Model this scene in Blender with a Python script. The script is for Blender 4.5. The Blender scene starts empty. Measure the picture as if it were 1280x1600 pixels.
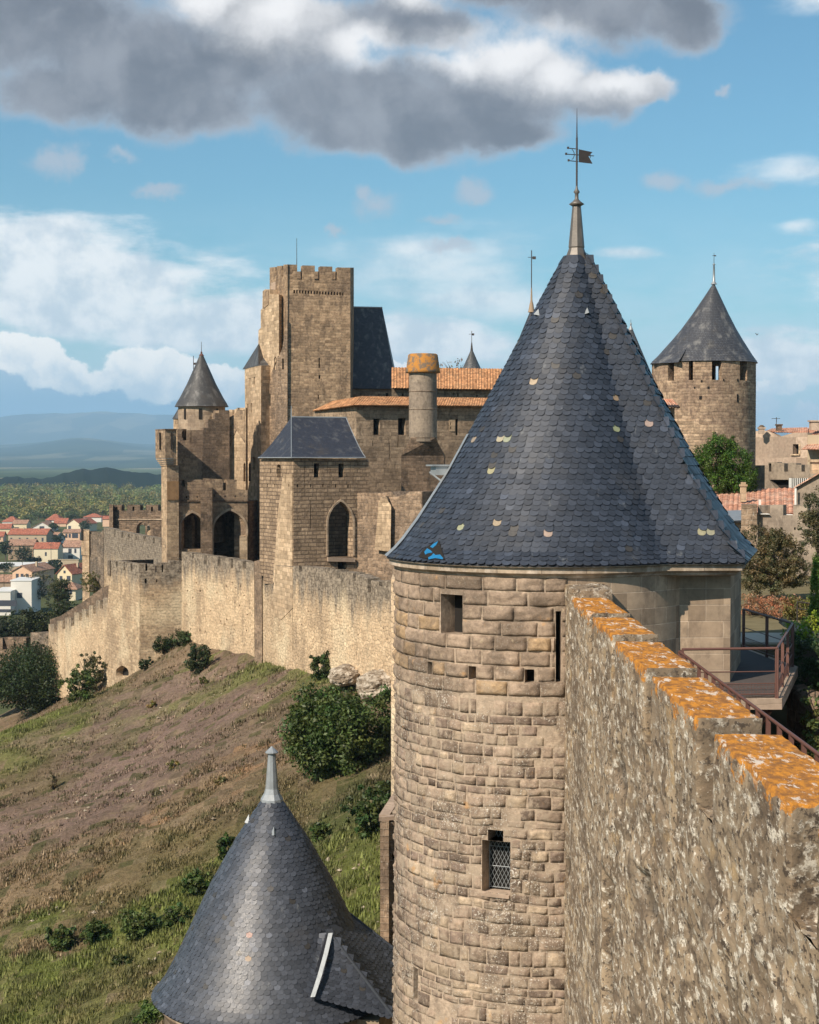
import bpy, math, random
import numpy as np
from math import radians, sin, cos, pi, atan, atan2, hypot
from mathutils import Vector, noise, geometry
random.seed(7); np.random.seed(7)
C = bpy.context.scene
COL = C.collection
# ------------------------------------------------------------------ camera, sun, sky, exposure
F = 2564.0
PITCH = atan(85 / F)
cam_d = bpy.data.cameras.new('camera'); cam = bpy.data.objects.new('camera', cam_d); COL.objects.link(cam)
cam_d.sensor_fit = 'HORIZONTAL'; cam_d.sensor_width = 36; cam_d.lens = 36 * F / 1280
cam_d.clip_start = 0.5; cam_d.clip_end = 120000
cam.location = (0, 0, 0); cam.rotation_euler = (pi / 2 - PITCH, 0, 0)
C.camera = cam
SUN_AZ, SUN_EL = radians(41), radians(37)      # azimuth: left of straight behind the camera
sdir = Vector((-sin(SUN_AZ) * cos(SUN_EL), -cos(SUN_AZ) * cos(SUN_EL), sin(SUN_EL)))
sun_d = bpy.data.lights.new('sun', 'SUN'); sun = bpy.data.objects.new('sun', sun_d); COL.objects.link(sun)
sun_d.energy = 4.9; sun_d.angle = radians(0.5); sun_d.color = (1.0, 0.87, 0.72)
sun.rotation_euler = sdir.to_track_quat('Z', 'Y').to_euler(); sun.location = sdir * 60
C.view_settings.view_transform = 'Standard'; C.view_settings.look = 'None'
C.view_settings.exposure = 0.42; C.view_settings.gamma = 1.0; C.view_settings.use_curve_mapping = False
C.render.engine = 'CYCLES'
C.cycles.max_bounces = 5; C.cycles.volume_bounces = 1; C.cycles.transparent_max_bounces = 4
C.cycles.use_denoising = True

class NT:
    """small node-tree helper"""
    def __init__(s, nt): s.t = nt; s.t.nodes.clear()
    def n(s, typ, ins=None, **kw):
        nd = s.t.nodes.new(typ)
        for k, v in kw.items(): setattr(nd, k, v)
        if ins:
            for k, v in ins.items(): s.put(nd.inputs[k], v)
        return nd
    def put(s, sock, v):
        if isinstance(v, bpy.types.NodeSocket): s.t.links.new(v, sock)
        elif isinstance(v, bpy.types.Node): s.t.links.new(v.outputs[0], sock)
        else:
            if sock.type == 'RGBA' and len(v) == 3: v = (*v, 1)
            sock.default_value = v
    def m(s, op, a, b=None, c=None, clamp=False):
        nd = s.t.nodes.new('ShaderNodeMath'); nd.operation = op; nd.use_clamp = clamp
        for i, v in enumerate((a, b, c)):
            if v is not None: s.put(nd.inputs[i], v)
        return nd.outputs[0]
    def vm(s, op, a, b=None, c=None, sc=None):
        nd = s.t.nodes.new('ShaderNodeVectorMath'); nd.operation = op
        for i, v in enumerate((a, b, c)):
            if v is not None: s.put(nd.inputs[i], v)
        if sc is not None: s.put(nd.inputs['Scale'], sc)
        return nd.outputs['Value'] if op in ('LENGTH', 'DOT_PRODUCT') else nd.outputs[0]
    def mix(s, f, a, b, typ='MIX'):
        nd = s.t.nodes.new('ShaderNodeMix'); nd.data_type = 'RGBA'; nd.blend_type = typ
        s.put(nd.inputs[0], f); s.put(nd.inputs[6], a); s.put(nd.inputs[7], b)
        return nd.outputs[2]
    def noise(s, vec, scale, detail=4, rough=.55, out=0):
        nd = s.n('ShaderNodeTexNoise', {'Vector': vec, 'Scale': scale, 'Detail': detail, 'Roughness': rough})
        return nd.outputs[out]
    def ss(s, v, lo, hi):
        nd = s.t.nodes.new('ShaderNodeMapRange'); nd.interpolation_type = 'SMOOTHSTEP'
        s.put(nd.inputs[0], v); nd.inputs[1].default_value = lo; nd.inputs[2].default_value = hi
        return nd.outputs[0]
    def mr(s, v, lo, hi, a, b):
        nd = s.t.nodes.new('ShaderNodeMapRange')
        s.put(nd.inputs[0], v); nd.inputs[1].default_value = lo; nd.inputs[2].default_value = hi
        nd.inputs[3].default_value = a; nd.inputs[4].default_value = b
        return nd.outputs[0]

# ------------------------------------------------------------------ sky
W = bpy.data.worlds.new('World'); C.world = W; W.use_nodes = True
w = NT(W.node_tree)
skyt = w.n('ShaderNodeTexSky', sky_type='NISHITA'); skyt.sun_disc = False
skyt.sun_elevation = SUN_EL; skyt.sun_rotation = pi + SUN_AZ
skyt.air_density = 1.0; skyt.dust_density = 0.6; skyt.ozone_density = 1.2
SKY_STR = 0.095
g = w.n('ShaderNodeTexCoord').outputs['Generated']
sp = w.n('ShaderNodeSeparateXYZ', {0: g})
az = w.m('ARCTAN2', sp.outputs[0], sp.outputs[1]); el = w.m('ARCSINE', sp.outputs[2])
U = w.m('MULTIPLY_ADD', az, 25.64, 6.40)         # hundreds of "pixels" of azimuth / elevation
V = w.m('MULTIPLY_ADD', el, -25.64, 7.15)
P2 = w.n('ShaderNodeCombineXYZ', {0: U, 1: V, 2: 0.0}).outputs[0]
def warp(scale, amt, detail=5, rough=.6, ys=1.0):
    q = w.vm('MULTIPLY', P2, (1, ys, 1))
    c = w.noise(q, scale, detail, rough, 1)
    return w.vm('MULTIPLY_ADD', w.vm('SUBTRACT', c, (.5, .5, .5)), (amt, amt / ys, 0), P2)
def blobs(p, lst, union=True):
    acc = None
    for (x, y, rx, ry) in lst:
        d = w.vm('MULTIPLY', w.vm('SUBTRACT', p, (x / 100, y / 100, 0)), (100 / rx, 100 / ry, 0))
        v = w.m('SUBTRACT', 1.0, w.vm('LENGTH', d))
        acc = v if acc is None else w.m('SMOOTH_MAX', acc, v, .25)
    return acc
sky = w.vm('SCALE', skyt.outputs[0], sc=SKY_STR)
sky = w.vm('MULTIPLY', sky, (0.50, 0.80, 0.86))
pw1 = warp(.55, .95, 7, .62); pw2 = warp(1.5, .62, 8, .68); pws = warp(.35, 1.4, 6, .6, 3.0)
fb = w.noise(P2, 1.3, 8, .62); fb2 = w.noise(w.vm('MULTIPLY', P2, (1, 3.2, 1)), .5, 7, .62)
# pale veil over the lower sky
veil = w.ss(V, 2.9, 5.6)
veil = w.m('MULTIPLY', veil, w.ss(fb2, .30, .62))
sky = w.mix(w.m('MULTIPLY', veil, .50), sky, (.46, .60, .68))
low = w.m('MULTIPLY', w.ss(V, 4.6, 7.1), .72)
sky = w.mix(low, sky, (.48, .60, .68))
# streaky white masses on the left, wisps elsewhere
st = blobs(pws, [(90, 450, 330, 95), (20, 390, 170, 60), (330, 500, 190, 55), (-200, 480, 300, 120), (620, 540, 260, 45),
                 (1200, 560, 160, 40), (1500, 420, 300, 90)])
st = w.m('MULTIPLY', w.ss(w.m('ADD', st, w.m('MULTIPLY', w.m('SUBTRACT', fb2, .5), 1.5)), -.08, .42), .92)
st2 = blobs(pws, [(1240, 285, 110, 24), (1250, 35, 70, 26), (990, 400, 70, 14), (1235, 365, 50, 18), (700, 420, 200, 60), (760, 470, 160, 40), (640, 400, 90, 30)])
st = w.m('MAXIMUM', st, w.m('MULTIPLY', w.ss(w.m('ADD', st2, w.m('MULTIPLY', w.m('SUBTRACT', fb2, .5), 1.8)), -.1, 1.1), .75))
sky = w.mix(st, sky, w.mix(w.ss(fb, .35, .6), (.52, .58, .63), (.80, .80, .79)))
# bright cumulus heads near the horizon
cu = blobs(pw2, [(40, 565, 75, 36), (95, 590, 60, 30), (225, 590, 62, 45), (280, 600, 60, 36), (350, 598, 42, 34), (160, 610, 70, 28),
                 (1210, 606, 40, 16), (1258, 652, 34, 20), (1205, 668, 30, 14), (1150, 640, 60, 26), (600, 590, 60, 26), (1420, 600, 120, 60), (-120, 560, 120, 60)])
cum = w.ss(w.m('ADD', cu, w.m('MULTIPLY', w.m('SUBTRACT', fb, .5), .7)), -.08, .08)
cuc = w.mix(w.ss(w.m('ADD', w.noise(pw2, 2.2, 5, .6), w.m('MULTIPLY', w.m('SUBTRACT', 6.0, V), .35)), .30, .72), (.55, .62, .67), (1.0, .94, .86))
sky = w.mix(w.m('MULTIPLY', cum, .93), sky, cuc)
# blue-grey cloud bank standing over the mountains
bk = blobs(pw2, [(0, 625, 80, 46), (60, 645, 90, 44), (150, 650, 120, 42), (270, 665, 140, 36), (420, 680, 200, 34), (-150, 640, 160, 80), ])
bkm = w.ss(w.m('ADD', bk, w.m('MULTIPLY', w.m('SUBTRACT', fb, .5), .7)), .02, .20)
bkc = w.mix(w.ss(V, 5.6, 6.5), (.36, .48, .57), (.15, .32, .47))
sky = w.mix(bkm, sky, bkc)
# small pinkish puffs
pf = blobs(pw2, [(590, 328, 42, 28), (568, 312, 12, 22), (740, 305, 45, 20), (690, 345, 36, 14), (1040, 295, 50, 20), (1130, 303, 70, 14), (90, 275, 50, 26),
                 (125, 268, 22, 26), (250, 310, 45, 12), (195, 260, 40, 14), (525, 368, 20, 10), (1120, 162, 14, 10), (700, 385, 50, 12)])
pfm = w.m('MULTIPLY', w.ss(w.m('ADD', pf, w.m('MULTIPLY', w.m('SUBTRACT', fb, .5), 1.8)), -.1, .9), .68)
sky = w.mix(pfm, sky, (.40, .42, .47))
# the big grey cloud
bg = blobs(pw1, [(60, 70, 230, 105), (260, 130, 250, 105), (430, 90, 190, 90), (560, 170, 200, 85), (700, 185, 190, 80), (810, 150, 140, 85),
                 (930, 165, 90, 45), (1000, 160, 60, 26), (-180, 40, 260, 130), (640, 60, 150, 50), (940, 20, 190, 85), (1060, 60, 80, 55), (800, -10, 200, 50), (380, 20, 130, 60), (290, 185, 150, 52), (620, 218, 190, 42), (770, 215, 120, 40), (120, 165, 150, 55), (300, -120, 420, 110), (-420, -20, 260, 150)])
bgd = w.m('ADD', bg, w.m('MULTIPLY', w.m('SUBTRACT', fb, .5), .75))
bgm = w.ss(bgd, -.08, .36)
lit = blobs(pw1, [(440, 45, 95, 62), (330, 20, 60, 36), (800, 95, 110, 44), (870, 130, 60, 34), (970, 150, 85, 28), (560, 90, 60, 30), (640, 20, 50, 24), (720, 110, 60, 24)])
fb3 = w.noise(pw1, 1.6, 7, .6)
litm = w.ss(w.m('ADD', lit, w.m('MULTIPLY', w.m('SUBTRACT', fb3, .5), 1.0)), -.55, .95)
gry = w.mix(w.ss(w.noise(pw1, .6, 5, .55), .35, .65), (.13, .14, .168), (.25, .262, .295))
gry = w.mix(w.ss(bgd, .55, .0), gry, (.34, .39, .46))
bgc = w.mix(litm, gry, (.74, .73, .73))
sky = w.mix(bgm, sky, bgc)
# generic broken cloud for the rest of the dome (outside the photographed part)
g3 = w.noise(g, 2.2, 7, .6)
outm = w.m('MULTIPLY', w.ss(g3, .50, .66), w.ss(w.m('ABSOLUTE', w.m('SUBTRACT', U, 6.4)), 9, 14))
sky = w.mix(w.m('MULTIPLY', outm, .8), sky, (.62, .64, .68))
bgn = w.n('ShaderNodeBackground', {'Color': sky, 'Strength': 1.0})
w.n('ShaderNodeOutputWorld', {'Surface': bgn})
try: W.cycles.sampling_method = 'MANUAL'; W.cycles.sample_map_resolution = 1024
except Exception: pass

# ------------------------------------------------------------------ view helpers: photograph direction + distance -> place
def ray(x, y):
    b = (800 - y) / F
    return Vector(((x - 640) / F, cos(PITCH) + b * sin(PITCH), -sin(PITCH) + b * cos(PITCH)))
def P(x, y, Y):
    r = ray(x, y); return r * (Y / r.y)
def PX(p):
    yy = p[1] * cos(PITCH) - p[2] * sin(PITCH); zz = p[1] * sin(PITCH) + p[2] * cos(PITCH)
    return 640 + F * p[0] / yy, 800 - F * zz / yy
def Z(y, Y, x=640): return P(x, y, Y).z
def XY(x, Y, y=715):
    p = P(x, y, Y); return Vector((p.x, p.y))

# ------------------------------------------------------------------ object helpers
WL = {}
def wl(o): return WL.get(o.name, Vector((0, 0, 0)))
def tag(o, label=None, cat=None, group=None, kind=None):
    if label: o['label'] = label
    if cat: o['category'] = cat
    if group: o['group'] = group
    if kind: o['kind'] = kind
    return o
def thing(name, label, cat, loc=(0, 0, 0), group=None):
    o = bpy.data.objects.new(name, None); COL.objects.link(o); o.location = loc; o.empty_display_size = .3
    WL[o.name] = Vector(loc); return tag(o, label, cat, group)

class MB:
    def __init__(s): s.v = []; s.f = []; s.uv = []; s.c = []; s.mi = []; s.sm = []
    def face(s, pts, uv=None, c=(1, 1, 1), m=0):
        b = len(s.v); n = len(pts); s.v.extend([tuple(p) for p in pts]); s.f.append(tuple(range(b, b + n)))
        if uv is None:
            a = Vector(pts[0]); e1 = Vector(pts[1]) - a; e2 = Vector(pts[-1]) - a
            nn = e1.cross(e2)
            if nn.length < 1e-12: nn = Vector((0, 0, 1))
            nn.normalize()
            if abs(nn.z) > .9: uv = [(p[0], p[1]) for p in pts]
            else:
                t = Vector((-nn.y, nn.x, 0)).normalized(); d = nn.cross(t)
                uv = [(Vector(p).dot(t), Vector(p).dot(d)) for p in pts]
        s.uv.extend(uv); s.c.extend([c] * n); s.mi.append(m); s.sm.append(False)
    def grid(s, G, UVs=None, c=(1, 1, 1), m=0, smooth=True, skip=None, cf=None, closed=False):
        """G: rows x cols of points, shared vertices"""
        R = len(G); K = len(G[0]); b = len(s.v)
        for r in G: s.v.extend([tuple(p) for p in r])
        for i in range(R - 1):
            for j in range(K - (0 if closed else 1)):
                if skip and skip(i, j): continue
                j2 = (j + 1) % K
                ids = [(i, j), (i, j2), (i + 1, j2), (i + 1, j)]
                s.f.append(tuple(b + a * K + d for a, d in ids))
                for a, d in ids:
                    if UVs is not None: s.uv.append(UVs[a][d if not (closed and d == 0 and j2 == 0) else d])
                    else: s.uv.append((d * .2, a * .2))
                    s.c.append(cf(G[a][d]) if cf else c)
                s.mi.append(m); s.sm.append(smooth)
    def box(s, c0, dims, rz=0, c=(1, 1, 1), m=0, taper=1.0):
        """box centred in plan on c0, standing on c0.z"""
        x, y, z = c0; dx, dy, dz = dims[0] / 2, dims[1] / 2, dims[2]
        co, si = cos(rz), sin(rz)
        def q(a, b_, z_): return (x + a * co - b_ * si, y + a * si + b_ * co, z_)
        lo = [q(-dx, -dy, z), q(dx, -dy, z), q(dx, dy, z), q(-dx, dy, z)]
        t = taper; hi = [q(-dx * t, -dy * t, z + dz), q(dx * t, -dy * t, z + dz), q(dx * t, dy * t, z + dz), q(-dx * t, dy * t, z + dz)]
        for i in range(4):
            j = (i + 1) % 4
            L = (Vector(lo[j]) - Vector(lo[i])).length
            s.face([lo[i], lo[j], hi[j], hi[i]], [(i * 1.7, z), (i * 1.7 + L, z), (i * 1.7 + L, z + dz), (i * 1.7, z + dz)], c, m)
        s.face(hi, None, c, m); s.face(lo[::-1], None, c, m)
    def bar(s, a, b, r, n=6, c=(1, 1, 1), m=0, r2=None):
        a = Vector(a); b = Vector(b); d = (b - a).normalized()
        t = d.cross(Vector((0, 0, 1)) if abs(d.z) < .9 else Vector((1, 0, 0))).normalized(); u = d.cross(t)
        r2 = r if r2 is None else r2
        A = [a + (t * cos(2 * pi * k / n) + u * sin(2 * pi * k / n)) * r for k in range(n)]
        B = [b + (t * cos(2 * pi * k / n) + u * sin(2 * pi * k / n)) * r2 for k in range(n)]
        s.grid([A, B], [[(k * .1, 0) for k in range(n)], [(k * .1, 1) for k in range(n)]], c, m, True, closed=True)
        s.face(A[::-1], None, c, m); s.face(B, None, c, m)
    def lathe(s, cx, cy, prof, n=32, c=(1, 1, 1), m=0, smooth=True, a0=0, a1=2 * pi):
        """prof: list of (r,z)"""
        full = abs(a1 - a0 - 2 * pi) < 1e-6; K = n if full else n + 1
        G = []; Us = []; R = max(p[0] for p in prof); acc = 0
        for i, (r, z) in enumerate(prof):
            if i: acc += hypot(r - prof[i - 1][0], z - prof[i - 1][1])
            G.append([(cx + r * cos(a0 + (a1 - a0) * k / n), cy + r * sin(a0 + (a1 - a0) * k / n), z) for k in range(K)])
            Us.append([(R * (a1 - a0) * k / n, z if abs(prof[0][1] - prof[-1][1]) > .01 else acc) for k in range(K)])
        s.grid(G, Us, c, m, smooth, closed=full)
    def prism(s, plan, z0, z1, c=(1, 1, 1), m=0, top=True):
        n = len(plan); u = 0
        for i in range(n):
            a, b = plan[i], plan[(i + 1) % n]; L = hypot(b[0] - a[0], b[1] - a[1])
            s.face([(a[0], a[1], z0), (b[0], b[1], z0), (b[0], b[1], z1), (a[0], a[1], z1)], [(u, z0), (u + L, z0), (u + L, z1), (u, z1)], c, m); u += L
        if top: s.face([(p[0], p[1], z1) for p in plan], None, c, m)
    def build(s, name, mats, parent=None, smooth=None):
        off = wl(parent) if parent else Vector((0, 0, 0))
        me = bpy.data.meshes.new(name)
        V_ = np.array(s.v, dtype=np.float32) - np.array(off, dtype=np.float32)
        me.from_pydata(V_.tolist(), [], s.f)
        if len(me.loops) == len(s.uv):
            uvl = me.uv_layers.new(name='UVMap'); uvl.data.foreach_set('uv', np.array(s.uv, dtype=np.float32).ravel())
            ca = me.color_attributes.new('col', 'FLOAT_COLOR', 'CORNER')
            cc = np.ones((len(s.c), 4), dtype=np.float32); cc[:, :3] = np.array(s.c, dtype=np.float32); ca.data.foreach_set('color', cc.ravel())
        else: print('UV mismatch', name, len(me.loops), len(s.uv))
        if not isinstance(mats, (list, tuple)): mats = [mats]
        for m_ in mats: me.materials.append(m_)
        me.polygons.foreach_set('material_index', s.mi)
        me.polygons.foreach_set('use_smooth', s.sm if smooth is None else [smooth] * len(s.f))
        me.update()
        o = bpy.data.objects.new(name, me); COL.objects.link(o)
        if parent: o.parent = parent; WL[o.name] = off
        return o

def np_mesh(name, verts, faces, cols, mats, parent=None, smooth=False):
    """verts (n,3); faces (m,k); cols (m,3) per face"""
    off = np.array(wl(parent) if parent else (0, 0, 0))
    me = bpy.data.meshes.new(name); k = faces.shape[1]
    me.vertices.add(len(verts)); me.vertices.foreach_set('co', (verts - off).astype(np.float32).ravel())
    me.loops.add(faces.size); me.loops.foreach_set('vertex_index', faces.astype(np.int32).ravel())
    me.polygons.add(len(faces)); me.polygons.foreach_set('loop_start', np.arange(0, faces.size, k, dtype=np.int32))
    me.polygons.foreach_set('loop_total', np.full(len(faces), k, dtype=np.int32))
    me.polygons.foreach_set('use_smooth', np.full(len(faces), smooth))
    me.update(calc_edges=True)
    ca = me.color_attributes.new('col', 'FLOAT_COLOR', 'CORNER')
    cc = np.ones((faces.size, 4), dtype=np.float32); cc[:, :3] = np.repeat(cols, k, axis=0); ca.data.foreach_set('color', cc.ravel())
    for m_ in (mats if isinstance(mats, (list, tuple)) else [mats]): me.materials.append(m_)
    o = bpy.data.objects.new(name, me); COL.objects.link(o)
    if parent: o.parent = parent; WL[o.name] = Vector(off)
    return o

# ------------------------------------------------------------------ materials
def newmat(name):
    m = bpy.data.materials.new(name); m.use_nodes = True; return m, NT(m.node_tree)
def fin(t, col, rough=.9, bump=None, dist=.02, strength=1.0, spec=.3, metal=0.0, normal=None):
    ins = {'Base Color': col, 'Roughness': rough, 'Specular IOR Level': spec, 'Metallic': metal}
    if bump is not None:
        ins['Normal'] = t.n('ShaderNodeBump', {'Height': bump, 'Distance': dist, 'Strength': strength})
    b = t.n('ShaderNodeBsdfPrincipled', ins); t.n('ShaderNodeOutputMaterial', {'Surface': b}); return b
def plain(name, col, rough=.8, var=.25, scale=3., spec=.3, metal=0., bump=.3):
    m, t = newmat(name); pos = t.n('ShaderNodeNewGeometry').outputs['Position']
    n1 = t.noise(pos, scale, 6, .6)
    c = t.mix(n1, tuple(x * (1 - var) for x in col), tuple(min(1, x * (1 + var)) for x in col))
    fin(t, c, rough, t.noise(pos, scale * 5, 4), .01, bump, spec, metal); return m

def stone(name, bw, bh, ca, cb, mortar, dirt=(.10, .08, .06), dirt_amt=.5, distort=.05, ms=.02, relief=.03, speck=.25, dscale=.25, lich=0.0, vc=False, pale=None, cells=False):
    """coursed masonry in metres (UV) with weathering from world position"""
    wm = lambda c_: (min(.8, c_[0] * 1.14), c_[1] * 1.07, c_[2] * 1.07)
    ca, cb, mortar, dirt = wm(ca), wm(cb), wm(mortar), wm(dirt)
    m, t = newmat(name)
    geo = t.n('ShaderNodeNewGeometry'); pos = geo.outputs['Position']
    uv = t.n('ShaderNodeUVMap').outputs[0]
    wv = t.vm('SUBTRACT', t.noise(uv, 1.1, 3, .5, 1), (.5, .5, .5))
    p = t.vm('ADD', uv, t.vm('SCALE', wv, sc=distort * 2.2))
    wv2 = t.vm('SUBTRACT', t.noise(uv, 6.0, 3, .6, 1), (.5, .5, .5))
    p = t.vm('ADD', p, t.vm('SCALE', wv2, sc=distort * .5))
    if cells:
        q = t.vm('MULTIPLY', p, (1 / bw, 1 / bh, 1))
        vo = t.n('ShaderNodeTexVoronoi', {'Vector': q, 'Scale': 1.0, 'Randomness': .85}, feature='F1', voronoi_dimensions='2D')
        ve = t.n('ShaderNodeTexVoronoi', {'Vector': q, 'Scale': 1.0, 'Randomness': .85}, feature='DISTANCE_TO_EDGE', voronoi_dimensions='2D')
        rnd = t.n('ShaderNodeSeparateColor', {0: vo.outputs['Color']}).outputs[0]
        edge = t.ss(ve.outputs[0], .0, .10)
        base = t.mix(edge, mortar, t.mix(rnd, ca, cb)); hgt = t.m('ADD', t.m('MULTIPLY', edge, .7), t.m('MULTIPLY', rnd, .5))
    else:
        br = t.n('ShaderNodeTexBrick', {'Vector': p, 'Color1': ca, 'Color2': cb, 'Mortar': mortar, 'Scale': 1.0, 'Mortar Size': ms, 'Mortar Smooth': .35, 'Bias': 0.0, 'Brick Width': bw, 'Row Height': bh})
        br.offset = .5; br.squash = 1.5; br.squash_frequency = 3
        base = br.outputs[0]
        blk = t.n('ShaderNodeTexWhiteNoise', {'Vector': t.vm('FLOOR', t.vm('MULTIPLY', p, (1 / bw, 1 / bh, 1)))}, noise_dimensions='2D').outputs[0]
        base = t.mix(t.mr(blk, 0, 1, 0, .75), base, t.vm('SCALE', base, sc=.42))
        hgt = t.m('ADD', t.m('MULTIPLY', t.m('SUBTRACT', 1.0, br.outputs['Fac']), .8), t.m('MULTIPLY', blk, .55))
    big = t.noise(pos, dscale, 7, .62)
    base = t.mix(t.m('MULTIPLY', t.ss(big, .44, .66), dirt_amt), base, dirt)
    base = t.mix(t.m('MULTIPLY', t.ss(t.noise(t.vm('ADD', t.vm('MULTIPLY', pos, (1, 1, .45)), (17, 3, 9)), dscale * 4.5, 7, .68), .50, .64), min(.85, dirt_amt * 1.0)), base, tuple(x * .8 for x in dirt))
    if pale is not None:
        base = t.mix(t.m('MULTIPLY', t.ss(t.noise(t.vm('ADD', pos, (31, 7, 3)), dscale * 1.3, 6, .6), .50, .68), .75), base, pale)
    fine = t.noise(pos, 5.0, 8, .68)
    base = t.vm('SCALE', base, sc=t.mr(fine, .25, .75, 1 - speck * 2.1, 1 + speck * 2.4))
    if lich > 0:
        l1 = t.ss(t.noise(pos, 11.0, 5, .7), .60, .68)
        base = t.mix(t.m('MULTIPLY', l1, lich), base, (.62, .60, .54))
        l2 = t.ss(t.noise(t.vm('ADD', pos, (9, 9, 9)), 7.0, 5, .7), .63, .70)
        base = t.mix(t.m('MULTIPLY', l2, lich * .9), base, (.07, .06, .05))
    hh = t.m('ADD', hgt, t.m('MULTIPLY', fine, .9))
    fin(t, base, .93, hh, relief, 1.0, .15); return m

M = {}
M['dark'] = plain('dark interior', (.016, .014, .012), .9, .3)
M['lead'] = plain('lead sheet', (.30, .32, .33), .45, .35, 4, .5, .35)
M['oldlead'] = plain('weathered lead', (.13, .115, .10), .5, .5, 5, .5, .3)
M['iron'] = plain('wrought iron', (.055, .045, .042), .55, .3, 6, .4, .3)
M['rust'] = plain('brown painted steel', (.13, .062, .048), .5, .25, 6, .4)
M['bark'] = plain('bark', (.10, .075, .055), .9, .4, 8)
M['ashlar'] = stone('smooth ashlar', .78, .36, (.42, .345, .245), (.35, .28, .195), (.52, .44, .33), (.15, .12, .09), .45, .004, .012, .006, .10, .5)
M['cornice'] = stone('cornice stone', .95, 3.0, (.36, .30, .22), (.30, .25, .18), (.24, .2, .15), (.55, .5, .42), .45, .004, .01, .01, .2, 1.2)
M['curtain'] = stone('curtain wall rubble', .42, .24, (.58, .46, .30), (.50, .38, .24), (.55, .44, .30), (.24, .19, .13), .65, .10, .03, .05, .26, .16, .55, pale=(.66, .55, .38), cells=True)
M['curtain_top'] = stone('dark weathered coursed stone', .50, .24, (.26, .21, .155), (.17, .14, .10), (.30, .25, .18), (.09, .08, .065), .8, .05, .02, .04, .26, .4, .7)
M['polytower'] = stone('pale coursed masonry', .62, .26, (.50, .39, .25), (.43, .32, .20), (.53, .43, .29), (.22, .17, .12), .6, .05, .018, .035, .2, .22, .3)
M['gate'] = stone('brown gate masonry', .60, .27, (.37, .285, .185), (.28, .21, .135), (.40, .32, .22), (.13, .10, .075), .75, .03, .02, .045, .2, .35, .25)
M['gatedark'] = stone('dark gate masonry', .60, .27, (.235, .175, .12), (.16, .12, .08), (.25, .2, .14), (.08, .065, .05), .75, .03, .02, .05, .25, .35, .3)
M['pale'] = stone('pale masonry', .60, .30, (.56, .45, .30), (.50, .39, .25), (.48, .38, .26), (.24, .185, .12), .6, .015, .014, .02, .16, .3)
M['keep'] = stone('keep masonry', .50, .25, (.42, .315, .20), (.33, .24, .15), (.44, .34, .22), (.15, .115, .08), .75, .04, .02, .055, .24, .3, .2)
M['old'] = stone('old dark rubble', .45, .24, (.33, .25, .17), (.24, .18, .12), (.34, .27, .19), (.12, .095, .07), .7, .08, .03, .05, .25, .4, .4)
M['boss'] = stone('bossed masonry', .62, .285, (.42, .325, .215), (.30, .23, .15), (.20, .155, .11), (.17, .13, .09), .45, .012, .035, .10, .15, .4)  # joint colour darkened to paint the shadow under each block
M['palace'] = stone('palace masonry', .62, .30, (.36, .29, .20), (.30, .235, .16), (.36, .29, .2), (.15, .12, .085), .75, .05, .02, .05, .2, .5)
M['round'] = stone('tan round tower masonry', .40, .20, (.43, .335, .225), (.34, .25, .165), (.42, .33, .23), (.16, .12, .09), .7, .06, .02, .055, .24, .5, .15)
M['render'] = stone('old lime render', 2.4, 1.7, (.45, .37, .28), (.40, .32, .24), (.42, .34, .25), (.28, .22, .165), .5, .1, .01, .004, .12, .7)
M['greyrender'] = stone('grey cement render', 3.0, 2.0, (.33, .285, .215), (.28, .24, .185), (.30, .26, .2), (.14, .12, .095), .6, .1, .01, .006, .14, .8)
M['capstone'] = M['curtain_top']
M['whitewash'] = plain('white gutter', (.65, .63, .58), .6, .1)

def slate_mat(name='slate', rough=.46):
    m, t = newmat(name)
    c = t.n('ShaderNodeAttribute', attribute_name='col').outputs[0]
    pos = t.n('ShaderNodeNewGeometry').outputs['Position']
    n1 = t.noise(pos, 1.1, 6, .6); n2 = t.noise(pos, 22, 4, .6)
    c = t.vm('SCALE', c, sc=t.mr(n2, .2, .8, .75, 1.25))
    c = t.mix(t.m('MULTIPLY', t.ss(n1, .54, .74), .3), c, (.06, .055, .05))
    c = t.mix(t.m('MULTIPLY', t.ss(t.noise(t.vm('MULTIPLY', pos, (3.2, 3.2, .8)), 1.0, 6, .7), .62, .72), .35), c, (.20, .21, .215))
    fin(t, c, t.mr(n2, .2, .8, rough - .1, rough + .16), n2, .004, .5, .6); return m
M['slate'] = slate_mat()
def slate_flat(name, ca, cb, w_=.22, h_=.13, rough=.5, streak=.7):
    m, t = newmat(name); uv = t.n('ShaderNodeUVMap').outputs[0]; pos = t.n('ShaderNodeNewGeometry').outputs['Position']
    br = t.n('ShaderNodeTexBrick', {'Vector': uv, 'Color1': ca, 'Color2': cb, 'Mortar': (.02, .02, .023), 'Scale': 1.0, 'Mortar Size': .012, 'Mortar Smooth': .4, 'Brick Width': w_, 'Row Height': h_})
    st_ = t.noise(t.vm('MULTIPLY', pos, (1.6, 1.6, .35)), 1.2, 7, .68)
    c = t.mix(t.m('MULTIPLY', t.ss(st_, .50, .68), streak), br.outputs[0], (.20, .195, .185))
    c = t.mix(t.m('MULTIPLY', t.ss(t.noise(pos, .7, 6, .6), .55, .72), .5), c, (.07, .058, .045))
    fin(t, c, rough, t.m('SUBTRACT', t.noise(pos, 9, 4), br.outputs['Fac']), .02, .8, .5); return m
M['slate_far'] = slate_flat('old slate roof', (.075, .078, .088), (.048, .05, .058))
M['slate_blue'] = slate_flat('blue slate roof', (.032, .037, .054), (.022, .026, .040), rough=.6, streak=.3)
M['slate_brown'] = slate_flat('brown grey slate roof', (.078, .074, .07), (.05, .05, .05))
M['slate_mottled'] = slate_flat('mottled slate roof', (.12, .12, .115), (.05, .056, .065))

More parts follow.
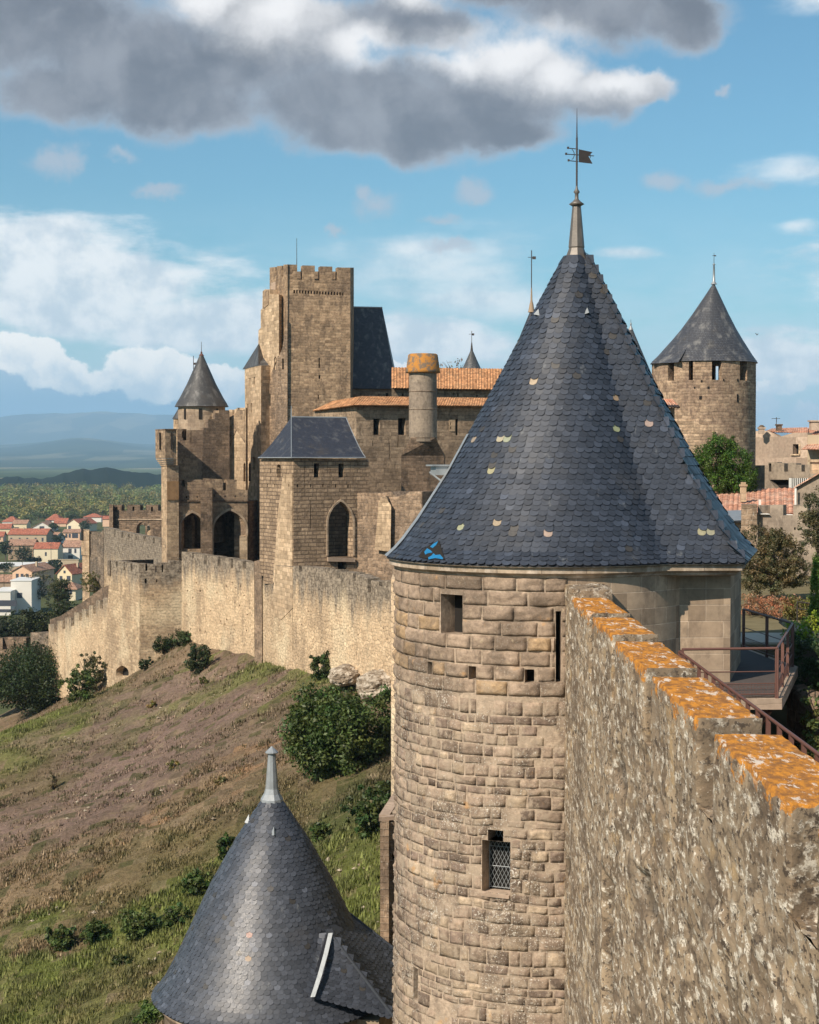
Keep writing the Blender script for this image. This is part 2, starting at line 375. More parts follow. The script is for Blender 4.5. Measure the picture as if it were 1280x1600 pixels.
def tile_mat(name, ca, cb, dark=(.10, .06, .04), amt=.35, bw=.22, bh=.33):
    m, t = newmat(name); uv = t.n('ShaderNodeUVMap').outputs[0]; pos = t.n('ShaderNodeNewGeometry').outputs['Position']
    br = t.n('ShaderNodeTexBrick', {'Vector': uv, 'Color1': ca, 'Color2': cb, 'Mortar': tuple(x * .4 for x in cb), 'Scale': 1.0, 'Mortar Size': .012, 'Mortar Smooth': .5, 'Brick Width': bw, 'Row Height': bh})
    br.offset = 0.0
    blk = t.n('ShaderNodeTexWhiteNoise', {'Vector': t.vm('FLOOR', t.vm('MULTIPLY', uv, (1 / bw, 1 / bh, 1)))}, noise_dimensions='2D').outputs[0]
    c = t.vm('SCALE', br.outputs[0], sc=t.mr(blk, 0, 1, .65, 1.3))
    c = t.mix(t.m('MULTIPLY', t.ss(t.noise(pos, .8, 7, .65), .45, .68), amt), c, dark)
    fin(t, c, .9, t.m('SUBTRACT', t.noise(pos, 12, 3), br.outputs['Fac']), .02, .6, .2); return m
M['tile'] = tile_mat('orange roman tiles', (.56, .29, .14), (.42, .20, .09), (.24, .17, .10))
M['tile_pink'] = tile_mat('mixed pink tiles', (.62, .33, .22), (.45, .20, .12), (.55, .42, .32), .5)
M['tile_dark'] = tile_mat('brown tiles', (.24, .13, .085), (.17, .09, .06))
M['tile_red'] = tile_mat('red tiles', (.42, .15, .09), (.32, .11, .065), (.2, .1, .07), .3, .5, .5)
M['tile_brown'] = tile_mat('faded tiles', (.40, .24, .16), (.32, .18, .12), (.2, .14, .1), .4, .5, .5)

# near parapet: rough render full of white, grey and ochre lichen
def parapet_mat(name, orange):
    m, t = newmat(name); pos = t.n('ShaderNodeNewGeometry').outputs['Position']
    at = t.n('ShaderNodeSeparateColor', {0: t.n('ShaderNodeAttribute', attribute_name='col').outputs[0]})
    pos_ = pos; pos = t.vm('MULTIPLY', pos, (1, .5, 1)); n1 = t.noise(pos, .9, 8, .68); n2 = t.noise(pos, 5.5, 9, .72); n3 = t.noise(t.vm('ADD', pos, (5, 3, 8)), 16, 6, .7)
    q_ = t.vm('ADD', t.vm('MULTIPLY', pos, (1, 1.3, 1.3)), t.vm('SCALE', t.noise(pos, 2.2, 4, .6, 1), sc=.5))
    vo = t.n('ShaderNodeTexVoronoi', {'Vector': q_, 'Scale': 1.9}); ve = t.n('ShaderNodeTexVoronoi', {'Vector': q_, 'Scale': 1.9}, feature='DISTANCE_TO_EDGE')
    rv = t.n('ShaderNodeSeparateColor', {0: vo.outputs['Color']}).outputs[0]
    c = t.mix(t.ss(n1, .38, .62), (.19, .14, .10), (.36, .29, .21))
    c = t.mix(.6, c, t.mix(rv, (.12, .088, .062), (.46, .36, .25)))
    c = t.mix(t.m('MULTIPLY', t.ss(ve.outputs[0], .07, .0), .55), c, (.10, .078, .06))
    c = t.mix(t.m('MULTIPLY', t.ss(n2, .50, .60), .85), c, (.40, .355, .29))
    c = t.mix(t.m('MULTIPLY', t.ss(t.m('ADD', n2, t.m('MULTIPLY', t.m('SUBTRACT', n3, .5), .9)), .55, .62), .95), c, (.74, .69, .60))
    c = t.mix(t.ss(t.m('ADD', t.noise(t.vm('ADD', pos, (1, 7, 2)), 7, 9, .75), t.m('MULTIPLY', t.m('SUBTRACT', n3, .5), .8)), .545, .62), c, (.085, .066, .052))
    c = t.mix(t.m('MULTIPLY', t.ss(t.noise(t.vm('ADD', pos, (2, 2, 9)), 2.2, 7, .65), .58, .68), .6), c, (.46, .33, .18))
    c = t.vm('MULTIPLY', c, (1.0, .965, .915))
    c = t.mix(t.m('MULTIPLY', t.ss(t.noise(t.vm('ADD', pos_, (6, 1, 3)), .55, 6, .6), .50, .66), .5), c, (.15, .115, .085))
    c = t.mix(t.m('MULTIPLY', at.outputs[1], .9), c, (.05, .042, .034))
    if orange:
        o1 = t.ss(t.m('ADD', at.outputs[0], t.m('MULTIPLY', t.m('SUBTRACT', t.noise(pos, 4.2, 9, .72), .5), 2.6)), .46, .60)
        oc = t.mix(t.ss(t.noise(pos, 9, 6, .7), .38, .62), (.27, .125, .045), (.60, .25, .04))
        c = t.mix(o1, c, oc)
        w1 = t.m('MULTIPLY', t.ss(t.noise(t.vm('ADD', t.vm('MULTIPLY', pos, (1.0, .6, 1)), (4, 4, 4)), 7.5, 8, .72), .55, .60), t.ss(at.outputs[0], .3, .8))
        c = t.mix(t.m('MULTIPLY', w1, .85), c, (.72, .64, .54))
    fin(t, c, .95, t.m('ADD', n2, t.m('MULTIPLY', n3, .5)), .028, 1.0, .1); return m
M['parapet'] = parapet_mat('lichened parapet stone', False)
M['parapet_top'] = parapet_mat('orange lichened merlon stone', True)

def block_mat():
    m, t = newmat('bossed tower stone'); pos = t.n('ShaderNodeNewGeometry').outputs['Position']
    c = t.n('ShaderNodeAttribute', attribute_name='col').outputs[0]
    z = t.n('ShaderNodeSeparateXYZ', {0: pos}).outputs[2]
    n1 = t.noise(pos, .75, 7, .65); n2 = t.noise(pos, 9, 8, .7); n3 = t.noise(t.vm('ADD', pos, (4, 1, 1)), 26, 5, .7)
    c = t.vm('SCALE', c, sc=t.mr(n2, .25, .75, .55, 1.5))
    c = t.mix(t.m('MULTIPLY', t.ss(n1, .46, .60), .6), c, (.095, .07, .052))
    c = t.mix(t.m('MULTIPLY', t.ss(t.noise(t.vm('ADD', pos, (2, 8, 5)), 2.6, 8, .7), .52, .62), .45), c, (.13, .098, .075))
    low = t.ss(z, -4.2, -5.6)
    mo = t.m('MULTIPLY', t.ss(t.noise(t.vm('ADD', pos, (1, 2, 3)), 3.2, 8, .7), .46, .60), t.mr(low, 0, 1, .08, .72))
    c = t.mix(mo, c, (.37, .295, .22))
    sp_ = t.m('MULTIPLY', t.ss(t.m('ADD', n3, t.m('MULTIPLY', t.m('SUBTRACT', n1, .5), .5)), .60, .66), t.mr(low, 0, 1, .12, .85))
    c = t.mix(sp_, c, (.64, .60, .52))
    c = t.mix(t.m('MULTIPLY', t.ss(t.noise(t.vm('ADD', pos, (3, 3, 3)), 5, 8, .7), .60, .68), .5), c, (.46, .37, .25))
    c = t.mix(t.m('MULTIPLY', t.ss(t.noise(t.vm('ADD', pos, (8, 1, 6)), 1.7, 5, .6), .64, .72), .6), c, (.46, .26, .11))
    fin(t, c, .95, t.m('ADD', n2, t.m('MULTIPLY', n3, .5)), .03, 1.0, .12); return m
M['block'] = block_mat()

def leaf_mat(name, gloss=.5, trans=.25):
    m, t = newmat(name); c = t.n('ShaderNodeAttribute', attribute_name='col').outputs[0]
    b = t.n('ShaderNodeBsdfPrincipled', {'Base Color': c, 'Roughness': gloss, 'Specular IOR Level': .3})
    tr = t.n('ShaderNodeBsdfTranslucent', {'Color': t.vm('MULTIPLY', c, (1.2, 1.3, .5))})
    mx = t.n('ShaderNodeMixShader', {0: trans, 1: b, 2: tr}); t.n('ShaderNodeOutputMaterial', {'Surface': mx}); return m
M['leaf'] = leaf_mat('leaves'); M['grass'] = leaf_mat('grass blades', .7, .2)
# ------------------------------------------------------------------ walls as slabs with openings
class Plane:
    """vertical wall plane between two plan points; u runs along it in metres"""
    def __init__(s, A, B):
        s.A = Vector(A); s.B = Vector(B); s.d = (s.B - s.A); s.L = s.d.length; s.d = s.d / s.L
        s.n = Vector((s.d.y, -s.d.x))
        if s.n.dot(-s.A) < 0: s.n = -s.n
    def uz(s, px, py):
        r = ray(px, py); q = Vector((r.x, r.y))
        k = s.A.dot(s.n) / q.dot(s.n); p = r * k
        return ((Vector((p.x, p.y)) - s.A).dot(s.d), p.z)
    def pt(s, u, z, off=0.0):
        q = s.A + s.d * u + s.n * off
        return (q.x, q.y, z)
def slab(mb, pl, outline, holes=(), t=.6, c=(1, 1, 1), m=0, miter=True, off=0.0, u0=0.0):
    loops = [list(outline)] + [list(h) for h in holes]
    def area(l): return sum(l[i][0] * l[(i + 1) % len(l)][1] - l[(i + 1) % len(l)][0] * l[i][1] for i in range(len(l)))
    if area(loops[0]) < 0: loops[0].reverse()
    for h in loops[1:]:
        if area(h) > 0: h.reverse()
    flat = [q for l in loops for q in l]; ed = []; b0 = 0
    for l in loops: ed += [(b0 + i, b0 + (i + 1) % len(l)) for i in range(len(l))]; b0 += len(l)
    cv, ce, cf_, _, _, _ = geometry.delaunay_2d_cdt([Vector(q) for q in flat], ed, [], 0, 1e-5)
    def inside(x, y, l):
        r = False; n = len(l)
        for i in range(n):
            (x0, y0), (x1, y1) = l[i], l[(i + 1) % n]
            if (y0 > y) != (y1 > y) and x < (x1 - x0) * (y - y0) / (y1 - y0) + x0: r = not r
        return r
    tv = [(v[0], v[1]) for v in cv]; tris = []
    for f_ in cf_:
        gx_ = sum(tv[i][0] for i in f_) / len(f_); gz_ = sum(tv[i][1] for i in f_) / len(f_)
        if inside(gx_, gz_, loops[0]) and not any(inside(gx_, gz_, h) for h in loops[1:]): tris.append(f_)
    nf = len(flat); flat = flat + tv; tris = [[i + nf for i in t_] for t_ in tris]
    us = [q[0] for q in loops[0]]; umin, umax = min(us), max(us)
    def back(u):
        if not miter: return u
        return min(max(u, umin + t), umax - t) if umax - umin > 2.2 * t else u
    fr = [pl.pt(u, z, off) for u, z in flat]; bk = [pl.pt(back(u), z, off - t) for u, z in flat]
    sgn = pl.d.x * pl.n.y - pl.d.y * pl.n.x
    for tr in tris:
        a, b, c_ = tr
        if (flat[b][0] - flat[a][0]) * (flat[c_][1] - flat[a][1]) - (flat[c_][0] - flat[a][0]) * (flat[b][1] - flat[a][1]) < 0: a, b, c_ = c_, b, a
        if abs((flat[b][0] - flat[a][0]) * (flat[c_][1] - flat[a][1]) - (flat[c_][0] - flat[a][0]) * (flat[b][1] - flat[a][1])) < 1e-9: continue
        ids = [a, b, c_] if sgn < 0 else [c_, b, a]
        mb.face([fr[i] for i in ids], [(flat[i][0] + u0, flat[i][1]) for i in ids], c, m)
        ids = ids[::-1]; mb.face([bk[i] for i in ids], [(flat[i][0] + u0, flat[i][1]) for i in ids], c, m)
    b = 0
    for l in loops:
        n = len(l)
        for i in range(n):
            j = (i + 1) % n
            q = [fr[b + i], fr[b + j], bk[b + j], bk[b + i]]
            (ua, za), (ub, zb) = l[i], l[j]
            if abs(ua - ub) < abs(za - zb): uvq = [(ua + .13, za), (ub + .13, zb), (ub + .13 + t, zb), (ua + .13 + t, za)]
            else: uvq = [(ua, za + .07), (ub, zb + .07), (ub, zb + .07 - t), (ua, za + .07 - t)]
            if sgn > 0: q.reverse(); uvq.reverse()
            mb.face(q, uvq, c, m)
        b += n
def cren(u0, z0, u1, z1, mer, gap, h, start=None, step=False):
    """top line going from u0 to u1 with merlons"""
    L = abs(u1 - u0); s = 1 if u1 > u0 else -1; n = max(1, int(round((L + gap) / (mer + gap)))); k = (L + gap) / (n * (mer + gap))
    out = []; u = 0
    for i in range(n):
        a, b = u, u + mer * k
        za = z0 + (z1 - z0) * (a / L); zb = z0 + (z1 - z0) * min(1, b / L)
        if step: za = zb = (za + zb) / 2
        out += [(u0 + s * a, za), (u0 + s * b, zb)]
        if i < n - 1:
            c_ = b + gap * k; zc = z0 + (z1 - z0) * (c_ / L)
            zlo = (min(zb, zc) if step else zb) - h
            out += [(u0 + s * b, zb - h if not step else zlo), (u0 + s * c_, zc - h if not step else zlo)]
        u = b + gap * k
    return out
def arch_px(x0, x1, yb, ysp, yap, n=6):
    """pointed arch in photograph coordinates, from bottom left round to bottom right"""
    xm = (x0 + x1) / 2; pts = [(x0, yb)]
    W_ = x1 - x0; H_ = (ysp - yap) / sin(pi / 3)
    for i in range(n + 1): t_ = pi / 3 * i / n; pts.append((x0 + W_ * (1 - cos(t_)), ysp - H_ * sin(t_)))
    for i in range(n - 1, -1, -1): t_ = pi / 3 * i / n; pts.append((x1 - W_ * (1 - cos(t_)), ysp - H_ * sin(t_)))
    pts.append((x1, yb)); return pts
def rect_px(x0, y0, x1, y1): return [(x0, y0), (x1, y0), (x1, y1), (x0, y1)]
def facade(parent, Apx, Bpx, outline, holes=(), t=.6, mat=None, name='wall', hname='window', hdepth=None, off=0.0, hmat=None, plan=False, u0=0, miter=True, back=True, nob=()):
    """Apx/Bpx = (x px, distance); outline and holes in photograph pixels laid on that plane"""
    pl = Plane(Apx, Bpx) if plan else Plane(XY(*Apx), XY(*Bpx))
    ol = [pl.uz(*p) for p in outline]; hs = [[pl.uz(*p) for p in h] for h in holes]
    mb = MB(); slab(mb, pl, ol, hs, t, off=off, u0=u0, miter=miter); o = mb.build(name, mat or M['keep'], parent)
    if back:
        for hi_, h in enumerate(hs):
            if hi_ in nob: continue
            hb = MB(); d = (hdepth or t) * .9
            slab(hb, pl, h, (), .05, off=off - d + .05, miter=False)
            hb.build(hname, hmat or M['dark'], parent)
    return pl

# ------------------------------------------------------------------ slates
def slates(mb, surf, rows, width, overlap=1.7, kind='scale', thick=.012, tilt=.02, tan=.004, base=(.045, .052, .068), special=None, clip=None, bluish=0.0, spc=(.44, .37, .24)):
    """surf(row_t) -> list of points along the course (one polyline per row parameter 0 eave .. 1 top)"""
    ts = [i / rows for i in range(rows)]
    lines = [surf(t) for t in ts] + [surf(1.0)]
    cent = []
    for i in range(rows):
        ln = lines[i]; up = lines[i + 1]
        seg = [0]
        for a, b in zip(ln, ln[1:]): seg.append(seg[-1] + (b - a).length)
        L = seg[-1]
        if L < width * .6: continue
        n = max(1, int(round(L / width))); wd = L / n; off = .5 if i % 2 else 0.0
        j = 0
        for k in range(-1 if off else 0, n):
            s = (k + .5 + off) * wd
            if s < 0 or s > L: continue
            while j < len(seg) - 2 and seg[j + 1] < s: j += 1
            f = (s - seg[j]) / max(1e-9, seg[j + 1] - seg[j])
            p = ln[j].lerp(ln[j + 1], f); q = up[j].lerp(up[j + 1], f)
            t = (ln[j + 1] - ln[j])
            if t.length < 1e-9: continue
            t.normalize(); d = q - p; e = d.length
            if e < 1e-6: continue
            d = (d - t * d.dot(t)).normalized(); nn = t.cross(d)
            if nn.z < 0: nn = -nn
            if clip and not clip(p): continue
            cent.append((p, t, d, nn, e, wd))
    chosen = {}
    if special:
        pxs = [PX(c[0] + c[2] * c[4] * .4) for c in cent]
        for (x, y) in special:
            best = min(range(len(cent)), key=lambda i: (pxs[i][0] - x) ** 2 + (pxs[i][1] - y) ** 2); chosen[best] = 1
    for idx, (p, t, d, nn, e, wd) in enumerate(cent):
        r = random.random(); g = (.70 + .55 * random.random() ** 1.4)
        col = tuple(b * g for b in base)
        if r < .04: col = tuple(x * 1.6 for x in col)
        elif r < .06: col = (.055 * g, .050 * g, .045 * g)
        if r > 1 - tan or idx in chosen: col = tuple(x * random.uniform(.8, 1.15) for x in spc)
        jx = random.uniform(-.03, .03) * wd; jz = random.uniform(-.006, .006); h = wd * .49
        rot = random.uniform(-.03, .03); lift = tilt * random.uniform(.7, 1.4)
        if kind == 'scale':
            pr = [(-h, e * overlap), (-h, e * .35)] + [(-h * cos(a), e * .35 - e * .52 * sin(a)) for a in (pi / 5, 2 * pi / 5, 3 * pi / 5, 4 * pi / 5)] + [(h, e * .35), (h, e * overlap)]
        else: pr = [(-h, e * overlap), (-h, -e * .06), (h, -e * .06), (h, e * overlap)]
        top = []; bot = []
        for (a, b) in pr:
            a2 = a + jx + rot * b; b2 = b + jz; k = 1 - b / (e * overlap)
            hh = lift * k + thick
            top.append(p + t * a2 + d * b2 + nn * hh); bot.append(p + t * a2 + d * b2 + nn * (hh - thick))
        mb.face(top, None, col)
        for i in range(1, len(top) - 2):
            mb.face([bot[i], bot[i + 1], top[i + 1], top[i]], [(0, 0)] * 4, tuple(x * .8 for x in col))
def interp(tab, x):
    for (a, b), (c, d) in zip(tab, tab[1:]):
        if (a <= x <= c) or (a >= x >= c): return b + (d - b) * (x - a) / (c - a) if a != c else b
    return tab[0][1] if abs(x - tab[0][0]) < abs(x - tab[-1][0]) else tab[-1][1]

def cone_roof(parent, cx, cy, prof, mat, n=48, name='roof'):
    """prof (z, r) from eave up; closed underneath"""
    mb = MB(); G = []; Us = []; acc = 0
    pr = []
    for (a, b), (c, d) in zip(prof, prof[1:]):
        for k in range(3): pr.append((a + (c - a) * k / 3, b + (d - b) * k / 3))
    pr.append(prof[-1]); R = prof[0][1]
    for i, (z, r) in enumerate(pr):
        if i: acc += hypot(z - pr[i - 1][0], r - pr[i - 1][1])
        G.append([(cx + r * cos(2 * pi * k / n), cy + r * sin(2 * pi * k / n), z) for k in range(n)])
        Us.append([(R * 2 * pi * k / n, acc) for k in range(n)])
    mb.grid(G, Us, closed=True)
    mb.face([(cx + R * cos(2 * pi * k / n), cy + R * sin(2 * pi * k / n), prof[0][0]) for k in range(n)][::-1], None)
    return mb.build(name, mat, parent)
def spire(parent, x, y, z0, z1, lead_h, r=.12, flag=.35, mat='lead', rod=.02, ball=True):
    mb = MB(); mb.lathe(x, y, [(r * 2.2, z0 - .05), (r * 1.5, z0 + .06), (r, z0 + .12), (r * .5, z0 + lead_h), (r * 1.1, z0 + lead_h + .03), (.01, z0 + lead_h + .12)], 10); f = mb.build('finial', M[mat], parent)
    mb = MB(); mb.bar((x, y, z0 + lead_h), (x, y, z1), rod, 6, r2=rod * .5); mb.build('rod', M['iron'], parent)
    if flag > 0:
        mb = MB(); zf = z0 + lead_h + (z1 - z0 - lead_h) * .72
        mb.box((x + flag * .5, y, zf), (flag, .03, flag * .55)); mb.bar((x - flag * .7, y, zf + flag * .27), (x, y, zf + flag * .27), rod * .8, 5)
        mb.box((x - flag * .7, y, zf + flag * .15), (flag * .15, .03, flag * .25)); mb.build('weather_vane', M['iron'], parent)

# ------------------------------------------------------------------ rough stone helpers
def nv(p, f, a, seed=0.0):
    q = Vector(p) * f + Vector((seed, seed * 1.7, -seed))
    return noise.noise_vector(q) * a
def rough_box(mb, lo, hi, res, amp, seed=0, cf=None, round_=.05):
    lo = Vector(lo); hi = Vector(hi); cen = (lo + hi) / 2; hs = (hi - lo) / 2
    def disp(p):
        p = Vector(p); q = p - cen
        # round the arrises
        d = [hs[i] - abs(q[i]) for i in range(3)]
        near = sorted(range(3), key=lambda i: d[i])
        if d[near[0]] < 1e-6 and d[near[1]] < round_:
            i = near[0]; k = 1 - d[near[1]] / round_; q[i] -= (1 if q[i] > 0 else -1) * round_ * .5 * k * k
        p2 = cen + q
        return p2 + nv(p2, 1.3, amp * 1.2, seed) + nv(p2, 4.5, amp * .7, seed + 5) + nv(p2, 13, amp * .35, seed + 9)
    ax = [(0, 1, 2), (1, 2, 0), (2, 0, 1)]
    for (i, j, k) in ax:
        ni = max(2, int((hi[i] - lo[i]) / res)); nj = max(2, int((hi[j] - lo[j]) / res))
        for side in (0, 1):
            G = []; Us = []
            for a in range(ni + 1):
                row = []; ur = []
                for b in range(nj + 1):
                    p = [0, 0, 0]; p[i] = lo[i] + (hi[i] - lo[i]) * a / ni; p[j] = lo[j] + (hi[j] - lo[j]) * b / nj; p[k] = hi[k] if side else lo[k]
                    row.append(disp(p)); ur.append((p[i], p[j]))
                G.append(row); Us.append(ur)
            mb.grid(G, Us, cf=cf)

def lay_blocks(mb, surf, u0, u1, v0, v1, ch, lmin, lmax, holes, bulge, rough, gapw=.018, cols=None, seed=0, chvar=.0, nu=6, nv_=4, lowmix=None):
    """individually faced blocks on surf(u, v, out) -> point"""
    rnd = random.Random(seed); v = v0
    while v < v1 - ch * .4:
        h = ch * (1 + rnd.uniform(-chvar, chvar)); h = min(h, v1 - v)
        u = u0 - rnd.random() * lmax
        while u < u1:
            L = rnd.uniform(lmin, lmax); a = max(u, u0); b = min(u + L, u1); u += L
            segs = [(a, b)]
            for (ha, hb, va, vb) in holes:
                if va < v + h - .04 and vb > v + .04:
                    ns = []
                    for (x, y) in segs:
                        if hb <= x or ha >= y: ns.append((x, y))
                        else:
                            if ha - x > .07: ns.append((x, ha))
                            if y - hb > .07: ns.append((hb, y))
                    segs = ns
            for (x, y) in segs:
                if y - x < .06 or (chvar > .2 and rnd.random() < .09): continue
                x += gapw; y -= gapw; y0, y1 = v + gapw * .8, v + h - gapw * .8
                col = cols(rnd, v); bu = bulge * rnd.uniform(.5, 1.35); sd = rnd.random() * 90
                K = max(4, min(14, int((y - x) / .08))) if nu > 4 else nu; J = nv_
                G = []; Us = []
                for j in range(-1, J + 2):
                    fj = min(max(j / J, 0), 1); row = []; ur = []
                    for i in range(-1, K + 2):
                        fi = min(max(i / K, 0), 1); edge = (j < 0 or j > J or i < 0 or i > K)
                        uu = x + (y - x) * fi; vv = y0 + (y1 - y0) * fj
                        if edge: out = -.02
                        else:
                            ex = min(fi, 1 - fi) * (y - x); ey = min(fj, 1 - fj) * (y1 - y0)
                            k = min(1, ex / .035) ; k2 = min(1, ey / .035); s_ = (k * k2) ** .5
                            q = Vector((uu * 1.0, vv, sd))
                            out = bu * (.35 + .65 * s_) + rough * s_ * (noise.noise(q * 5) + .6 * noise.noise(q * 12)) * 1.5
                            out = max(out, .002)
                            if ex < .01 or ey < .01:
                                uu += noise.noise(q * 3 + Vector((7, 0, 0))) * gapw * 1.2; vv += noise.noise(q * 3 + Vector((0, 7, 0))) * gapw * 1.2
                        row.append(surf(uu, vv, out)); ur.append((uu, vv))
                    G.append(row); Us.append(ur)
                mb.grid(G, Us, c=col, smooth=True)
        v += h

def holed_grid(mb, us, vs, holes, surf, depth, c=(1, 1, 1), inner=True):
    us = sorted(set(round(x, 4) for x in us + [h[0] for h in holes] + [h[1] for h in holes]))
    vs = sorted(set(round(x, 4) for x in vs + [h[2] for h in holes] + [h[3] for h in holes]))
    G = [[surf(u, v, 0) for u in us] for v in vs]; Us = [[(u, v) for u in us] for v in vs]
    def skip(i, j):
        u = (us[j] + us[j + 1]) / 2; v = (vs[i] + vs[i + 1]) / 2
        return any(a < u < b and c_ < v < d for a, b, c_, d in holes)
    mb.grid(G, Us, c=c, skip=skip)
    for (a, b, c_, d) in holes:
        ring = [(a, c_), (b, c_), (b, d), (a, d)]
        for i in range(4):
            p, q = ring[i], ring[(i + 1) % 4]
            mb.face([surf(*p, 0), surf(*q, 0), surf(*q, -depth), surf(*p, -depth)], [(p[0] + p[1], 0), (q[0] + q[1], 0), (q[0] + q[1], depth), (p[0] + p[1], depth)], c)

# ------------------------------------------------------------------ foliage
def leaf_cloud(name, clumps, per, size, col, parent=None, mat='leaf', seed=0, flat=.75, var=.35, tips=None):
    """clumps (n,4): centre + radius. Every clump holds `per` small leaf faces"""
    rs = np.random.RandomState(seed); cl = np.asarray(clumps, dtype=float); n = len(cl) * per
    cen = np.repeat(cl[:, :3], per, axis=0); rad = np.repeat(cl[:, 3], per)
    d = rs.normal(size=(n, 3)); d /= np.linalg.norm(d, axis=1)[:, None]
    r = rs.random(n) ** .45
    pos = cen + d * (rad * r)[:, None] * np.array([1, 1, flat])
    nrm = d * .7 + rs.normal(size=(n, 3)) * .6 + np.array([0, 0, .35]); nrm /= np.linalg.norm(nrm, axis=1)[:, None]
    t = np.cross(nrm, rs.normal(size=(n, 3))); t /= np.linalg.norm(t, axis=1)[:, None]; b = np.cross(nrm, t)
    s = (size * rs.uniform(.6, 1.4, n))[:, None]
    v = np.stack([pos - t * s, pos + b * s * .5, pos + t * s, pos - b * s * .5], 1).reshape(-1, 3)
    f = np.arange(n * 4).reshape(-1, 4)
    tone = np.repeat(rs.uniform(1 - var, 1 + var, len(cl)), per) * rs.uniform(.7, 1.3, n)
    hue = np.repeat(rs.uniform(-.25, .35, len(cl)), per)
    c = np.array(col)[None, :] * tone[:, None]; c[:, 0] *= 1 + hue
    if tips is not None:
        k = rs.random(n) < .12; c[k] = np.array(tips) * rs.uniform(.7, 1.2, k.sum())[:, None]
    return np_mesh(name, v, f, np.clip(c, 0, 1), M[mat], parent)
def clumps_in(blobs, n, cr, seed=0, shell=.55):
    """clump centres filling ellipsoids (cx,cy,cz,rx,ry,rz), denser towards their skins"""
    rs = np.random.RandomState(seed); vol = np.array([b[3] * b[4] * b[5] for b in blobs]) ** .7; vol /= vol.sum(); out = []
    for i in rs.choice(len(blobs), n, p=vol):
        b = blobs[i]; d = rs.normal(size=3); d /= np.linalg.norm(d); r = shell + (1 - shell) * rs.random()
        out.append((b[0] + d[0] * b[3] * r, b[1] + d[1] * b[4] * r, b[2] + d[2] * b[5] * r, cr * rs.uniform(.6, 1.4)))
    return np.array(out)
def tree(name, label, cat, base, h, blobs, n, cr, per, size, col, tr=.18, group=None, seed=0, mat='leaf', flat=.8, tips=None, var=.35):
    """blobs relative to the base; trunk and limbs taper up into the crown"""
    t = thing(name, label, cat, base, group)
    B = [(b[0] + base[0], b[1] + base[1], b[2] + base[2], b[3], b[4], b[5]) for b in blobs]
    mb = MB(); top = Vector(base) + Vector((0, 0, h * .62)); rnd = random.Random(seed)
    pts = [Vector(base) - Vector((0, 0, .3)), Vector(base) + Vector((rnd.uniform(-.04, .04) * h, 0, h * .25)), top]
    mb.bar(pts[0], pts[1], tr, 7, r2=tr * .75); mb.bar(pts[1], pts[2], tr * .75, 7, r2=tr * .3)
    for b in B:
        for k in range(2):
            e = Vector((b[0] + rnd.uniform(-.4, .4) * b[3], b[1] + rnd.uniform(-.4, .4) * b[4], b[2] + rnd.uniform(-.2, .4) * b[5]))
            s_ = pts[1].lerp(pts[2], rnd.uniform(0, .7)); mid = s_.lerp(e, .5) + Vector((0, 0, -.05 * h))
            mb.bar(s_, mid, tr * .4, 5, r2=tr * .25); mb.bar(mid, e, tr * .25, 5, r2=tr * .08)
    mb.build('trunk', M['bark'], t)
    leaf_cloud('crown', clumps_in(B, n, cr, seed), per, size, col, t, mat, seed, flat, var, tips)
    return t
def shrub(name, label, cat, base, rx, ry, h, n, cr, per, size, col, group=None, seed=0, mat='leaf', tips=None, var=.35, lobes=3):
    t = thing(name, label, cat, base, group); rnd = random.Random(seed); B = []
    for k in range(lobes):
        a = rnd.uniform(0, 2 * pi); q = rnd.uniform(.0, .42); s = rnd.uniform(.55, .8)
        B.append((base[0] + cos(a) * rx * q, base[1] + sin(a) * ry * q, base[2] + h * rnd.uniform(.42, .55), rx * s, ry * s, h * rnd.uniform(.42, .52)))
    for k in range(lobes + 2):
        a = rnd.uniform(0, 2 * pi); q = rnd.uniform(.62, .95); s = rnd.uniform(.18, .34)
        B.append((base[0] + cos(a) * rx * q, base[1] + sin(a) * ry * q, base[2] + h * rnd.uniform(.25, .8), rx * s, ry * s, h * s))
    mb = MB()
    for k in range(6):
        b = rnd.choice(B); e = Vector((b[0] + rnd.uniform(-.5, .5) * b[3], b[1] + rnd.uniform(-.5, .5) * b[4], b[2] + .3 * b[5]))
        mb.bar(Vector(base) - Vector((0, 0, .1)), e, h * .022 + .01, 5, r2=.006)
    mb.build('stem', M['bark'], t)
    leaf_cloud('foliage', clumps_in(B, n, cr, seed), per, size, col, t, mat, seed, .85, var, tips)
    return t

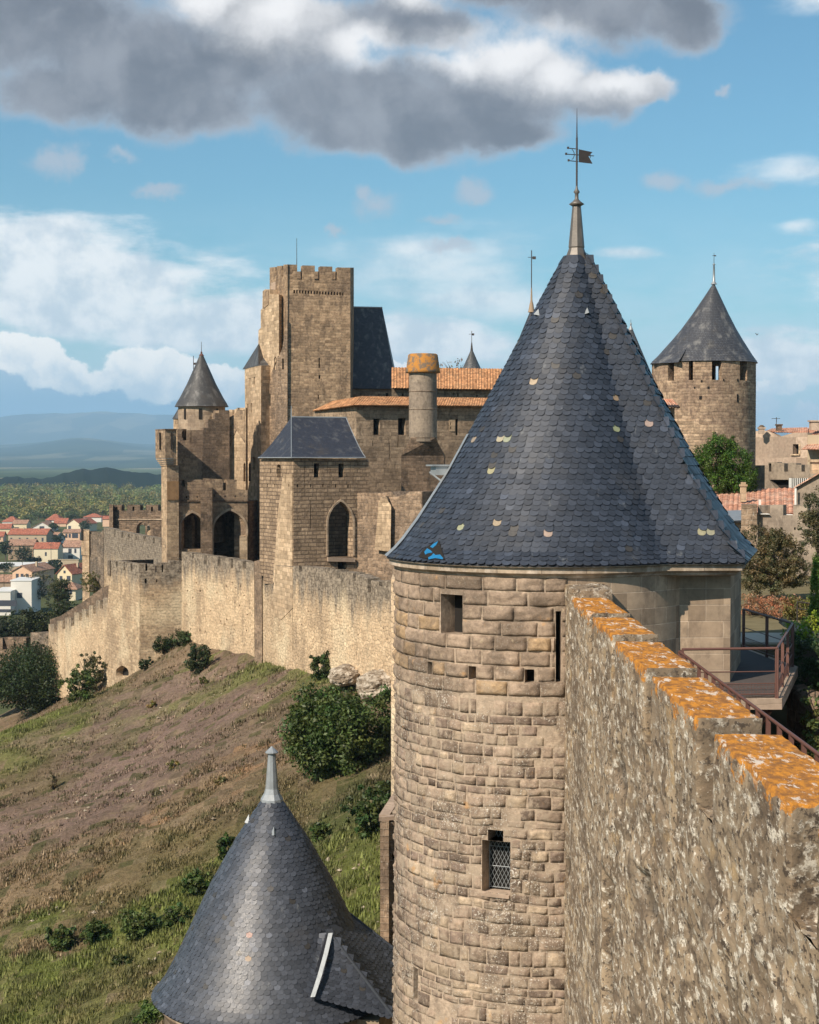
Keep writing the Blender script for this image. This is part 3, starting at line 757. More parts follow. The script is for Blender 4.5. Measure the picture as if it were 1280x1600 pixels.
# ------------------------------------------------------------------ the hillside
CTRL = []
def cp(x, y, Y): p = P(x, y, Y); CTRL.append((p.x, p.y, p.z))
for a in [(640, 1110, 101), (610, 1095, 104), (560, 1068, 109), (500, 1045, 116), (450, 1040, 121), (400, 1030, 128), (340, 1012, 137), (290, 1000, 143), (218, 1052, 145), (165, 1084, 151), (100, 1108, 142), (0, 1150, 130),
          (0, 1300, 102), (0, 1450, 86), (0, 1600, 74), (250, 1600, 68), (520, 1560, 60), (600, 1450, 66), (600, 1250, 84), (420, 1200, 98), (200, 1200, 115), (300, 1400, 83), (100, 1150, 127), (480, 1320, 84)]: cp(*a)
CTRL += [(-45, 165, -31), (-38, 150, -25.5), (-40, 178, -27), (-28, 172, -22), (-33, 160, -23), (-60, 240, -44), (-95, 200, -46), (-95, 120, -43), (-95, 60, -42), (-70, 90, -36), (-60, 130, -35), (-60, 30, -38), (-35, 50, -29),
         (-20, 30, -27), (-15, 45, -24.5), (0, 30, -20.5), (-4, 50, -22.5), (4, 60, -17), (4, 90, -15), (20, 40, -17), (40, 60, -15), (40, 20, -18), (40, 110, -13), (10, 110, -13), (0, 125, -12), (-12, 140, -12), (-18, 165, -13), (-25, 200, -20),
         (0, 180, -14), (40, 180, -16), (-40, 260, -46), (0, 280, -46), (50, 280, -46), (-95, 285, -46.4), (80, 150, -20), (80, 60, -16)]
Cn = np.array(CTRL)
def _phi(r): return r ** 1.6
_A = np.zeros((len(Cn) + 3, len(Cn) + 3)); _d = np.hypot(Cn[:, None, 0] - Cn[None, :, 0], Cn[:, None, 1] - Cn[None, :, 1])
_A[:len(Cn), :len(Cn)] = _phi(_d) - np.eye(len(Cn)) * 2.0
_Pm = np.c_[np.ones(len(Cn)), Cn[:, :2]]; _A[:len(Cn), len(Cn):] = _Pm; _A[len(Cn):, :len(Cn)] = _Pm.T
_w = np.linalg.solve(_A, np.r_[Cn[:, 2], 0, 0, 0])
def ground(x, y):
    x = np.atleast_1d(np.asarray(x, float)); y = np.atleast_1d(np.asarray(y, float))
    d = np.hypot(x[:, None] - Cn[None, :, 0], y[:, None] - Cn[None, :, 1])
    z = _phi(d) @ _w[:len(Cn)] + _w[-3] + _w[-2] * x + _w[-1] * y
    return np.clip(z, -47.2, -6)
def gz(x, y): return float(ground([x], [y])[0])
def ground_at(px, py, Ymin=45, Ymax=260):
    r = ray(px, py); Y = np.arange(Ymin, Ymax, .25); s = Y / r.y
    zz = ground(r.x * s, Y); k = np.argmax(r.z * s < zz)
    return Vector((r.x * s[k], Y[k], zz[k]))
# hillside mesh with plant cover colours
GREEN, DGREEN, STRAW, MAUVE, SOIL, OLIVE = (.150, .175, .045), (.048, .062, .022), (.275, .195, .115), (.215, .150, .122), (.36, .215, .12), (.135, .115, .05)
SPOTS = []   # (x, y, rx, ry, weight, colour)
for (px, py, rx, ry, wgt, col) in [
        (400, 1052, 13, 3.2, 2.4, GREEN), (470, 1075, 6, 3, 1.6, GREEN), (330, 1030, 6, 2, 1.2, GREEN), (40, 1135, 7, 9, 1.8, GREEN), (110, 1110, 4, 4, 1.2, GREEN), (60, 1200, 5, 9, .9, OLIVE), (20, 1185, 4, 6, .9, GREEN),
        (560, 1420, 5.5, 12, 1.9, GREEN), (600, 1360, 5, 10, 1.7, GREEN), (560, 1290, 3.5, 5, 1.3, DGREEN), (500, 1240, 3, 4, .8, OLIVE), (450, 1110, 6, 6, .7, OLIVE), (560, 1190, 4, 4, .8, OLIVE),
        (345, 1205, 1.4, 2.0, 1.3, SOIL), (275, 1255, 1.2, 1.6, .9, SOIL), (225, 1315, 1.2, 1.6, .8, SOIL), (540, 1215, 1.8, 1.4, 1.0, SOIL), (300, 1230, 3.5, 3.5, .7, STRAW), (245, 1340, 3, 2, .8, STRAW),
        (200, 1100, 9, 9, .6, MAUVE), (250, 1170, 9, 11, 1.7, MAUVE), (170, 1220, 9, 10, 1.8, MAUVE), (110, 1280, 7, 8, 1.4, MAUVE), (320, 1100, 8, 9, 1.2, MAUVE), (150, 1140, 8, 8, 1.2, MAUVE), (420, 1130, 5, 6, .8, MAUVE),
        (60, 1250, 6, 6, .6, STRAW), (30, 1330, 5, 6, .9, STRAW), (60, 1390, 6, 4, .9, STRAW), (150, 1350, 5, 4, .8, OLIVE), (250, 1370, 6, 4.5, 1.3, OLIVE), (320, 1340, 5, 4, 1.1, OLIVE), (380, 1280, 4, 6, .9, OLIVE),
        (120, 1470, 10, 3.4, 2.0, GREEN), (260, 1450, 6, 3.6, 2.0, GREEN), (330, 1400, 4, 4, 1.5, GREEN), (40, 1510, 8, 2.8, 2.0, GREEN), (40, 1575, 8, 3.4, 2.2, GREEN), (210, 1540, 4, 2.5, 1.6, GREEN), (150, 1510, 5, 2.6, 1.0, OLIVE), (190, 1580, 3.5, 3.0, .6, GREEN),
        (140, 1560, 3.6, 2.5, 1.6, STRAW), (250, 1500, 4, 2.0, 1.0, STRAW), (100, 1420, 8, 1.6, 1.3, STRAW), (230, 1590, 2, 2, 1.6, DGREEN)]:
    g_ = ground_at(px, py); SPOTS.append((g_.x, g_.y, rx, ry, wgt, col))
SP = np.array([(s[0], s[1], s[2], s[3], s[4]) for s in SPOTS]); SC = np.array([s[5] for s in SPOTS])
def cover(x, y):
    """ground colour at plan points"""
    x = np.asarray(x, float); y = np.asarray(y, float)
    nx = np.array([noise.noise_vector(Vector((a * .22, b * .22, 3))) + .6 * noise.noise_vector(Vector((a * .8, b * .8, 7))) for a, b in zip(x, y)])
    xx = x + nx[:, 0] * 4.5; yy = y + nx[:, 1] * 6
    d2 = ((xx[:, None] - SP[None, :, 0]) / SP[None, :, 2]) ** 2 + ((yy[:, None] - SP[None, :, 1]) / SP[None, :, 3]) ** 2
    wgt = SP[None, :, 4] * np.exp(-d2 * 1.6); base = np.full((len(x), 1), .22)
    W_ = np.c_[wgt ** 1.6, base]; cols = np.r_[SC, [(.215, .155, .10)]]
    c = (W_ @ cols) / W_.sum(1)[:, None]
    n3 = np.array([noise.noise(Vector((a * 1.3, b * 1.0, 21))) + .7 * noise.noise(Vector((a * 3.1, b * 2.4, 5))) for a, b in zip(x, y)])
    c = c * (1 + .35 * nx[:, 2:3]); k = np.clip((n3 - .22) * 2.2, 0, .75)[:, None]; c = c * (1 - k) + np.array([[.085, .088, .036]]) * k
    k = np.clip((-n3 - .36) * 1.8, 0, .5)[:, None]; return (c * (1 - k) + np.array([[.29, .225, .15]]) * k) * .84
xs = np.arange(-96, 61, .8); ys = np.arange(18, 290, .8)
gx, gy = np.meshgrid(xs, ys); fx, fy = gx.ravel(), gy.ravel()
fz = np.concatenate([ground(fx[i:i + 8000], fy[i:i + 8000]) for i in range(0, len(fx), 8000)])
nz = np.array([noise.noise(Vector((a * .35, b * .35, 0))) * .35 + noise.noise(Vector((a * 1.1, b * 1.1, 5))) * .14 for a, b in zip(fx, fy)])
V3 = np.stack([fx, fy, fz + nz * (fz > -45)], 1); nX, nY = len(xs), len(ys)
ii = np.arange(nY - 1)[:, None] * nX + np.arange(nX - 1)[None, :]; ii = ii.ravel()
FF = np.stack([ii, ii + 1, ii + 1 + nX, ii + nX], 1)
cen_ = V3[FF].mean(1); ccol = cover(cen_[:, 0], cen_[:, 1])
def ground_mat():
    m, t = newmat('dry grass hillside'); pos = t.n('ShaderNodeNewGeometry').outputs['Position']
    c = t.n('ShaderNodeAttribute', attribute_name='col').outputs[0]
    n1 = t.noise(pos, .9, 8, .7); n2 = t.noise(t.vm('MULTIPLY', pos, (1, .7, 1)), 4.5, 8, .75)
    c = t.vm('SCALE', c, sc=t.mr(n2, .25, .75, .45, 1.6))
    c = t.mix(t.m('MULTIPLY', t.ss(n1, .52, .66), .5), c, (.28, .21, .125))
    c = t.mix(t.m('MULTIPLY', t.ss(t.noise(t.vm('ADD', pos, (9, 4, 4)), 1.6, 8, .7), .56, .68), .5), c, (.075, .08, .035))
    fin(t, c, 1.0, t.m('ADD', n1, t.m('MULTIPLY', n2, .8)), .22, 1.0, .05); return m
M['ground'] = ground_mat()
o = np_mesh('hillside', V3, FF, ccol, M['ground'], smooth=True); tag(o, kind='structure')
hills_ob = o

# grass and weeds: one counted-by-nobody object
def tufts(name, N, Ymin, Ymax, seed, hmul=1.0, xr=None):
    rs = np.random.RandomState(seed)
    Y = 1 / rs.uniform(1 / Ymax, 1 / Ymin, N); px = rs.uniform(-60, 640, N); X = (px - 640) / F * Y
    ok = (X > -90) & (X < 2.5); X, Y = X[ok], Y[ok]
    Zg = ground(X, Y); col = cover(X, Y)
    clump = np.array([noise.noise(Vector((a * .5, b * .5, 11))) for a, b in zip(X, Y)])
    keep = (rs.random(len(X)) < np.clip(.62 + clump * 1.6, .05, 1) * np.where((col[:, 2] > col[:, 0] * .50) & (col[:, 0] > col[:, 1] * 1.2), .35, 1)) & (Zg > -45.5)
    X, Y, Zg, col = X[keep], Y[keep], Zg[keep], col[keep]; n = len(X); K = 4
    h = (rs.uniform(.07, .20, n) * hmul * (1 + .5 * (col[:, 1] > col[:, 0] * .95)))
    vs, cs = [], []
    for k in range(K):
        a = rs.uniform(0, 2 * pi, n); lean = rs.uniform(.1, .6, n) * h; wdt = rs.uniform(.03, .075, n)
        ox, oy = rs.normal(size=n) * .12, rs.normal(size=n) * .12
        b0 = np.stack([X + ox - np.sin(a) * wdt, Y + oy + np.cos(a) * wdt, Zg - .05], 1); b1 = np.stack([X + ox + np.sin(a) * wdt, Y + oy - np.cos(a) * wdt, Zg - .05], 1)
        tp = np.stack([X + ox + np.cos(a) * lean, Y + oy + np.sin(a) * lean, Zg + h * rs.uniform(.7, 1.3, n)], 1)
        vs.append(np.stack([b0, b1, tp], 1)); cs.append(col * rs.uniform(.65, 1.55, n)[:, None] * np.where(rs.random(n) < .25, 1.35, 1)[:, None])
    v = np.concatenate(vs).reshape(-1, 3); f = np.arange(len(v)).reshape(-1, 3)
    return np_mesh(name, v, f, np.clip(np.concatenate(cs), 0, 1), M['grass'])
o = tufts('hillside_grass', 90000, 58, 160, 3); tag(o, 'dry straw and green grass tufts covering the slope below the walls', 'grass', kind='stuff')

# pale stones lying on the bare parts
rs = np.random.RandomState(12); N_ = 900; Yq = 1 / rs.uniform(1 / 150, 1 / 62, N_); Xq = (rs.uniform(-20, 600, N_) - 640) / F * Yq
clu = np.array([noise.noise(Vector((a * .18, b * .18, 31))) for a, b in zip(Xq, Yq)]); kq = clu > .08; Xq, Yq = Xq[kq], Yq[kq]; Zq = ground(Xq, Yq)
o8 = np.array([[1, 0, 0], [-1, 0, 0], [0, 1, 0], [0, -1, 0], [0, 0, 1], [0, 0, -1]], float); f8 = np.array([[0, 2, 4], [2, 1, 4], [1, 3, 4], [3, 0, 4], [2, 0, 5], [1, 2, 5], [3, 1, 5], [0, 3, 5]])
Vq = []; Fq = []; Cq = []
for i in range(len(Xq)):
    r_ = rs.uniform(.04, .13) * (2.0 if rs.random() < .06 else 1); Vq.append(o8 * r_ * rs.uniform(.6, 1.4, (6, 3)) * [1.2, 1.2, .7] + [Xq[i], Yq[i], Zq[i] + r_ * .3]); Fq.append(f8 + 6 * i); Cq.append(np.repeat([np.array([.44, .37, .28]) * rs.uniform(.6, 1.2)], 8, 0))
o = np_mesh('scattered_stones', np.concatenate(Vq), np.concatenate(Fq), np.concatenate(Cq), M['ground']); tag(o, 'small pale stones scattered over the dry slope', 'stones', kind='stuff')

# ------------------------------------------------------------------ the plain, the wooded ridge, the mountains
GROUND_Z = -46.0
def far_mat(name, a, b, c3, scale, st=(1, 1, 1)):
    m, t = newmat(name); pos = t.vm('MULTIPLY', t.n('ShaderNodeNewGeometry').outputs['Position'], st)
    vo = t.n('ShaderNodeTexVoronoi', {'Vector': pos, 'Scale': scale, 'Randomness': 1.0}); r = t.n('ShaderNodeSeparateColor', {0: vo.outputs['Color']})
    c = t.mix(r.outputs[0], a, b); c = t.mix(t.ss(r.outputs[1], .72, .8), c, c3)
    c = t.mix(t.ss(t.noise(pos, scale * .8, 6, .6), .45, .6), c, a)
    fin(t, c, 1.0, None, spec=0.0); return m
M['plain'] = far_mat('fields and woods of the plain', (.045, .065, .028), (.10, .12, .045), (.30, .25, .15), .0022, (1, .5, 1))
M['ridge'] = plain('wooded ridge', (.016, .024, .018), 1, .4, .004, 0.0)  # cloud shadow over the ridge put into its dark colour
M['mount'] = far_mat('mountain slopes', (.030, .045, .026), (.05, .065, .035), (.13, .13, .08), .0026, (1, .3, 1))
M['townground'] = plain('town gardens', (.085, .095, .045), 1, .6, .02, .0)
mb = MB(); NA = 60; rr = [285, 400, 600, 900, 1300, 2000, 3000, 4500, 7000, 11000, 16000, 24000]
G = []; Us = []
mb.face([(-32000, -32000, GROUND_Z - .6), (32000, -32000, GROUND_Z - .6), (32000, 32000, GROUND_Z - .6), (-32000, 32000, GROUND_Z - .6)])
o = mb.build('plain', M['plain']); tag(o, kind='structure')
mb = MB(); mb.face([(-700, 150, GROUND_Z - .4), (200, 150, GROUND_Z - .4), (300, 1500, GROUND_Z - .4), (-900, 1500, GROUND_Z - .4)])
tag(mb.build('town_ground', M['townground']), kind='structure')
def relief(name, mat, Y0, Y1, nY_, hf, seed, a0=-.42, a1=.42, nA=260):
    mb = MB(); G = []; Us = []
    for j in range(nY_ + 1):
        f = j / nY_; Y = Y0 * (Y1 / Y0) ** f; row = []; ur = []
        for i in range(nA + 1):
            X = Y * (a0 + (a1 - a0) * i / nA); pxx = 640 + F * X / Y
            row.append((X, Y, max(GROUND_Z - 5, hf(pxx, Y, X, f)))); ur.append((X, Y))
        G.append(row); Us.append(ur)
    mb.grid(G, Us); o = mb.build(name, mat); tag(o, kind='structure'); return o
def fbm(x, y, s, o=4):
    v = 0; a = 1
    for k in range(o): v += a * noise.noise(Vector((x * s, y * s, k * 3.1))); s *= 2.1; a *= .5
    return v
def ridge_h(px, Y, X, f):       # dark wooded hills
    crest = 715 - Y * 0      # reference
    prof = 30 + 20 * math.exp(-((px - 145) / 50) ** 2) + 14 * math.exp(-((px - 225) / 25) ** 2) - 10 * math.exp(-((px - 20) / 60) ** 2) + 14 * fbm(px, 0, .02)
    return GROUND_Z - 3 + prof * .60 * math.exp(-((f - .45) / .3) ** 2) + 2.2 * fbm(X, Y, .012)
relief('wooded_ridge', M['ridge'], 2450, 3300, 24, ridge_h, 1, -.32, .32, 420)
def foot_h(px, Y, X, f):
    b = GROUND_Z + 165 * f ** 1.1 + 30 * fbm(X, Y, .0004) * f
    return b + 95 * math.exp(-((px - 130) / 75) ** 2) * math.exp(-((f - .75) / .25) ** 2) + 40 * math.exp(-((px - 420) / 160) ** 2) * f
relief('foothills', M['mount'], 7600, 17000, 36, foot_h, 2)
def mt_h(px, Y, X, f):
    s = 560 + 110 * math.exp(-((px - 150) / 120) ** 2) + 60 * math.exp(-((px - 420) / 120) ** 2) + 24 * fbm(px, 0, .012) - 150 * max(0, (px - 600) / 700)
    return GROUND_Z + s * math.sin(min(1, f * 1.25) * pi / 2) ** 1.2 * (1 + .08 * fbm(X, Y, .0005))
relief('mountain', M['mount'], 17500, 24500, 20, mt_h, 3)

# woods beyond the town: one mass of crowns
rs = np.random.RandomState(4)
def crowns(name, N, px0, px1, Y0, Y1, rmin, rmax, col, seed, z0=GROUND_Z):
    rs = np.random.RandomState(seed)
    bm_v = []; bm_f = []
    import bmesh
    bm = bmesh.new(); bmesh.ops.create_icosphere(bm, subdivisions=2, radius=1); v0 = np.array([v.co[:] for v in bm.verts]); f0 = np.array([[v.index for v in f.verts] for f in bm.faces]); bm.free()
    Y = 1 / rs.uniform(1 / Y1, 1 / Y0, N); px = rs.uniform(px0, px1, N); X = (px - 640) / F * Y; r = rs.uniform(rmin, rmax, N)
    V_ = []; F_ = []; C_ = []
    for i in range(N):
        q = v0 * (1 + rs.normal(size=(len(v0), 1)) * .17); q = q * np.array([r[i], r[i], r[i] * rs.uniform(.8, 1.15)]) + np.array([X[i], Y[i], z0 + r[i] * rs.uniform(.9, 1.7)])
        V_.append(q); F_.append(f0 + i * len(v0)); g_ = rs.uniform(.55, 1.5)
        k = np.array(col) * g_; k[0] *= rs.uniform(.75, 1.35); C_.append(np.repeat(k[None, :], len(f0), 0) * rs.uniform(.75, 1.25, (len(f0), 1)))
    return np_mesh(name, np.concatenate(V_), np.concatenate(F_), np.clip(np.concatenate(C_), 0, 1), M['woods'], smooth=False)
m_, t_ = newmat('woodland canopy'); pos_ = t_.n('ShaderNodeNewGeometry').outputs['Position']; c_ = t_.n('ShaderNodeAttribute', attribute_name='col').outputs[0]
nn_ = t_.noise(pos_, .35, 6, .7); fin(t_, t_.vm('SCALE', c_, sc=t_.mr(nn_, .3, .7, .5, 1.6)), 1.0, nn_, 2.5, 1.0, .02); M['woods'] = m_
def wood_cloud(name, N, px0, px1, Y0, Y1, rmin, rmax, col, seed, per, leaf):
    rs = np.random.RandomState(seed); Y = 1 / rs.uniform(1 / Y1, 1 / Y0, N); X = (rs.uniform(px0, px1, N) - 640) / F * Y; r = rs.uniform(rmin, rmax, N)
    hz = np.array([noise.noise(Vector((a * .006, b * .006, 2))) for a, b in zip(X, Y)]) * 6
    return leaf_cloud(name, np.stack([X, Y, GROUND_Z + r * rs.uniform(.5, .9, N) + hz * .5, r], 1), per, leaf, col, None, 'leaf', seed, .9, .5)
o = wood_cloud('distant_woods', 2300, -260, 420, 1230, 2300, 3.5, 7.5, (.16, .165, .055), 5, 110, 1.15); tag(o, 'belt of bright green woodland between the town and the blue hills', 'woods', kind='stuff')
o = wood_cloud('valley_woods', 900, 350, 1500, 1230, 2300, 5, 9, (.05, .07, .03), 6, 50, 1.8); tag(o, 'woodland of the valley hidden behind the castle', 'woods', kind='stuff')

# ------------------------------------------------------------------ the town
M['h_cream'] = plain('cream house wall', (.62, .52, .34), .9, .08, .5); M['h_white'] = plain('white house wall', (.62, .59, .53), .9, .08, .5)
M['h_pink'] = plain('peach house wall', (.60, .40, .27), .9, .08, .5); M['h_beige'] = plain('beige house wall', (.40, .32, .22), .9, .15, .5)
M['h_yellow'] = plain('pale yellow house wall', (.62, .54, .38), .9, .08, .5); M['h_brown'] = plain('brown house wall', (.30, .22, .15), .9, .2, .5)
M['h_win'] = plain('house window', (.06, .065, .08), .3, .2); M['flatroof'] = plain('flat white roof', (.62, .62, .60), .9, .1, .3); M['shutter'] = plain('brown shutter', (.16, .08, .06), .7, .1)
def house(name, label, x0, x1, ytop, ybase, depth, wall, roof, kind='hip', rh=None, yaw=0, wins=(), cat='house', over=.5, chim=0, ridge=None):
    """x0..x1 = front wall, ytop/ybase = its eave and foot in the photograph; the foot stands on the town ground unless hidden"""
    Yb = -GROUND_Z * F / (ybase - 715); xm = (x0 + x1) / 2
    cx = (xm - 640) / F * Yb; wd = (x1 - x0) / F * Yb; hw = (ybase - ytop) / F * Yb; rh = (rh if rh is not None else 1.6)
    t = thing(name, label, cat, (cx, Yb, GROUND_Z)); co, si = cos(yaw), sin(yaw)
    def q(a, b, z): return (cx + a * co - b * si, Yb + a * si + b * co, GROUND_Z + z)
    hx = wd / 2; mb = MB()
    fr = [(-hx, 0), (hx, 0), (hx, depth), (-hx, depth)]
    for i in range(4):
        a, b = fr[i], fr[(i + 1) % 4]
        if kind == 'gable_front' and i in (0, 2): mb.face([q(*a, -1), q(*b, -1), q(*b, hw), q(0, a[1], hw + rh), q(*a, hw)])
        elif kind == 'gable_side' and i in (1, 3): mb.face([q(*a, -1), q(*b, -1), q(*b, hw), q(a[0], depth / 2, hw + rh), q(*a, hw)])
        else: mb.face([q(*a, -1), q(*b, -1), q(*b, hw), q(*a, hw)])
    mb.build('wall', M[wall], t)
    mb = MB(); o_ = over; th = .22
    def sheet(pts):
        mb.face([q(*p) for p in pts]); n = len(pts)
        lowp = [(p[0], p[1], p[2] - th) for p in pts]; mb.face([q(*p) for p in lowp][::-1])
        for i in range(n): mb.face([q(*lowp[i]), q(*lowp[(i + 1) % n]), q(*pts[(i + 1) % n]), q(*pts[i])])
    e = hw + th; k = o_ * rh / (hx if kind == 'gable_front' else depth / 2)
    if kind == 'gable_front':
        sheet([(-hx - o_, -o_, e - k), (0, -o_, e + rh), (0, depth + o_, e + rh), (-hx - o_, depth + o_, e - k)])
        sheet([(hx + o_, depth + o_, e - k), (0.001, depth + o_, e + rh), (0.001, -o_, e + rh), (hx + o_, -o_, e - k)])
    elif kind == 'gable_side':
        sheet([(-hx - o_, -o_, e - k), (hx + o_, -o_, e - k), (hx + o_, depth / 2, e + rh), (-hx - o_, depth / 2, e + rh)])
        sheet([(-hx - o_, depth / 2 + .001, e + rh), (hx + o_, depth / 2 + .001, e + rh), (hx + o_, depth + o_, e - k), (-hx - o_, depth + o_, e - k)])
    elif kind == 'hip':
        m_ = min(hx * .8, depth / 2)
        sheet([(-hx - o_, -o_, e - k), (hx + o_, -o_, e - k), (hx - m_, depth / 2, e + rh), (-hx + m_, depth / 2, e + rh)])
        sheet([(hx + o_, -o_, e - k), (hx + o_, depth + o_, e - k), (hx - m_, depth / 2, e + rh)])
        sheet([(-hx - o_, depth + o_, e - k), (-hx - o_, -o_, e - k), (-hx + m_, depth / 2, e + rh)])
        sheet([(hx + o_, depth + o_, e - k), (-hx - o_, depth + o_, e - k), (-hx + m_, depth / 2, e + rh), (hx - m_, depth / 2, e + rh)])
    elif kind == 'flat': sheet([(-hx - .2, -.2, e), (hx + .2, -.2, e), (hx + .2, depth, e + rh), (-hx - .2, depth, e + rh)])
    rf = mb.build('roof', M[roof], t)
    for c_ in range(chim):
        mb = MB(); p = q(hx * (.45 - .8 * c_), depth * .45, hw + rh * .6); mb.box(p, (.7, .7, 1.7), yaw); mb.build('chimney', M['h_beige'], rf)
    for (u, z0, ww, hh) in wins:   # in fractions of the front
        mb = MB(); a = -hx + u * wd; zz = z0 * hw; w2 = ww / 2
        p = [(a - w2, -.06, zz), (a + w2, -.06, zz), (a + w2, -.06, zz + hh), (a - w2, -.06, zz + hh)]
        mb.face([q(*x) for x in p]); 
        for i in range(4): mb.face([q(*p[i]), q(*p[(i + 1) % 4]), q(p[(i + 1) % 4][0], .05, p[(i + 1) % 4][2]), q(p[i][0], .05, p[i][2])])
        mb.build('window', M['h_win'], t)
    return t
H = house
H('modern_building', 'large white modern building with dark window bands at the left edge of the town', -14, 15, 925, 960, 14, 'h_white', 'flatroof', 'flat', .1, 0, [(.5, .36, 9, 1.7), (.5, .08, 9, .9)], 'building')
H('modern_building', 'white building with a stepped curved parapet in front of the peach house', 15.5, 48, 908, 957, 12, 'h_white', 'flatroof', 'flat', .1, 0, [(.1, .12, 1.5, 3.4), (.42, .45, 1.6, 1.6)], 'building')
H('town_house', 'peach house with three tall shuttered windows on its gable', 17, 50, 893, 930, 17, 'h_pink', 'tile_brown', 'gable_front', 1.9, -.22, [(.25, .62, 1.0, 2.2), (.5, .62, 1.0, 2.2), (.76, .62, 1.0, 2.2)], chim=1)
H('town_house', 'long low shed with a white flat roof behind the peach house', -10, 76, 885, 893, 14, 'h_beige', 'flatroof', 'flat', .6, .06, [], 'shed')
H('town_house', 'white gabled house with a bright red roof beside the wall turret', 87, 113, 896, 912, 15, 'h_cream', 'tile_red', 'gable_front', 3.0, -.35, [(.25, .3, 1.2, 1.6), (.78, .25, 1.6, 1.9), (.5, 1.0, .9, 1.0)], chim=1)
H('town_house', 'small yellow house with a broad faded roof below the red gabled one', 92, 117, 920, 937, 9, 'h_yellow', 'tile_brown', 'hip', 1.6, -.05, [(.3, .5, .9, 1.6), (.5, .5, .9, 1.6), (.7, .5, .9, 1.6)], over=.8)
H('town_house', 'tall cream house with one small window and a plain brown-red roof', 52, 89.5, 857.5, 877, 11, 'h_yellow', 'tile_red', 'gable_side', 2.4, .0, [(.5, .42, .8, 1.7)], over=.3)
H('town_house', 'brown stone house joined to the left of the cream one', 12, 51, 852, 874, 14, 'h_brown', 'tile_brown', 'gable_side', 2.2, .05, [(.12, .5, .9, 1.3)])
H('town_house', 'bluish white house with shutters right of the cream one', 97.5, 124, 854.5, 874, 10, 'h_white', 'tile_brown', 'gable_side', 2.5, -.04, [(.42, .5, 1.5, 2.0), (.74, .5, .9, 2.0), (.45, .05, 2.2, 1.5)])
H('town_house', 'long beige house with a wide red roof across the middle of the town', 12, 72, 835, 851, 15, 'h_beige', 'tile_red', 'gable_side', 2.6, -.03, [(.08, .3, 1, 2), (.3, .3, 1, 2), (.5, .3, 1, 2), (.72, .3, 1, 2), (.9, .3, 1, 2)], chim=2)
H('town_house', 'narrow white house tucked at the right end of the long red roof', 73, 85, 841, 849, 12, 'h_white', 'tile_brown', 'gable_side', 2.8, -.3, [])
H('town_house', 'white house with a low wide gable and a dark attic window', 50, 80, 824, 829.5, 20, 'h_white', 'tile_brown', 'gable_front', 3.2, 0, [(.5, .6, 3, 1.6)])
H('town_house', 'cream house with a pinkish roof at the left of the white gable', 19, 41, 818.5, 827, 12, 'h_cream', 'tile_brown', 'gable_side', 2.2, 0, [(.3, .2, 3, .6)])
H('town_house', 'far house with red hip roof and white box on top at the upper left', 3, 25, 815, 821, 16, 'h_white', 'tile_red', 'hip', 3.0, 0, [])
H('town_house', 'red roofed villa with a white penthouse in front of the woods', 71, 94, 812.5, 819, 16, 'h_white', 'tile_red', 'hip', 3.6, 0, [(.3, .4, 2, 1.6), (.7, .4, 2, 1.6)])
H('town_house', 'yellow gabled house beside the orange hipped roof', 103, 126, 819, 830, 22, 'h_yellow', 'tile_red', 'gable_front', 3.0, -.3, [(.2, .3, 2, 2)])
H('town_house', 'orange walled house with a brown lean-to roof under the yellow gable', 98, 124, 832, 843, 12, 'h_pink', 'tile_brown', 'gable_side', 1.5, 0, [(.2, .25, 1.2, 2.2), (.4, .25, 1.2, 2.2), (.72, .2, 3.4, 2.6)])
H('town_house', 'house cut by the left edge of the view under an orange red roof', -22, 15, 826, 834, 14, 'h_cream', 'tile_red', 'gable_side', 2.6, .1, [])
H('town_house', 'small peach house at the left edge half hidden by a dark tree', -14, 4, 838, 846, 12, 'h_pink', 'tile_red', 'gable_side', 2.2, .1, [(.7, .3, 1, 1.5)])
H('town_house', 'low house with a brown lean-to roof left of the peach gable', -12, 16, 909, 918, 10, 'h_brown', 'tile_brown', 'gable_side', 2.0, 0, [])
H('garden_wall', 'long plain garden wall below the bluish white house', 79, 122, 875, 884, .5, 'h_beige', 'h_beige', 'flat', .05, 0, [], 'wall')
H('town_house', 'pale house low at the left edge among dark trees', 7, 18, 857, 864, 10, 'h_cream', 'tile_red', 'gable_side', 1.5, 0, [])
H('town_house', 'far orange chimneyed house just left of the gate building', 160, 172, 811, 822, 12, 'h_pink', 'tile_red', 'gable_side', 1.8, 0, [])
H('town_house', 'far white house above the orange one seen against the woods', 130, 158, 808, 815, 12, 'h_white', 'tile_red', 'hip', 2.2, 0, [])
H('town_house', 'pair of low red roofs between the villa and the yellow gable', 84, 103, 817.5, 822, 14, 'h_pink', 'tile_red', 'gable_side', 3.0, 0, [])
H('town_house', 'far white house showing behind the dark battlements', 244, 262, 795, 803, 12, 'h_white', 'tile_brown', 'gable_side', 2.0, 0, [])
for (px, py, ht) in ((34, 905, 9), (79, 880, 8.5), (5, 930, 9), (92, 838, 9), (60, 900, 8)):
    Yb = -GROUND_Z * F / (py - 715); x_ = (px - 640) / F * Yb
    t_p = thing('utility_pole', 'thin wooden utility pole among the town houses', 'pole', (x_, Yb, GROUND_Z), 'utility poles in the town'); mb = MB(); mb.bar((x_, Yb, GROUND_Z - .5), (x_, Yb, GROUND_Z + ht), .13, 6, r2=.09); mb.build('shaft', M['bark'], t_p)
    mb = MB(); mb.bar((x_ - .9, Yb, GROUND_Z + ht - .5), (x_ + .9, Yb, GROUND_Z + ht - .3), .06, 5); mb.build('crossarm', M['bark'], t_p)
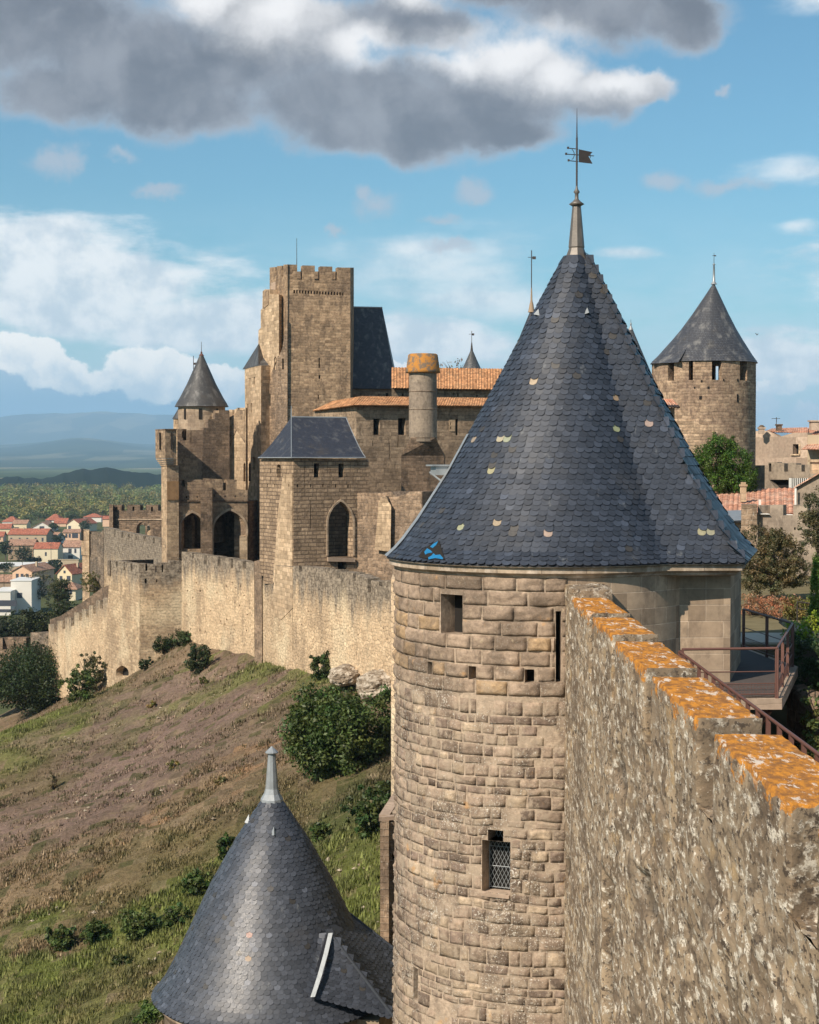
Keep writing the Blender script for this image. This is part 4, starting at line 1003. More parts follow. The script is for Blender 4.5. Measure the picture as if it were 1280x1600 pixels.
# town trees
def town_tree(px, py, rpx, hpx, lab, col, seed, Yo=None):
    Yb = Yo or -GROUND_Z * F / (py - 715); r = rpx / F * Yb; h = hpx / F * Yb
    b = ((px - 640) / F * Yb, Yb, GROUND_Z if not Yo else -(py - 715) / F * Yb)
    rnd = random.Random(seed); B = [(rnd.uniform(-.45, .45) * r, rnd.uniform(-.4, .4) * r, h * rnd.uniform(.45, .68), r * rnd.uniform(.45, .7), r * .6, h * rnd.uniform(.26, .38)) for _ in range(5)]
    return tree('garden_tree', lab, 'tree', b, h, B, 110, r * .17, 12, max(.35, r * .055), col, r * .07, 'trees among the town houses', seed)
DT = (.030, .045, .020); MT = (.055, .075, .028); OT = (.11, .10, .045)
for a in [(38, 882, 22, 30, 'dark rounded tree in front of the brown stone house', DT, 11), (8, 876, 16, 34, 'dark tree at the left edge below the long beige house', DT, 12), (90, 851, 12, 17, 'dark tree behind the bluish white house', DT, 13),
          (85, 830, 10, 14, 'small green tree beside the white gable', MT, 14), (52, 880, 16, 10, 'low dark tree at the foot of the cream house', DT, 15), (84, 893, 14, 20, 'dark conifer left of the red gabled house', DT, 16),
          (128, 832, 16, 20, 'rounded green tree by the wall turret', (.05, .07, .03), 17), (58, 952, 30, 66, 'tall thin leaved olive tree in front of the white building', OT, 18), (88, 902, 9, 22, 'dark slim tree at the side of the red gabled house', DT, 19),
          (6, 893, 14, 14, 'bush row in front of the white shed', DT, 20), (45, 818, 14, 16, 'bright green tree behind the white gable', (.10, .13, .045), 21), (15, 812, 14, 14, 'green tree behind the red hip roof', (.08, .11, .04), 22),
          (110, 812, 16, 15, 'bright tree behind the orange hipped roof', (.09, .12, .04), 23), (60, 812, 14, 13, 'tree between the villa and the white gable', (.07, .10, .035), 24), (120, 872, 8, 14, 'small tree beside the turret below the bluish house', DT, 25),
          (95, 945, 14, 20, 'grey green bush beside the small yellow house', (.06, .075, .05), 26), (70, 848, 7, 9, 'dark shrub at the end of the long house', DT, 27), (140, 812, 14, 16, 'dark tree left of the gate building', (.05, .07, .03), 28)]:
    town_tree(*a)
# ------------------------------------------------------------------ the near round tower
TC = (3.13, 38.0); TR = 3.45
tower = thing('round_tower', 'large near round tower with a dark scale-slated cone roof and forked weather vane', 'tower', (TC[0], TC[1], -22))
def cylw(u, v, out): return cyl(u, v + .07 * noise.noise(Vector((u * .55, v * .4, 2))) + .03 * noise.noise(Vector((u * 1.9, v, 7))), out)
def cyl(u, v, out):      # u = arc metres from the front, to the right positive
    a = u / TR; bat = max(0, -5.0 - v) * .006
    r = TR + out + bat
    return (TC[0] + r * sin(a), TC[1] - r * cos(a), v)
def cyl_uv(px, py):
    r = ray(px, py); a_ = r.x ** 2 + r.y ** 2; b_ = -2 * (r.x * TC[0] + r.y * TC[1]); c_ = TC[0] ** 2 + TC[1] ** 2 - TR ** 2
    s = (-b_ - math.sqrt(max(0, b_ * b_ - 4 * a_ * c_))) / (2 * a_); p = r * s
    return (atan2(p.x - TC[0], -(p.y - TC[1])) * TR, p.z)
def chole(x0, y0, x1, y1):
    a = cyl_uv(x0, (y0 + y1) / 2); b = cyl_uv(x1, (y0 + y1) / 2); xm = (x0 + x1) / 2
    return (a[0], b[0], cyl_uv(xm, y1)[1], cyl_uv(xm, y0)[1])
h_sq = chole(689, 929, 723, 991); h_slit = chole(868.5, 955, 877, 1066)
h_put = [chole(668, 1034, 675.5, 1054), chole(732, 1041, 744, 1062), chole(820, 1046, 835, 1067)]
h_glass = chole(754, 1314, 798, 1397); h_glass_top = chole(763, 1297, 787, 1314.0)
h_glass_top = (h_glass_top[0], h_glass_top[1], h_glass[3], h_glass_top[3])
h_low = chole(648.5, 1512, 655.5, 1562)
holes = [h_sq, h_slit, h_glass, h_glass_top, h_low] + h_put
ztop = -2.42; U0, U1 = -TR * 1.62, TR * .062; UE = TR * 1.35
mb = MB()
holed_grid(mb, [U0 + (U1 - U0) * k / 60 for k in range(61)], [-22 + (ztop + 22) * k / 40 for k in range(41)], holes, cyl, .45, c=(.40, .31, .23))
for h in (h_glass, h_glass_top): pass
def cols_up(r, v):
    k = r.uniform(.78, 1.15); c = (.315, .235, .172) if r.random() < .85 else (.37, .255, .15)
    return tuple(x * k for x in c)
def cols_lo(r, v):
    k = r.uniform(.55, 1.25); q = r.random(); c = (.32, .24, .178) if q < .6 else ((.22, .162, .125) if q < .86 else (.44, .34, .24))
    return tuple(x * k for x in c)
zc = cyl_uv(760, 1086)[1]
bh = (ztop - .10 - zc) / 8.0
lay_blocks(mb, cyl, U0, U1, zc, ztop - .09, bh, .50, 1.0, holes, .042, .034, .022, cols_up, 3, 0, nv_=6)
lay_blocks(mb, cylw, U0, U1, -21, zc, .235, .16, .60, holes, .010, .055, .020, cols_lo, 5, .42, nv_=4)
wall_o = mb.build('wall', M['block'], tower)
# frame blocks round the leaded window
mb = MB()
# smooth ashlar side
ash = MB(); n = 26
holed_grid(ash, [U1 + (2 * pi * TR - U1 + U0) * k / 60 for k in range(61)], [-22, -12, -5, ztop], [], cyl, .3)
ash.build('inner_wall', M['ashlar'], tower)
# openings
def cyl_panel(h, depth, name, mat, parent, grow=.0):
    m_ = MB(); a, b, c_, d = h; m_.face([cyl(a - grow, c_ - grow, -depth), cyl(b + grow, c_ - grow, -depth), cyl(b + grow, d + grow, -depth), cyl(a - grow, d + grow, -depth)])
    return m_.build(name, mat, parent)
cyl_panel(h_sq, .44, 'window_opening', M['dark'], tower); cyl_panel(h_slit, .44, 'arrow_slit', M['dark'], tower); cyl_panel(h_low, .2, 'arrow_slit', M['dark'], tower)
for h in h_put: cyl_panel(h, .40, 'putlog_hole', M['dark'], tower)
gl = cyl_panel((h_glass[0], h_glass[1], h_glass[2], h_glass_top[3]), .42, 'leaded_window', M['dark'], tower, .02)
mb = MB(); a, b, c_, d = h_glass[0], h_glass[1], h_glass[2] + .03, h_glass_top[3]
def gp(u, v): return Vector(cyl(u, v, -.36))
wd_, hg_ = b - a, d - c_; sl = 1.75; st_ = .098
for s in (1, -1):
    k = -60
    while k < 60:
        # line v = c_ + s*sl*(u-a) + k*st_*sl, clipped to the rectangle
        pts = []
        for i in range(41):
            u = a + wd_ * i / 40; v = c_ + s * sl * (u - a) + k * st_ * sl
            if c_ <= v <= d and (v < h_glass[3] or h_glass_top[0] < u < h_glass_top[1]): pts.append((u, v))
        if len(pts) > 2: mb.bar(gp(*pts[0]), gp(*pts[-1]), .006, 4)
        k += 1
for v in (c_ + hg_ * .02, c_ + hg_ * .36, c_ + hg_ * .68): mb.bar(gp(a, v), gp(b, v), .010, 4)
mb.bar(gp(a + .02, c_), gp(a + .02, h_glass[3]), .012, 4); mb.bar(gp(b - .02, c_), gp(b - .02, h_glass[3]), .012, 4)
mb.build('lattice', M['lead'], gl)
mb = MB(); p = cyl((a + b) / 2, c_ - .09, -.16); mb.box(p, (b - a - .01, .42, .07), ((a + b) / 2) / TR); mb.build('sill', M['render'], tower)
# shoulder corbels of the window head (quarter rounds)
mb = MB()
for (ua, ub, sg) in ((h_glass[0], h_glass_top[0], 1), (h_glass[1], h_glass_top[1], -1)): 
    pass

# the square projection on the town side
B0 = Vector((5.35, 36.0)); B1 = Vector((7.06, 36.0)); B2 = Vector((8.02, 39.6)); B3 = Vector((7.2, 41.6)); B4 = Vector((3.8, 41.9))
mb = MB(); mb.prism([B0, B1, B2, B3, B4], -22, ztop + .02)
mb.build('projecting_wall', M['ashlar'], tower)
# eave outline in plan
AX = Vector((3.85, 38.0)); ER = 3.66
def outline_pts(R, corner):
    pts = []
    a_s = radians(232); a_e = radians(232)  # arc from back-left round the front to the right (angles clockwise from front)
    out = []
    for k in range(97):
        a = radians(-172 + k * (172 + 41) / 96); out.append(Vector((TC[0] + R * sin(a), TC[1] - R * cos(a))))
    out += [Vector(c_) for c_ in corner]; return out
EAVE = outline_pts(ER, [(7.24, 35.32), (8.40, 39.75), (7.4, 41.95), (3.5, 42.2)])
def polar_r(poly, ang):
    d = Vector((sin(ang), -cos(ang))); best = None
    for i in range(len(poly)):
        a, b = poly[i] - AX, poly[(i + 1) % len(poly)] - AX; e = b - a
        den = d.x * e.y - d.y * e.x
        if abs(den) < 1e-9: continue
        t_ = (a.x * e.y - a.y * e.x) / den; s_ = (a.x * d.y - a.y * d.x) / den
        if t_ > 0 and -1e-6 <= s_ <= 1 + 1e-6 and (best is None or t_ > best): best = t_
    return best or 4.3
PROF = [(-2.27, 1.0), (-2.16, .972), (-2.0, .932), (-1.41, .832), (-.37, .678), (1.26, .474), (3.33, .222), (4.56, .072)]
PL = [0]
for (a, b), (c_, d) in zip(PROF, PROF[1:]): PL.append(PL[-1] + hypot(c_ - a, (d - b) * 4.37))
def prof_at(t_):
    s = t_ * PL[-1]
    for i in range(len(PL) - 1):
        if s <= PL[i + 1] + 1e-9:
            f = (s - PL[i]) / (PL[i + 1] - PL[i]); return PROF[i][0] + (PROF[i + 1][0] - PROF[i][0]) * f, PROF[i][1] + (PROF[i + 1][1] - PROF[i][1]) * f
    return PROF[-1]
aP1 = atan2(7.24 - AX.x, -(35.32 - AX.y)); aP2 = atan2(8.40 - AX.x, -(39.75 - AX.y))
def sector(a0, a1, n):
    angs = [a0 + (a1 - a0) * k / n for k in range(n + 1)]; rs_ = [polar_r(EAVE, a) for a in angs]
    def surf(t_):
        z, g_ = prof_at(t_)
        k = min(1, t_ / .5); out = []
        for a, r in zip(angs, rs_):
            r2 = r * g_
            out.append(Vector((AX.x + sin(a) * r2, AX.y - cos(a) * r2, z)))
        return out
    return surf
secA = sector(aP2 - 2 * pi, aP1, 110); secB = sector(aP1, aP2, 14)
mb = MB()
for sec in (secA, secB):
    G = [[p - Vector((0, 0, .02)) for p in sec(k / 24)] for k in range(25)]
    mb.grid(G, None, c=(.02, .022, .03))
mb.face([Vector((p.x, p.y, -2.32)) for p in (secA(0) + secB(0))][::-1], None, c=(.1, .08, .06))
TAN = [(782, 686), (846, 684), (853, 684), (836, 656), (831, 662), (768, 735), (781, 821), (859, 837), (718, 827), (964, 625), (964, 675), (985, 662), (1010, 662), (1036, 668), (1014, 684), (1024, 684), (1099, 833), (1113, 833), (740, 687), (790, 686), (758, 652)]
slates(mb, secA, 60, .19, special=TAN, tan=.0008, spc=(.30, .255, .175), base=(.029, .036, .051), tilt=.024)
slates(mb, secB, 34, .20, kind='rect', tilt=.05, tan=0, base=(.05, .09, .12))  # sky reflection on this face put into a lighter, bluer base colour
roof_o = mb.build('roof', M['slate'], tower)
# blue tarpaulin showing through the broken slates at the left eave
def on_roof(px, py, lift):
    best = None
    for k in range(0, 60):
        t_ = k / 300
        for a in np.linspace(-1.5, -.3, 90):
            z, g_ = prof_at(t_); r = polar_r_c(a) * g_; p = Vector((AX.x + sin(a) * r, AX.y - cos(a) * r, z)); q = PX(p)
            e = (q[0] - px) ** 2 + (q[1] - py) ** 2
            if best is None or e < best[0]: best = (e, a, t_, p)
    a = best[1]; n_ = Vector((sin(a) * .85, -cos(a) * .85, .55)).normalized(); return best[3] + n_ * lift
_rc = {}
def polar_r_c(a):
    k = round(float(a), 5)
    if k not in _rc: _rc[k] = polar_r(EAVE, a)
    return _rc[k]
def patch(pts, lift, name, mat, parent, th=.006):
    q = [on_roof(x, y, lift) for x, y in pts]; m_ = MB(); m_.face(q); m_.face([p - Vector((0, 0, th)) for p in q][::-1])
    for i in range(len(q)):
        j = (i + 1) % len(q); m_.face([q[i], q[j], q[j] - Vector((0, 0, th)), q[i] - Vector((0, 0, th))])
    return m_.build(name, mat, parent)
M['tarp'] = plain('blue tarpaulin', (.012, .15, .33), .5, .4, 14, .3, 0, .8)
M['void'] = M['dark']
patch([(657, 871), (664, 862), (676, 853), (690, 846), (692, 856), (697, 876), (668, 875)], .058, 'hole', M['dark'], roof_o)
patch([(666, 864), (671, 860), (676, 862), (679, 866), (672, 866), (668, 868)], .064, 'tarpaulin', M['tarp'], roof_o)
patch([(671, 873), (677, 871), (680, 867), (683, 869), (690, 869), (696, 874), (695, 877), (684, 875), (673, 876)], .064, 'tarpaulin', M['tarp'], roof_o)
patch([(676, 856), (680, 851), (687, 847), (684, 853), (679, 857)], .064, 'tarpaulin', M['tarp'], roof_o)
# lead vents, left verge flashing and dormer beak
def roof_pt(px, py):
    best = None
    for k in range(0, 100):
        t_ = k / 100
        for a in np.linspace(-1.7, 1.0, 110):
            z, g_ = prof_at(t_); r = polar_r_c(a) * g_; p = Vector((AX.x + sin(a) * r, AX.y - cos(a) * r, z)); q = PX(p)
            e = (q[0] - px) ** 2 + (q[1] - py) ** 2
            if best is None or e < best[0]: best = (e, a, p)
    return best[2], best[1]
for (x, y) in ((843, 490), (917, 487), (961, 484)):
    p, a = roof_pt(x, y); mb = MB(); o_ = Vector((sin(a), -cos(a), 0)); s_ = Vector((cos(a), sin(a), 0))
    tip = p + Vector((0, 0, .10)) + o_ * .03; l, r = p - s_ * .085 - Vector((0, 0, .06)) + o_ * .05, p + s_ * .085 - Vector((0, 0, .06)) + o_ * .05; f = p + o_ * .16 - Vector((0, 0, .03))
    mb.face([l, f, tip]); mb.face([f, r, tip]); mb.build('roof_vent', M['lead'], roof_o)
mb = MB()
for i, (pa, pb) in enumerate([((612, 858), (632, 838)), ((632, 838), (655, 806)), ((655, 806), (680, 768)), ((680, 768), (700, 738))]):
    pass
p, a = roof_pt(697, 742); L_ = Vector((-sin(.2), 0, 0))
c0 = p + Vector((-.14, -.05, .14)); mb = MB()
mb.box(c0 + Vector((0, 0, -.12)), (.34, .4, .20), .3); mb.box(c0 + Vector((-.02, 0, .085)), (.5, .5, .035), .3); mb.bar(c0 + Vector((-.25, -.2, -.05)), c0 + Vector((.05, -.25, -.28)), .025); mb.build('vent_hood', M['lead'], roof_o)
vb = MB()
for i in range(22):
    t0_, t1_ = i * .78 / 22, (i + 1.02) * .78 / 22
    a = -1.47
    def vp(t_, da, li):
        z, g_ = prof_at(t_); r = polar_r_c(round(a + da, 4)) * g_ + li; return Vector((AX.x + sin(a + da) * r, AX.y - cos(a + da) * r, z + li * .4))
    if t1_ < .46: vb.face([vp(t0_, -.09, .05), vp(t0_, .05, .05), vp(t1_, .05, .05), vp(t1_, -.09, .05)])
vb.build('flashing', M['lead'], roof_o)

# cornice of two mouldings following the plan
def offset_outline(d):
    return outline_pts(ER - .05 + d, [(7.20 + d * .8, 35.38 - d), (8.30 + d, 39.70 + d * .3), (7.35, 41.9 + d), (3.5, 42.1 + d)])
mb = MB()
prof = [(.03, -2.275), (.03, -2.31), (-.01, -2.33), (-.01, -2.44), (-.05, -2.455), (-.12, -2.50), (-.13, -2.53), (-.16, -2.545), (-.20, -2.56), (-.24, -2.56)]
G = [[Vector((p.x, p.y, z)) for p in offset_outline(d)] for d, z in prof]; Us = []
for row in G:
    s = 0; ur = [(0, row[0].z)]
    for a, b in zip(row, row[1:]): s += (b - a).length; ur.append((s, b.z))
    Us.append(ur)
mb.grid(G, Us, smooth=False, closed=True); mb.build('cornice', M['cornice'], tower)
# limewashed wall plate: pale broken mortar line between slates and cornice
# finial and weather vane
mb = MB(); fx, fy = AX.x, AX.y
zb = 4.45
def fz_(y): return Z(y, 38, 900)
mb.lathe(fx, fy, [(.36, fz_(420)), (.355, fz_(416)), (.30, fz_(412)), (.175, fz_(388)), (.185, fz_(386)), (.10, fz_(323)), (.11, fz_(321))], 8, smooth=False)
fin_o = mb.build('finial', M['oldlead'], tower)
mb = MB(); mb.lathe(fx, fy, [(.10, fz_(322)), (.18, fz_(319)), (.10, fz_(315)), (.045, fz_(311)), (.04, fz_(303)), (.075, fz_(300)), (.03, fz_(295)), (.02, fz_(290))], 12); mb.build('finial_cap', M['oldlead'], fin_o)
mb = MB(); mb.bar((fx, fy, fz_(312)), (fx, fy, fz_(215)), .022, 7); mb.bar((fx, fy, fz_(216)), (fx, fy, fz_(169)), .018, 6, r2=.005); mb.build('rod', M['iron'], tower)
mb = MB(); S = 38 / F
def vpn(x, y, dy=0): return Vector((fx + (x - 899) * S * 1.0, fy + dy + (x - 899) * S * .25, fz_(y)))
for (y0, x0, x1) in ((232, 885, 901), (241.5, 882, 926), (251.5, 886, 901)):
    mb.bar(vpn(x0, y0), vpn(x1, y0 + .8), .011, 5); mb.box(vpn(x0, y0 + 1.0), (.045, .045, .045))
for k in range(5):
    a0_, a1_ = -1.2 + k * .48, -1.2 + (k + 1) * .48; mb.bar(vpn(889 + 6 * cos(a0_) , 241.5 + 8.5 * sin(a0_)), vpn(889 + 6 * cos(a1_), 241.5 + 8.5 * sin(a1_)), .008, 4)
fl = [(902, 233), (924, 236.5), (917.5, 243), (924, 254.5), (902, 253)]
for s in (.012, -.012): 
    q = [vpn(x, y, s) for x, y in fl]; mb.face([q[0], q[1], q[2]]); mb.face([q[0], q[2], q[4]]); mb.face([q[2], q[3], q[4]])
mb.bar(vpn(920.5, 238), vpn(920.5, 246), .008, 4)
mb.build('weather_vane', M['iron'], tower)

# ------------------------------------------------------------------ the parapet wall running away to the tower
WX = 3.30; TH = .74
par = thing('parapet_wall', 'tall lichened parapet wall with orange topped merlons leading to the near round tower', 'wall', (WX + .4, 24, -18))
mb = MB(); ys_ = []
gy0, gy1, gz0, gz1 = 7.6, 34.75, -14.5, -3.96
ys_ = list(np.geomspace(gy0, gy1, 330)); zs_ = list(np.arange(gz0, gz1 + .001, .065))
grv = (26.3, 27.7)   # vertical chase beside the tower
def face_off(y, z):
    p = Vector((0, y * .85, z * 1.35)); d, _ = noise.voronoi(p * 1.6, distance_metric='DISTANCE', exponent=2.5)
    st_ = min(.30, d[1] - d[0]); o_ = st_ * .22 * (.5 + .9 * noise.noise(p * .45 + Vector((3, 3, 3))))
    o_ += .05 * noise.noise(p * 1.1) + .03 * noise.noise(p * 4.3) + .012 * noise.noise(p * 11)
    ch_ = 0
    if grv[0] < y < grv[1] and z < -6.9: o_ -= .30
    if y > 27.7: o_ = o_ * .35 + .01
    o_ *= .95
    fd = min(1, max(0, (-4.0 - z) / .35)); 
    # eroded pockets
    e = noise.noise(Vector((5, y * .6, z * .9)))
    if e > .42: o_ -= (e - .42) * .55
    return o_ * fd + .015 * (1 - fd)
G = []; Us = []
for z in zs_:
    G.append([(WX - face_off(y, z), y, z) for y in ys_]); Us.append([(y, z) for y in ys_])
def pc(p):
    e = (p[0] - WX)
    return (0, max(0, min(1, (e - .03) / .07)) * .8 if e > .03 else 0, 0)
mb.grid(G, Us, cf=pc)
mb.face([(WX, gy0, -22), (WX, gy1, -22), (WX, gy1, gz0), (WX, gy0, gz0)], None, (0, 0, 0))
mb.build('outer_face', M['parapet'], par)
mb = MB()
G = []; Us = []
xs2 = np.linspace(WX + .02, WX + TH, 8); 
for x in xs2: G.append([Vector((x, y, -4.0)) + nv((x, y, -4), 4, .03) for y in np.arange(gy0, gy1, .12)]); Us.append([(x, y) for y in np.arange(gy0, gy1, .12)])
mb.grid(G, Us, cf=lambda p: (.15, 0, 0)); mb.face([(WX + TH, gy0, -5), (WX + TH, gy1, -5), (WX + TH, gy1, -4), (WX + TH, gy0, -4)]); mb.build('crenel_sill', M['parapet'], par)
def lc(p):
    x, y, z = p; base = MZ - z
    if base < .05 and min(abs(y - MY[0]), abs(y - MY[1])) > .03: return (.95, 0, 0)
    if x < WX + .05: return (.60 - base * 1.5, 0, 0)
    return (-.3, .42, 0)  # end and rear faces carry the notch shade as darker colour
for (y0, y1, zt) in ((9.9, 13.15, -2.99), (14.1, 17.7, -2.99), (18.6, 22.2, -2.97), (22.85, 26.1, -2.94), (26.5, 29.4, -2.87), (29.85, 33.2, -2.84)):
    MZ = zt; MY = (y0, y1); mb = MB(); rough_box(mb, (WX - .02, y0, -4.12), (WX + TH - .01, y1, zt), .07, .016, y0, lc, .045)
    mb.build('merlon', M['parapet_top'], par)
mb = MB(); rough_box(mb, (WX - .02, 33.25, -4.06), (WX + TH + .1, 34.9, -2.66), .1, .03, 3, lambda p: (0, 0, 0), .05); mb.build('end_pier', M['parapet'], par)

# wall walk, railing, platform
walk = MB(); walk.box((4.8, 23.5, -5.2), (1.5, 24, .2)); walk.box((4.9, 23.5, -22), (1.3, 24, 16.8)); o = walk.build('wall_walk', M['render']); tag(o, kind='structure')
def railing(name, label, pts, H=1.0, nper=1.6, mesh=True, base=-4.95, fine=()):
    t = thing(name, label, 'railing', (pts[0][0], pts[0][1], base)); mr_ = MB(); 
    for a, b in zip(pts, pts[1:]):
        a3, b3 = Vector((*a, base)), Vector((*b, base)); L = (b3 - a3).length; n = max(1, int(round(L / nper))); d = (b3 - a3) / n
        mt = MB(); mt.bar(a3 + Vector((0, 0, H)), b3 + Vector((0, 0, H)), .028, 8); mt.build('handrail', M['rust'], t)
        for f in (.27, .52): mr_.bar(a3 + Vector((0, 0, H * f)), b3 + Vector((0, 0, H * f)), .012, 5)
        mr_.bar(a3 + Vector((0, 0, .05)), b3 + Vector((0, 0, .05)), .015, 5)
        for k in range(n + 1):
            p = a3 + d * k; m_ = MB(); m_.box(p + Vector((0, 0, -.12)), (.065, .065, H + .11), atan2(d.y, d.x)); m_.build('post', M['rust'], t)
        if mesh:
            k = 0
            while k < L:
                p = a3 + (b3 - a3) * (k / L); mr_.bar(p + Vector((0, 0, .05)), p + Vector((0, 0, H * .27)), .0035, 4); k += .07
            for z in (.11, .17, .23): mr_.bar(a3 + Vector((0, 0, z)), b3 + Vector((0, 0, z)), .0035, 4)
    mr_.build('mesh_panel', M['rust'], t); return t
railing('walk_railing', 'long brown steel railing along the inner edge of the wall walk', [(5.45, 15.0), (5.45, 21.8), (5.5, 33.3)], .97, .78, False, -4.92)
railing('platform_railing', 'brown steel railing with wire mesh round the small platform by the tower', [(5.62, 33.7), (7.62, 33.9), (9.13, 39.0), (8.72, 42.7)], 1.0, 1.65, True)
pf_ = thing('platform', 'timber floored stone edged platform behind the near tower', 'platform', (7.4, 37, -5.1))
mb = MB(); plan = [(5.5, 33.85), (7.72, 33.85), (9.28, 39.05), (8.8, 43), (6, 43)]; mb.prism(plan, -5.22, -4.99); mb.build('stone_edge', M['render'], pf_)
mb = MB(); M['deck'] = plain('grey deck boards', (.085, .07, .062), .8, .3, 6)
for k in range(56):
    y = 34.05 + k * .155
    xr = 7.55 + (y - 33.9) * .29 if y < 39 else 9.0 - (y - 39) * .1
    mb.box(((5.7 + xr) / 2, y, -4.975), (xr - 5.7, .145, .03), c=(1, 1, 1))
mb.build('deck', M['deck'], pf_)
mb = MB(); mb.bar((7.5, 34.1, -5.25), (6.6, 35.6, -7.2), .09); mb.build('strut', M['rust'], pf_)
mb = MB(); mb.bar((8.9, 38.8, -5.25), (7.4, 38.6, -7.4), .09); mb.build('strut', M['rust'], pf_)

# ------------------------------------------------------------------ the lower round tower in front of the slope
LT = Vector((-4.22, 50.0)); low = thing('low_tower', 'lower round tower with a pale leaded tip on its dark conical slate roof', 'tower', (LT.x, LT.y, -26))
LP = [(-16.42, 3.66), (-16.28, 3.52), (-16.0, 3.32), (-15.3, 2.93), (-14.26, 2.44), (-13.05, 1.86), (-11.7, 1.10), (-10.55, .33)]
LL = [0]
for (a, b), (c_, d) in zip(LP, LP[1:]): LL.append(LL[-1] + hypot(c_ - a, d - b))
def lp_at(t_):
    s = t_ * LL[-1]
    for i in range(len(LL) - 1):
        if s <= LL[i + 1] + 1e-9:
            f = (s - LL[i]) / (LL[i + 1] - LL[i]); return LP[i][0] + (LP[i + 1][0] - LP[i][0]) * f, LP[i][1] + (LP[i + 1][1] - LP[i][1]) * f
    return LP[-1]
def lsurf(t_):
    z, r = lp_at(t_); return [Vector((LT.x + r * sin(a), LT.y - r * cos(a), z)) for a in np.linspace(-pi, pi, 97)]
mb = MB(); G = [[p - Vector((0, 0, .02)) for p in lsurf(k / 20)] for k in range(21)]; mb.grid(G, None, c=(.02, .022, .03))
slates(mb, lsurf, 50, .195, tan=.002, base=(.050, .056, .070), spc=(.25, .13, .09), special=[(390, 1463), (388, 1500)])
lroof = mb.build('roof', M['slate'], low)
# hipped link roof running to the wall on the right
def lz(px, py, Y): return P(px, py, Y)
A_, B_, C_, D_, E_ = P(516, 1460, 47.8), P(488, 1560, 46.85), P(618, 1594, 47.55), P(640, 1500, 50.6), P(548, 1430, 50.6)
mb = MB()
def flat_slates(mb, e0, e1, t0_, t1_, rows, width):
    """courses between an eave line e0-e1 and a top line t0-t1"""
    def s(t_):
        a = e0.lerp(t0_, t_); b = e1.lerp(t1_, t_); return [a.lerp(b, k / 8) for k in range(9)]
    slates(mb, s, rows, width, tan=.004, base=(.050, .057, .074))
    n_ = (e1 - e0).cross(t0_ - e0).normalized()
    if n_.z < 0: n_ = -n_
    mb.face([e0 - n_ * .03, e1 - n_ * .03, t1_ - n_ * .03, t0_ - n_ * .03], None, (.02, .022, .03))
flat_slates(mb, B_ + Vector((-.14, .04, .04)), C_ + (B_ - C_).normalized() * .16, A_ + Vector((-.2, .06, -.05)), A_ + (B_ - C_).normalized() * .10, 20, .2)
flat_slates(mb, C_ + (D_ - C_).normalized() * .13, D_ + Vector((.3, 0, -.3)), A_ + (E_ - A_).normalized() * .13, E_, 20, .2)
mb.build('link_roof', M['slate'], low)
mb = MB(); mb.bar(A_ + Vector((0, 0, .03)), C_ + Vector((0, 0, .03)), .06, 6, c=(.05, .057, .07)); mb.build('hip_cap', M['slate'], low)
mb = MB(); mb.bar(E_ + Vector((0, 0, .02)), D_ + Vector((.3, 0, -.28)), .05, 6, c=(.05, .057, .07)); mb.build('ridge_cap', M['slate'], low)
mb = MB(); pl_ = [A_ + Vector((0, -.03, .03)), A_.lerp(B_, .33) + Vector((.03, -.05, .04)), A_.lerp(B_, .68) + Vector((.03, -.05, .04)), B_ + Vector((0, -.03, .03))]
for a, b in zip(pl_, pl_[1:]):
    mb.face([a + Vector((-.05, -.02, .02)), a + Vector((.08, -.02, .03)), b + Vector((.08, -.02, .03)), b + Vector((-.05, -.02, .02))])
mb.build('flashing', M['lead'], low)
mb = MB(); mb.lathe(LT.x, LT.y, [(3.38, -26), (3.30, -16.75), (3.42, -16.72), (3.46, -16.6), (3.40, -16.5)], 64); mb.prism([(-3.0, 48), (-.9, 47.75), (-.2, 52), (-3, 53)], -26, -16.55); mb.build('wall', M['ashlar'], low)
mb = MB()
for px in (285, 430, 560):
    p = P(px, 1597, 46.9); mb.box(Vector((p.x, 50 - math.sqrt(3.28 ** 2 - min(3.1, abs(p.x - LT.x)) ** 2), -17.3)), (.16, .2, .35))
mb.build('putlog_hole', M['dark'], low)
mb = MB(); zt = lambda y: Z(y, 50, 421)
mb.lathe(LT.x, LT.y, [(.355, zt(1252)), (.345, zt(1248)), (.25, zt(1240)), (.20, zt(1232)), (.115, zt(1178)), (.20, zt(1176.5)), (.20, zt(1175)), (.05, zt(1168)), (.01, zt(1166))], 10, smooth=False); mb.build('finial', M['lead'], low)
for (x, y, a) in ((424, 1303, .15), (383, 1292, -1.35)):
    z = Z(y, 49, x); r = interp([(q, w_) for q, w_ in LP], z); r -= .07; p = Vector((LT.x + sin(a) * r, LT.y - cos(a) * r, z)); o_ = Vector((sin(a), -cos(a), 0)); s_ = Vector((cos(a), sin(a), 0))
    mb = MB(); l, r_, f, tip = p - s_ * .1 + o_ * .1 - Vector((0, 0, .08)), p + s_ * .1 + o_ * .1 - Vector((0, 0, .08)), p + o_ * .22 - Vector((0, 0, .05)), p + Vector((0, 0, .2)) + o_ * .08
    mb.face([l, f, tip]); mb.face([f, r_, tip]); mb.build('roof_vent', M['lead'], lroof)

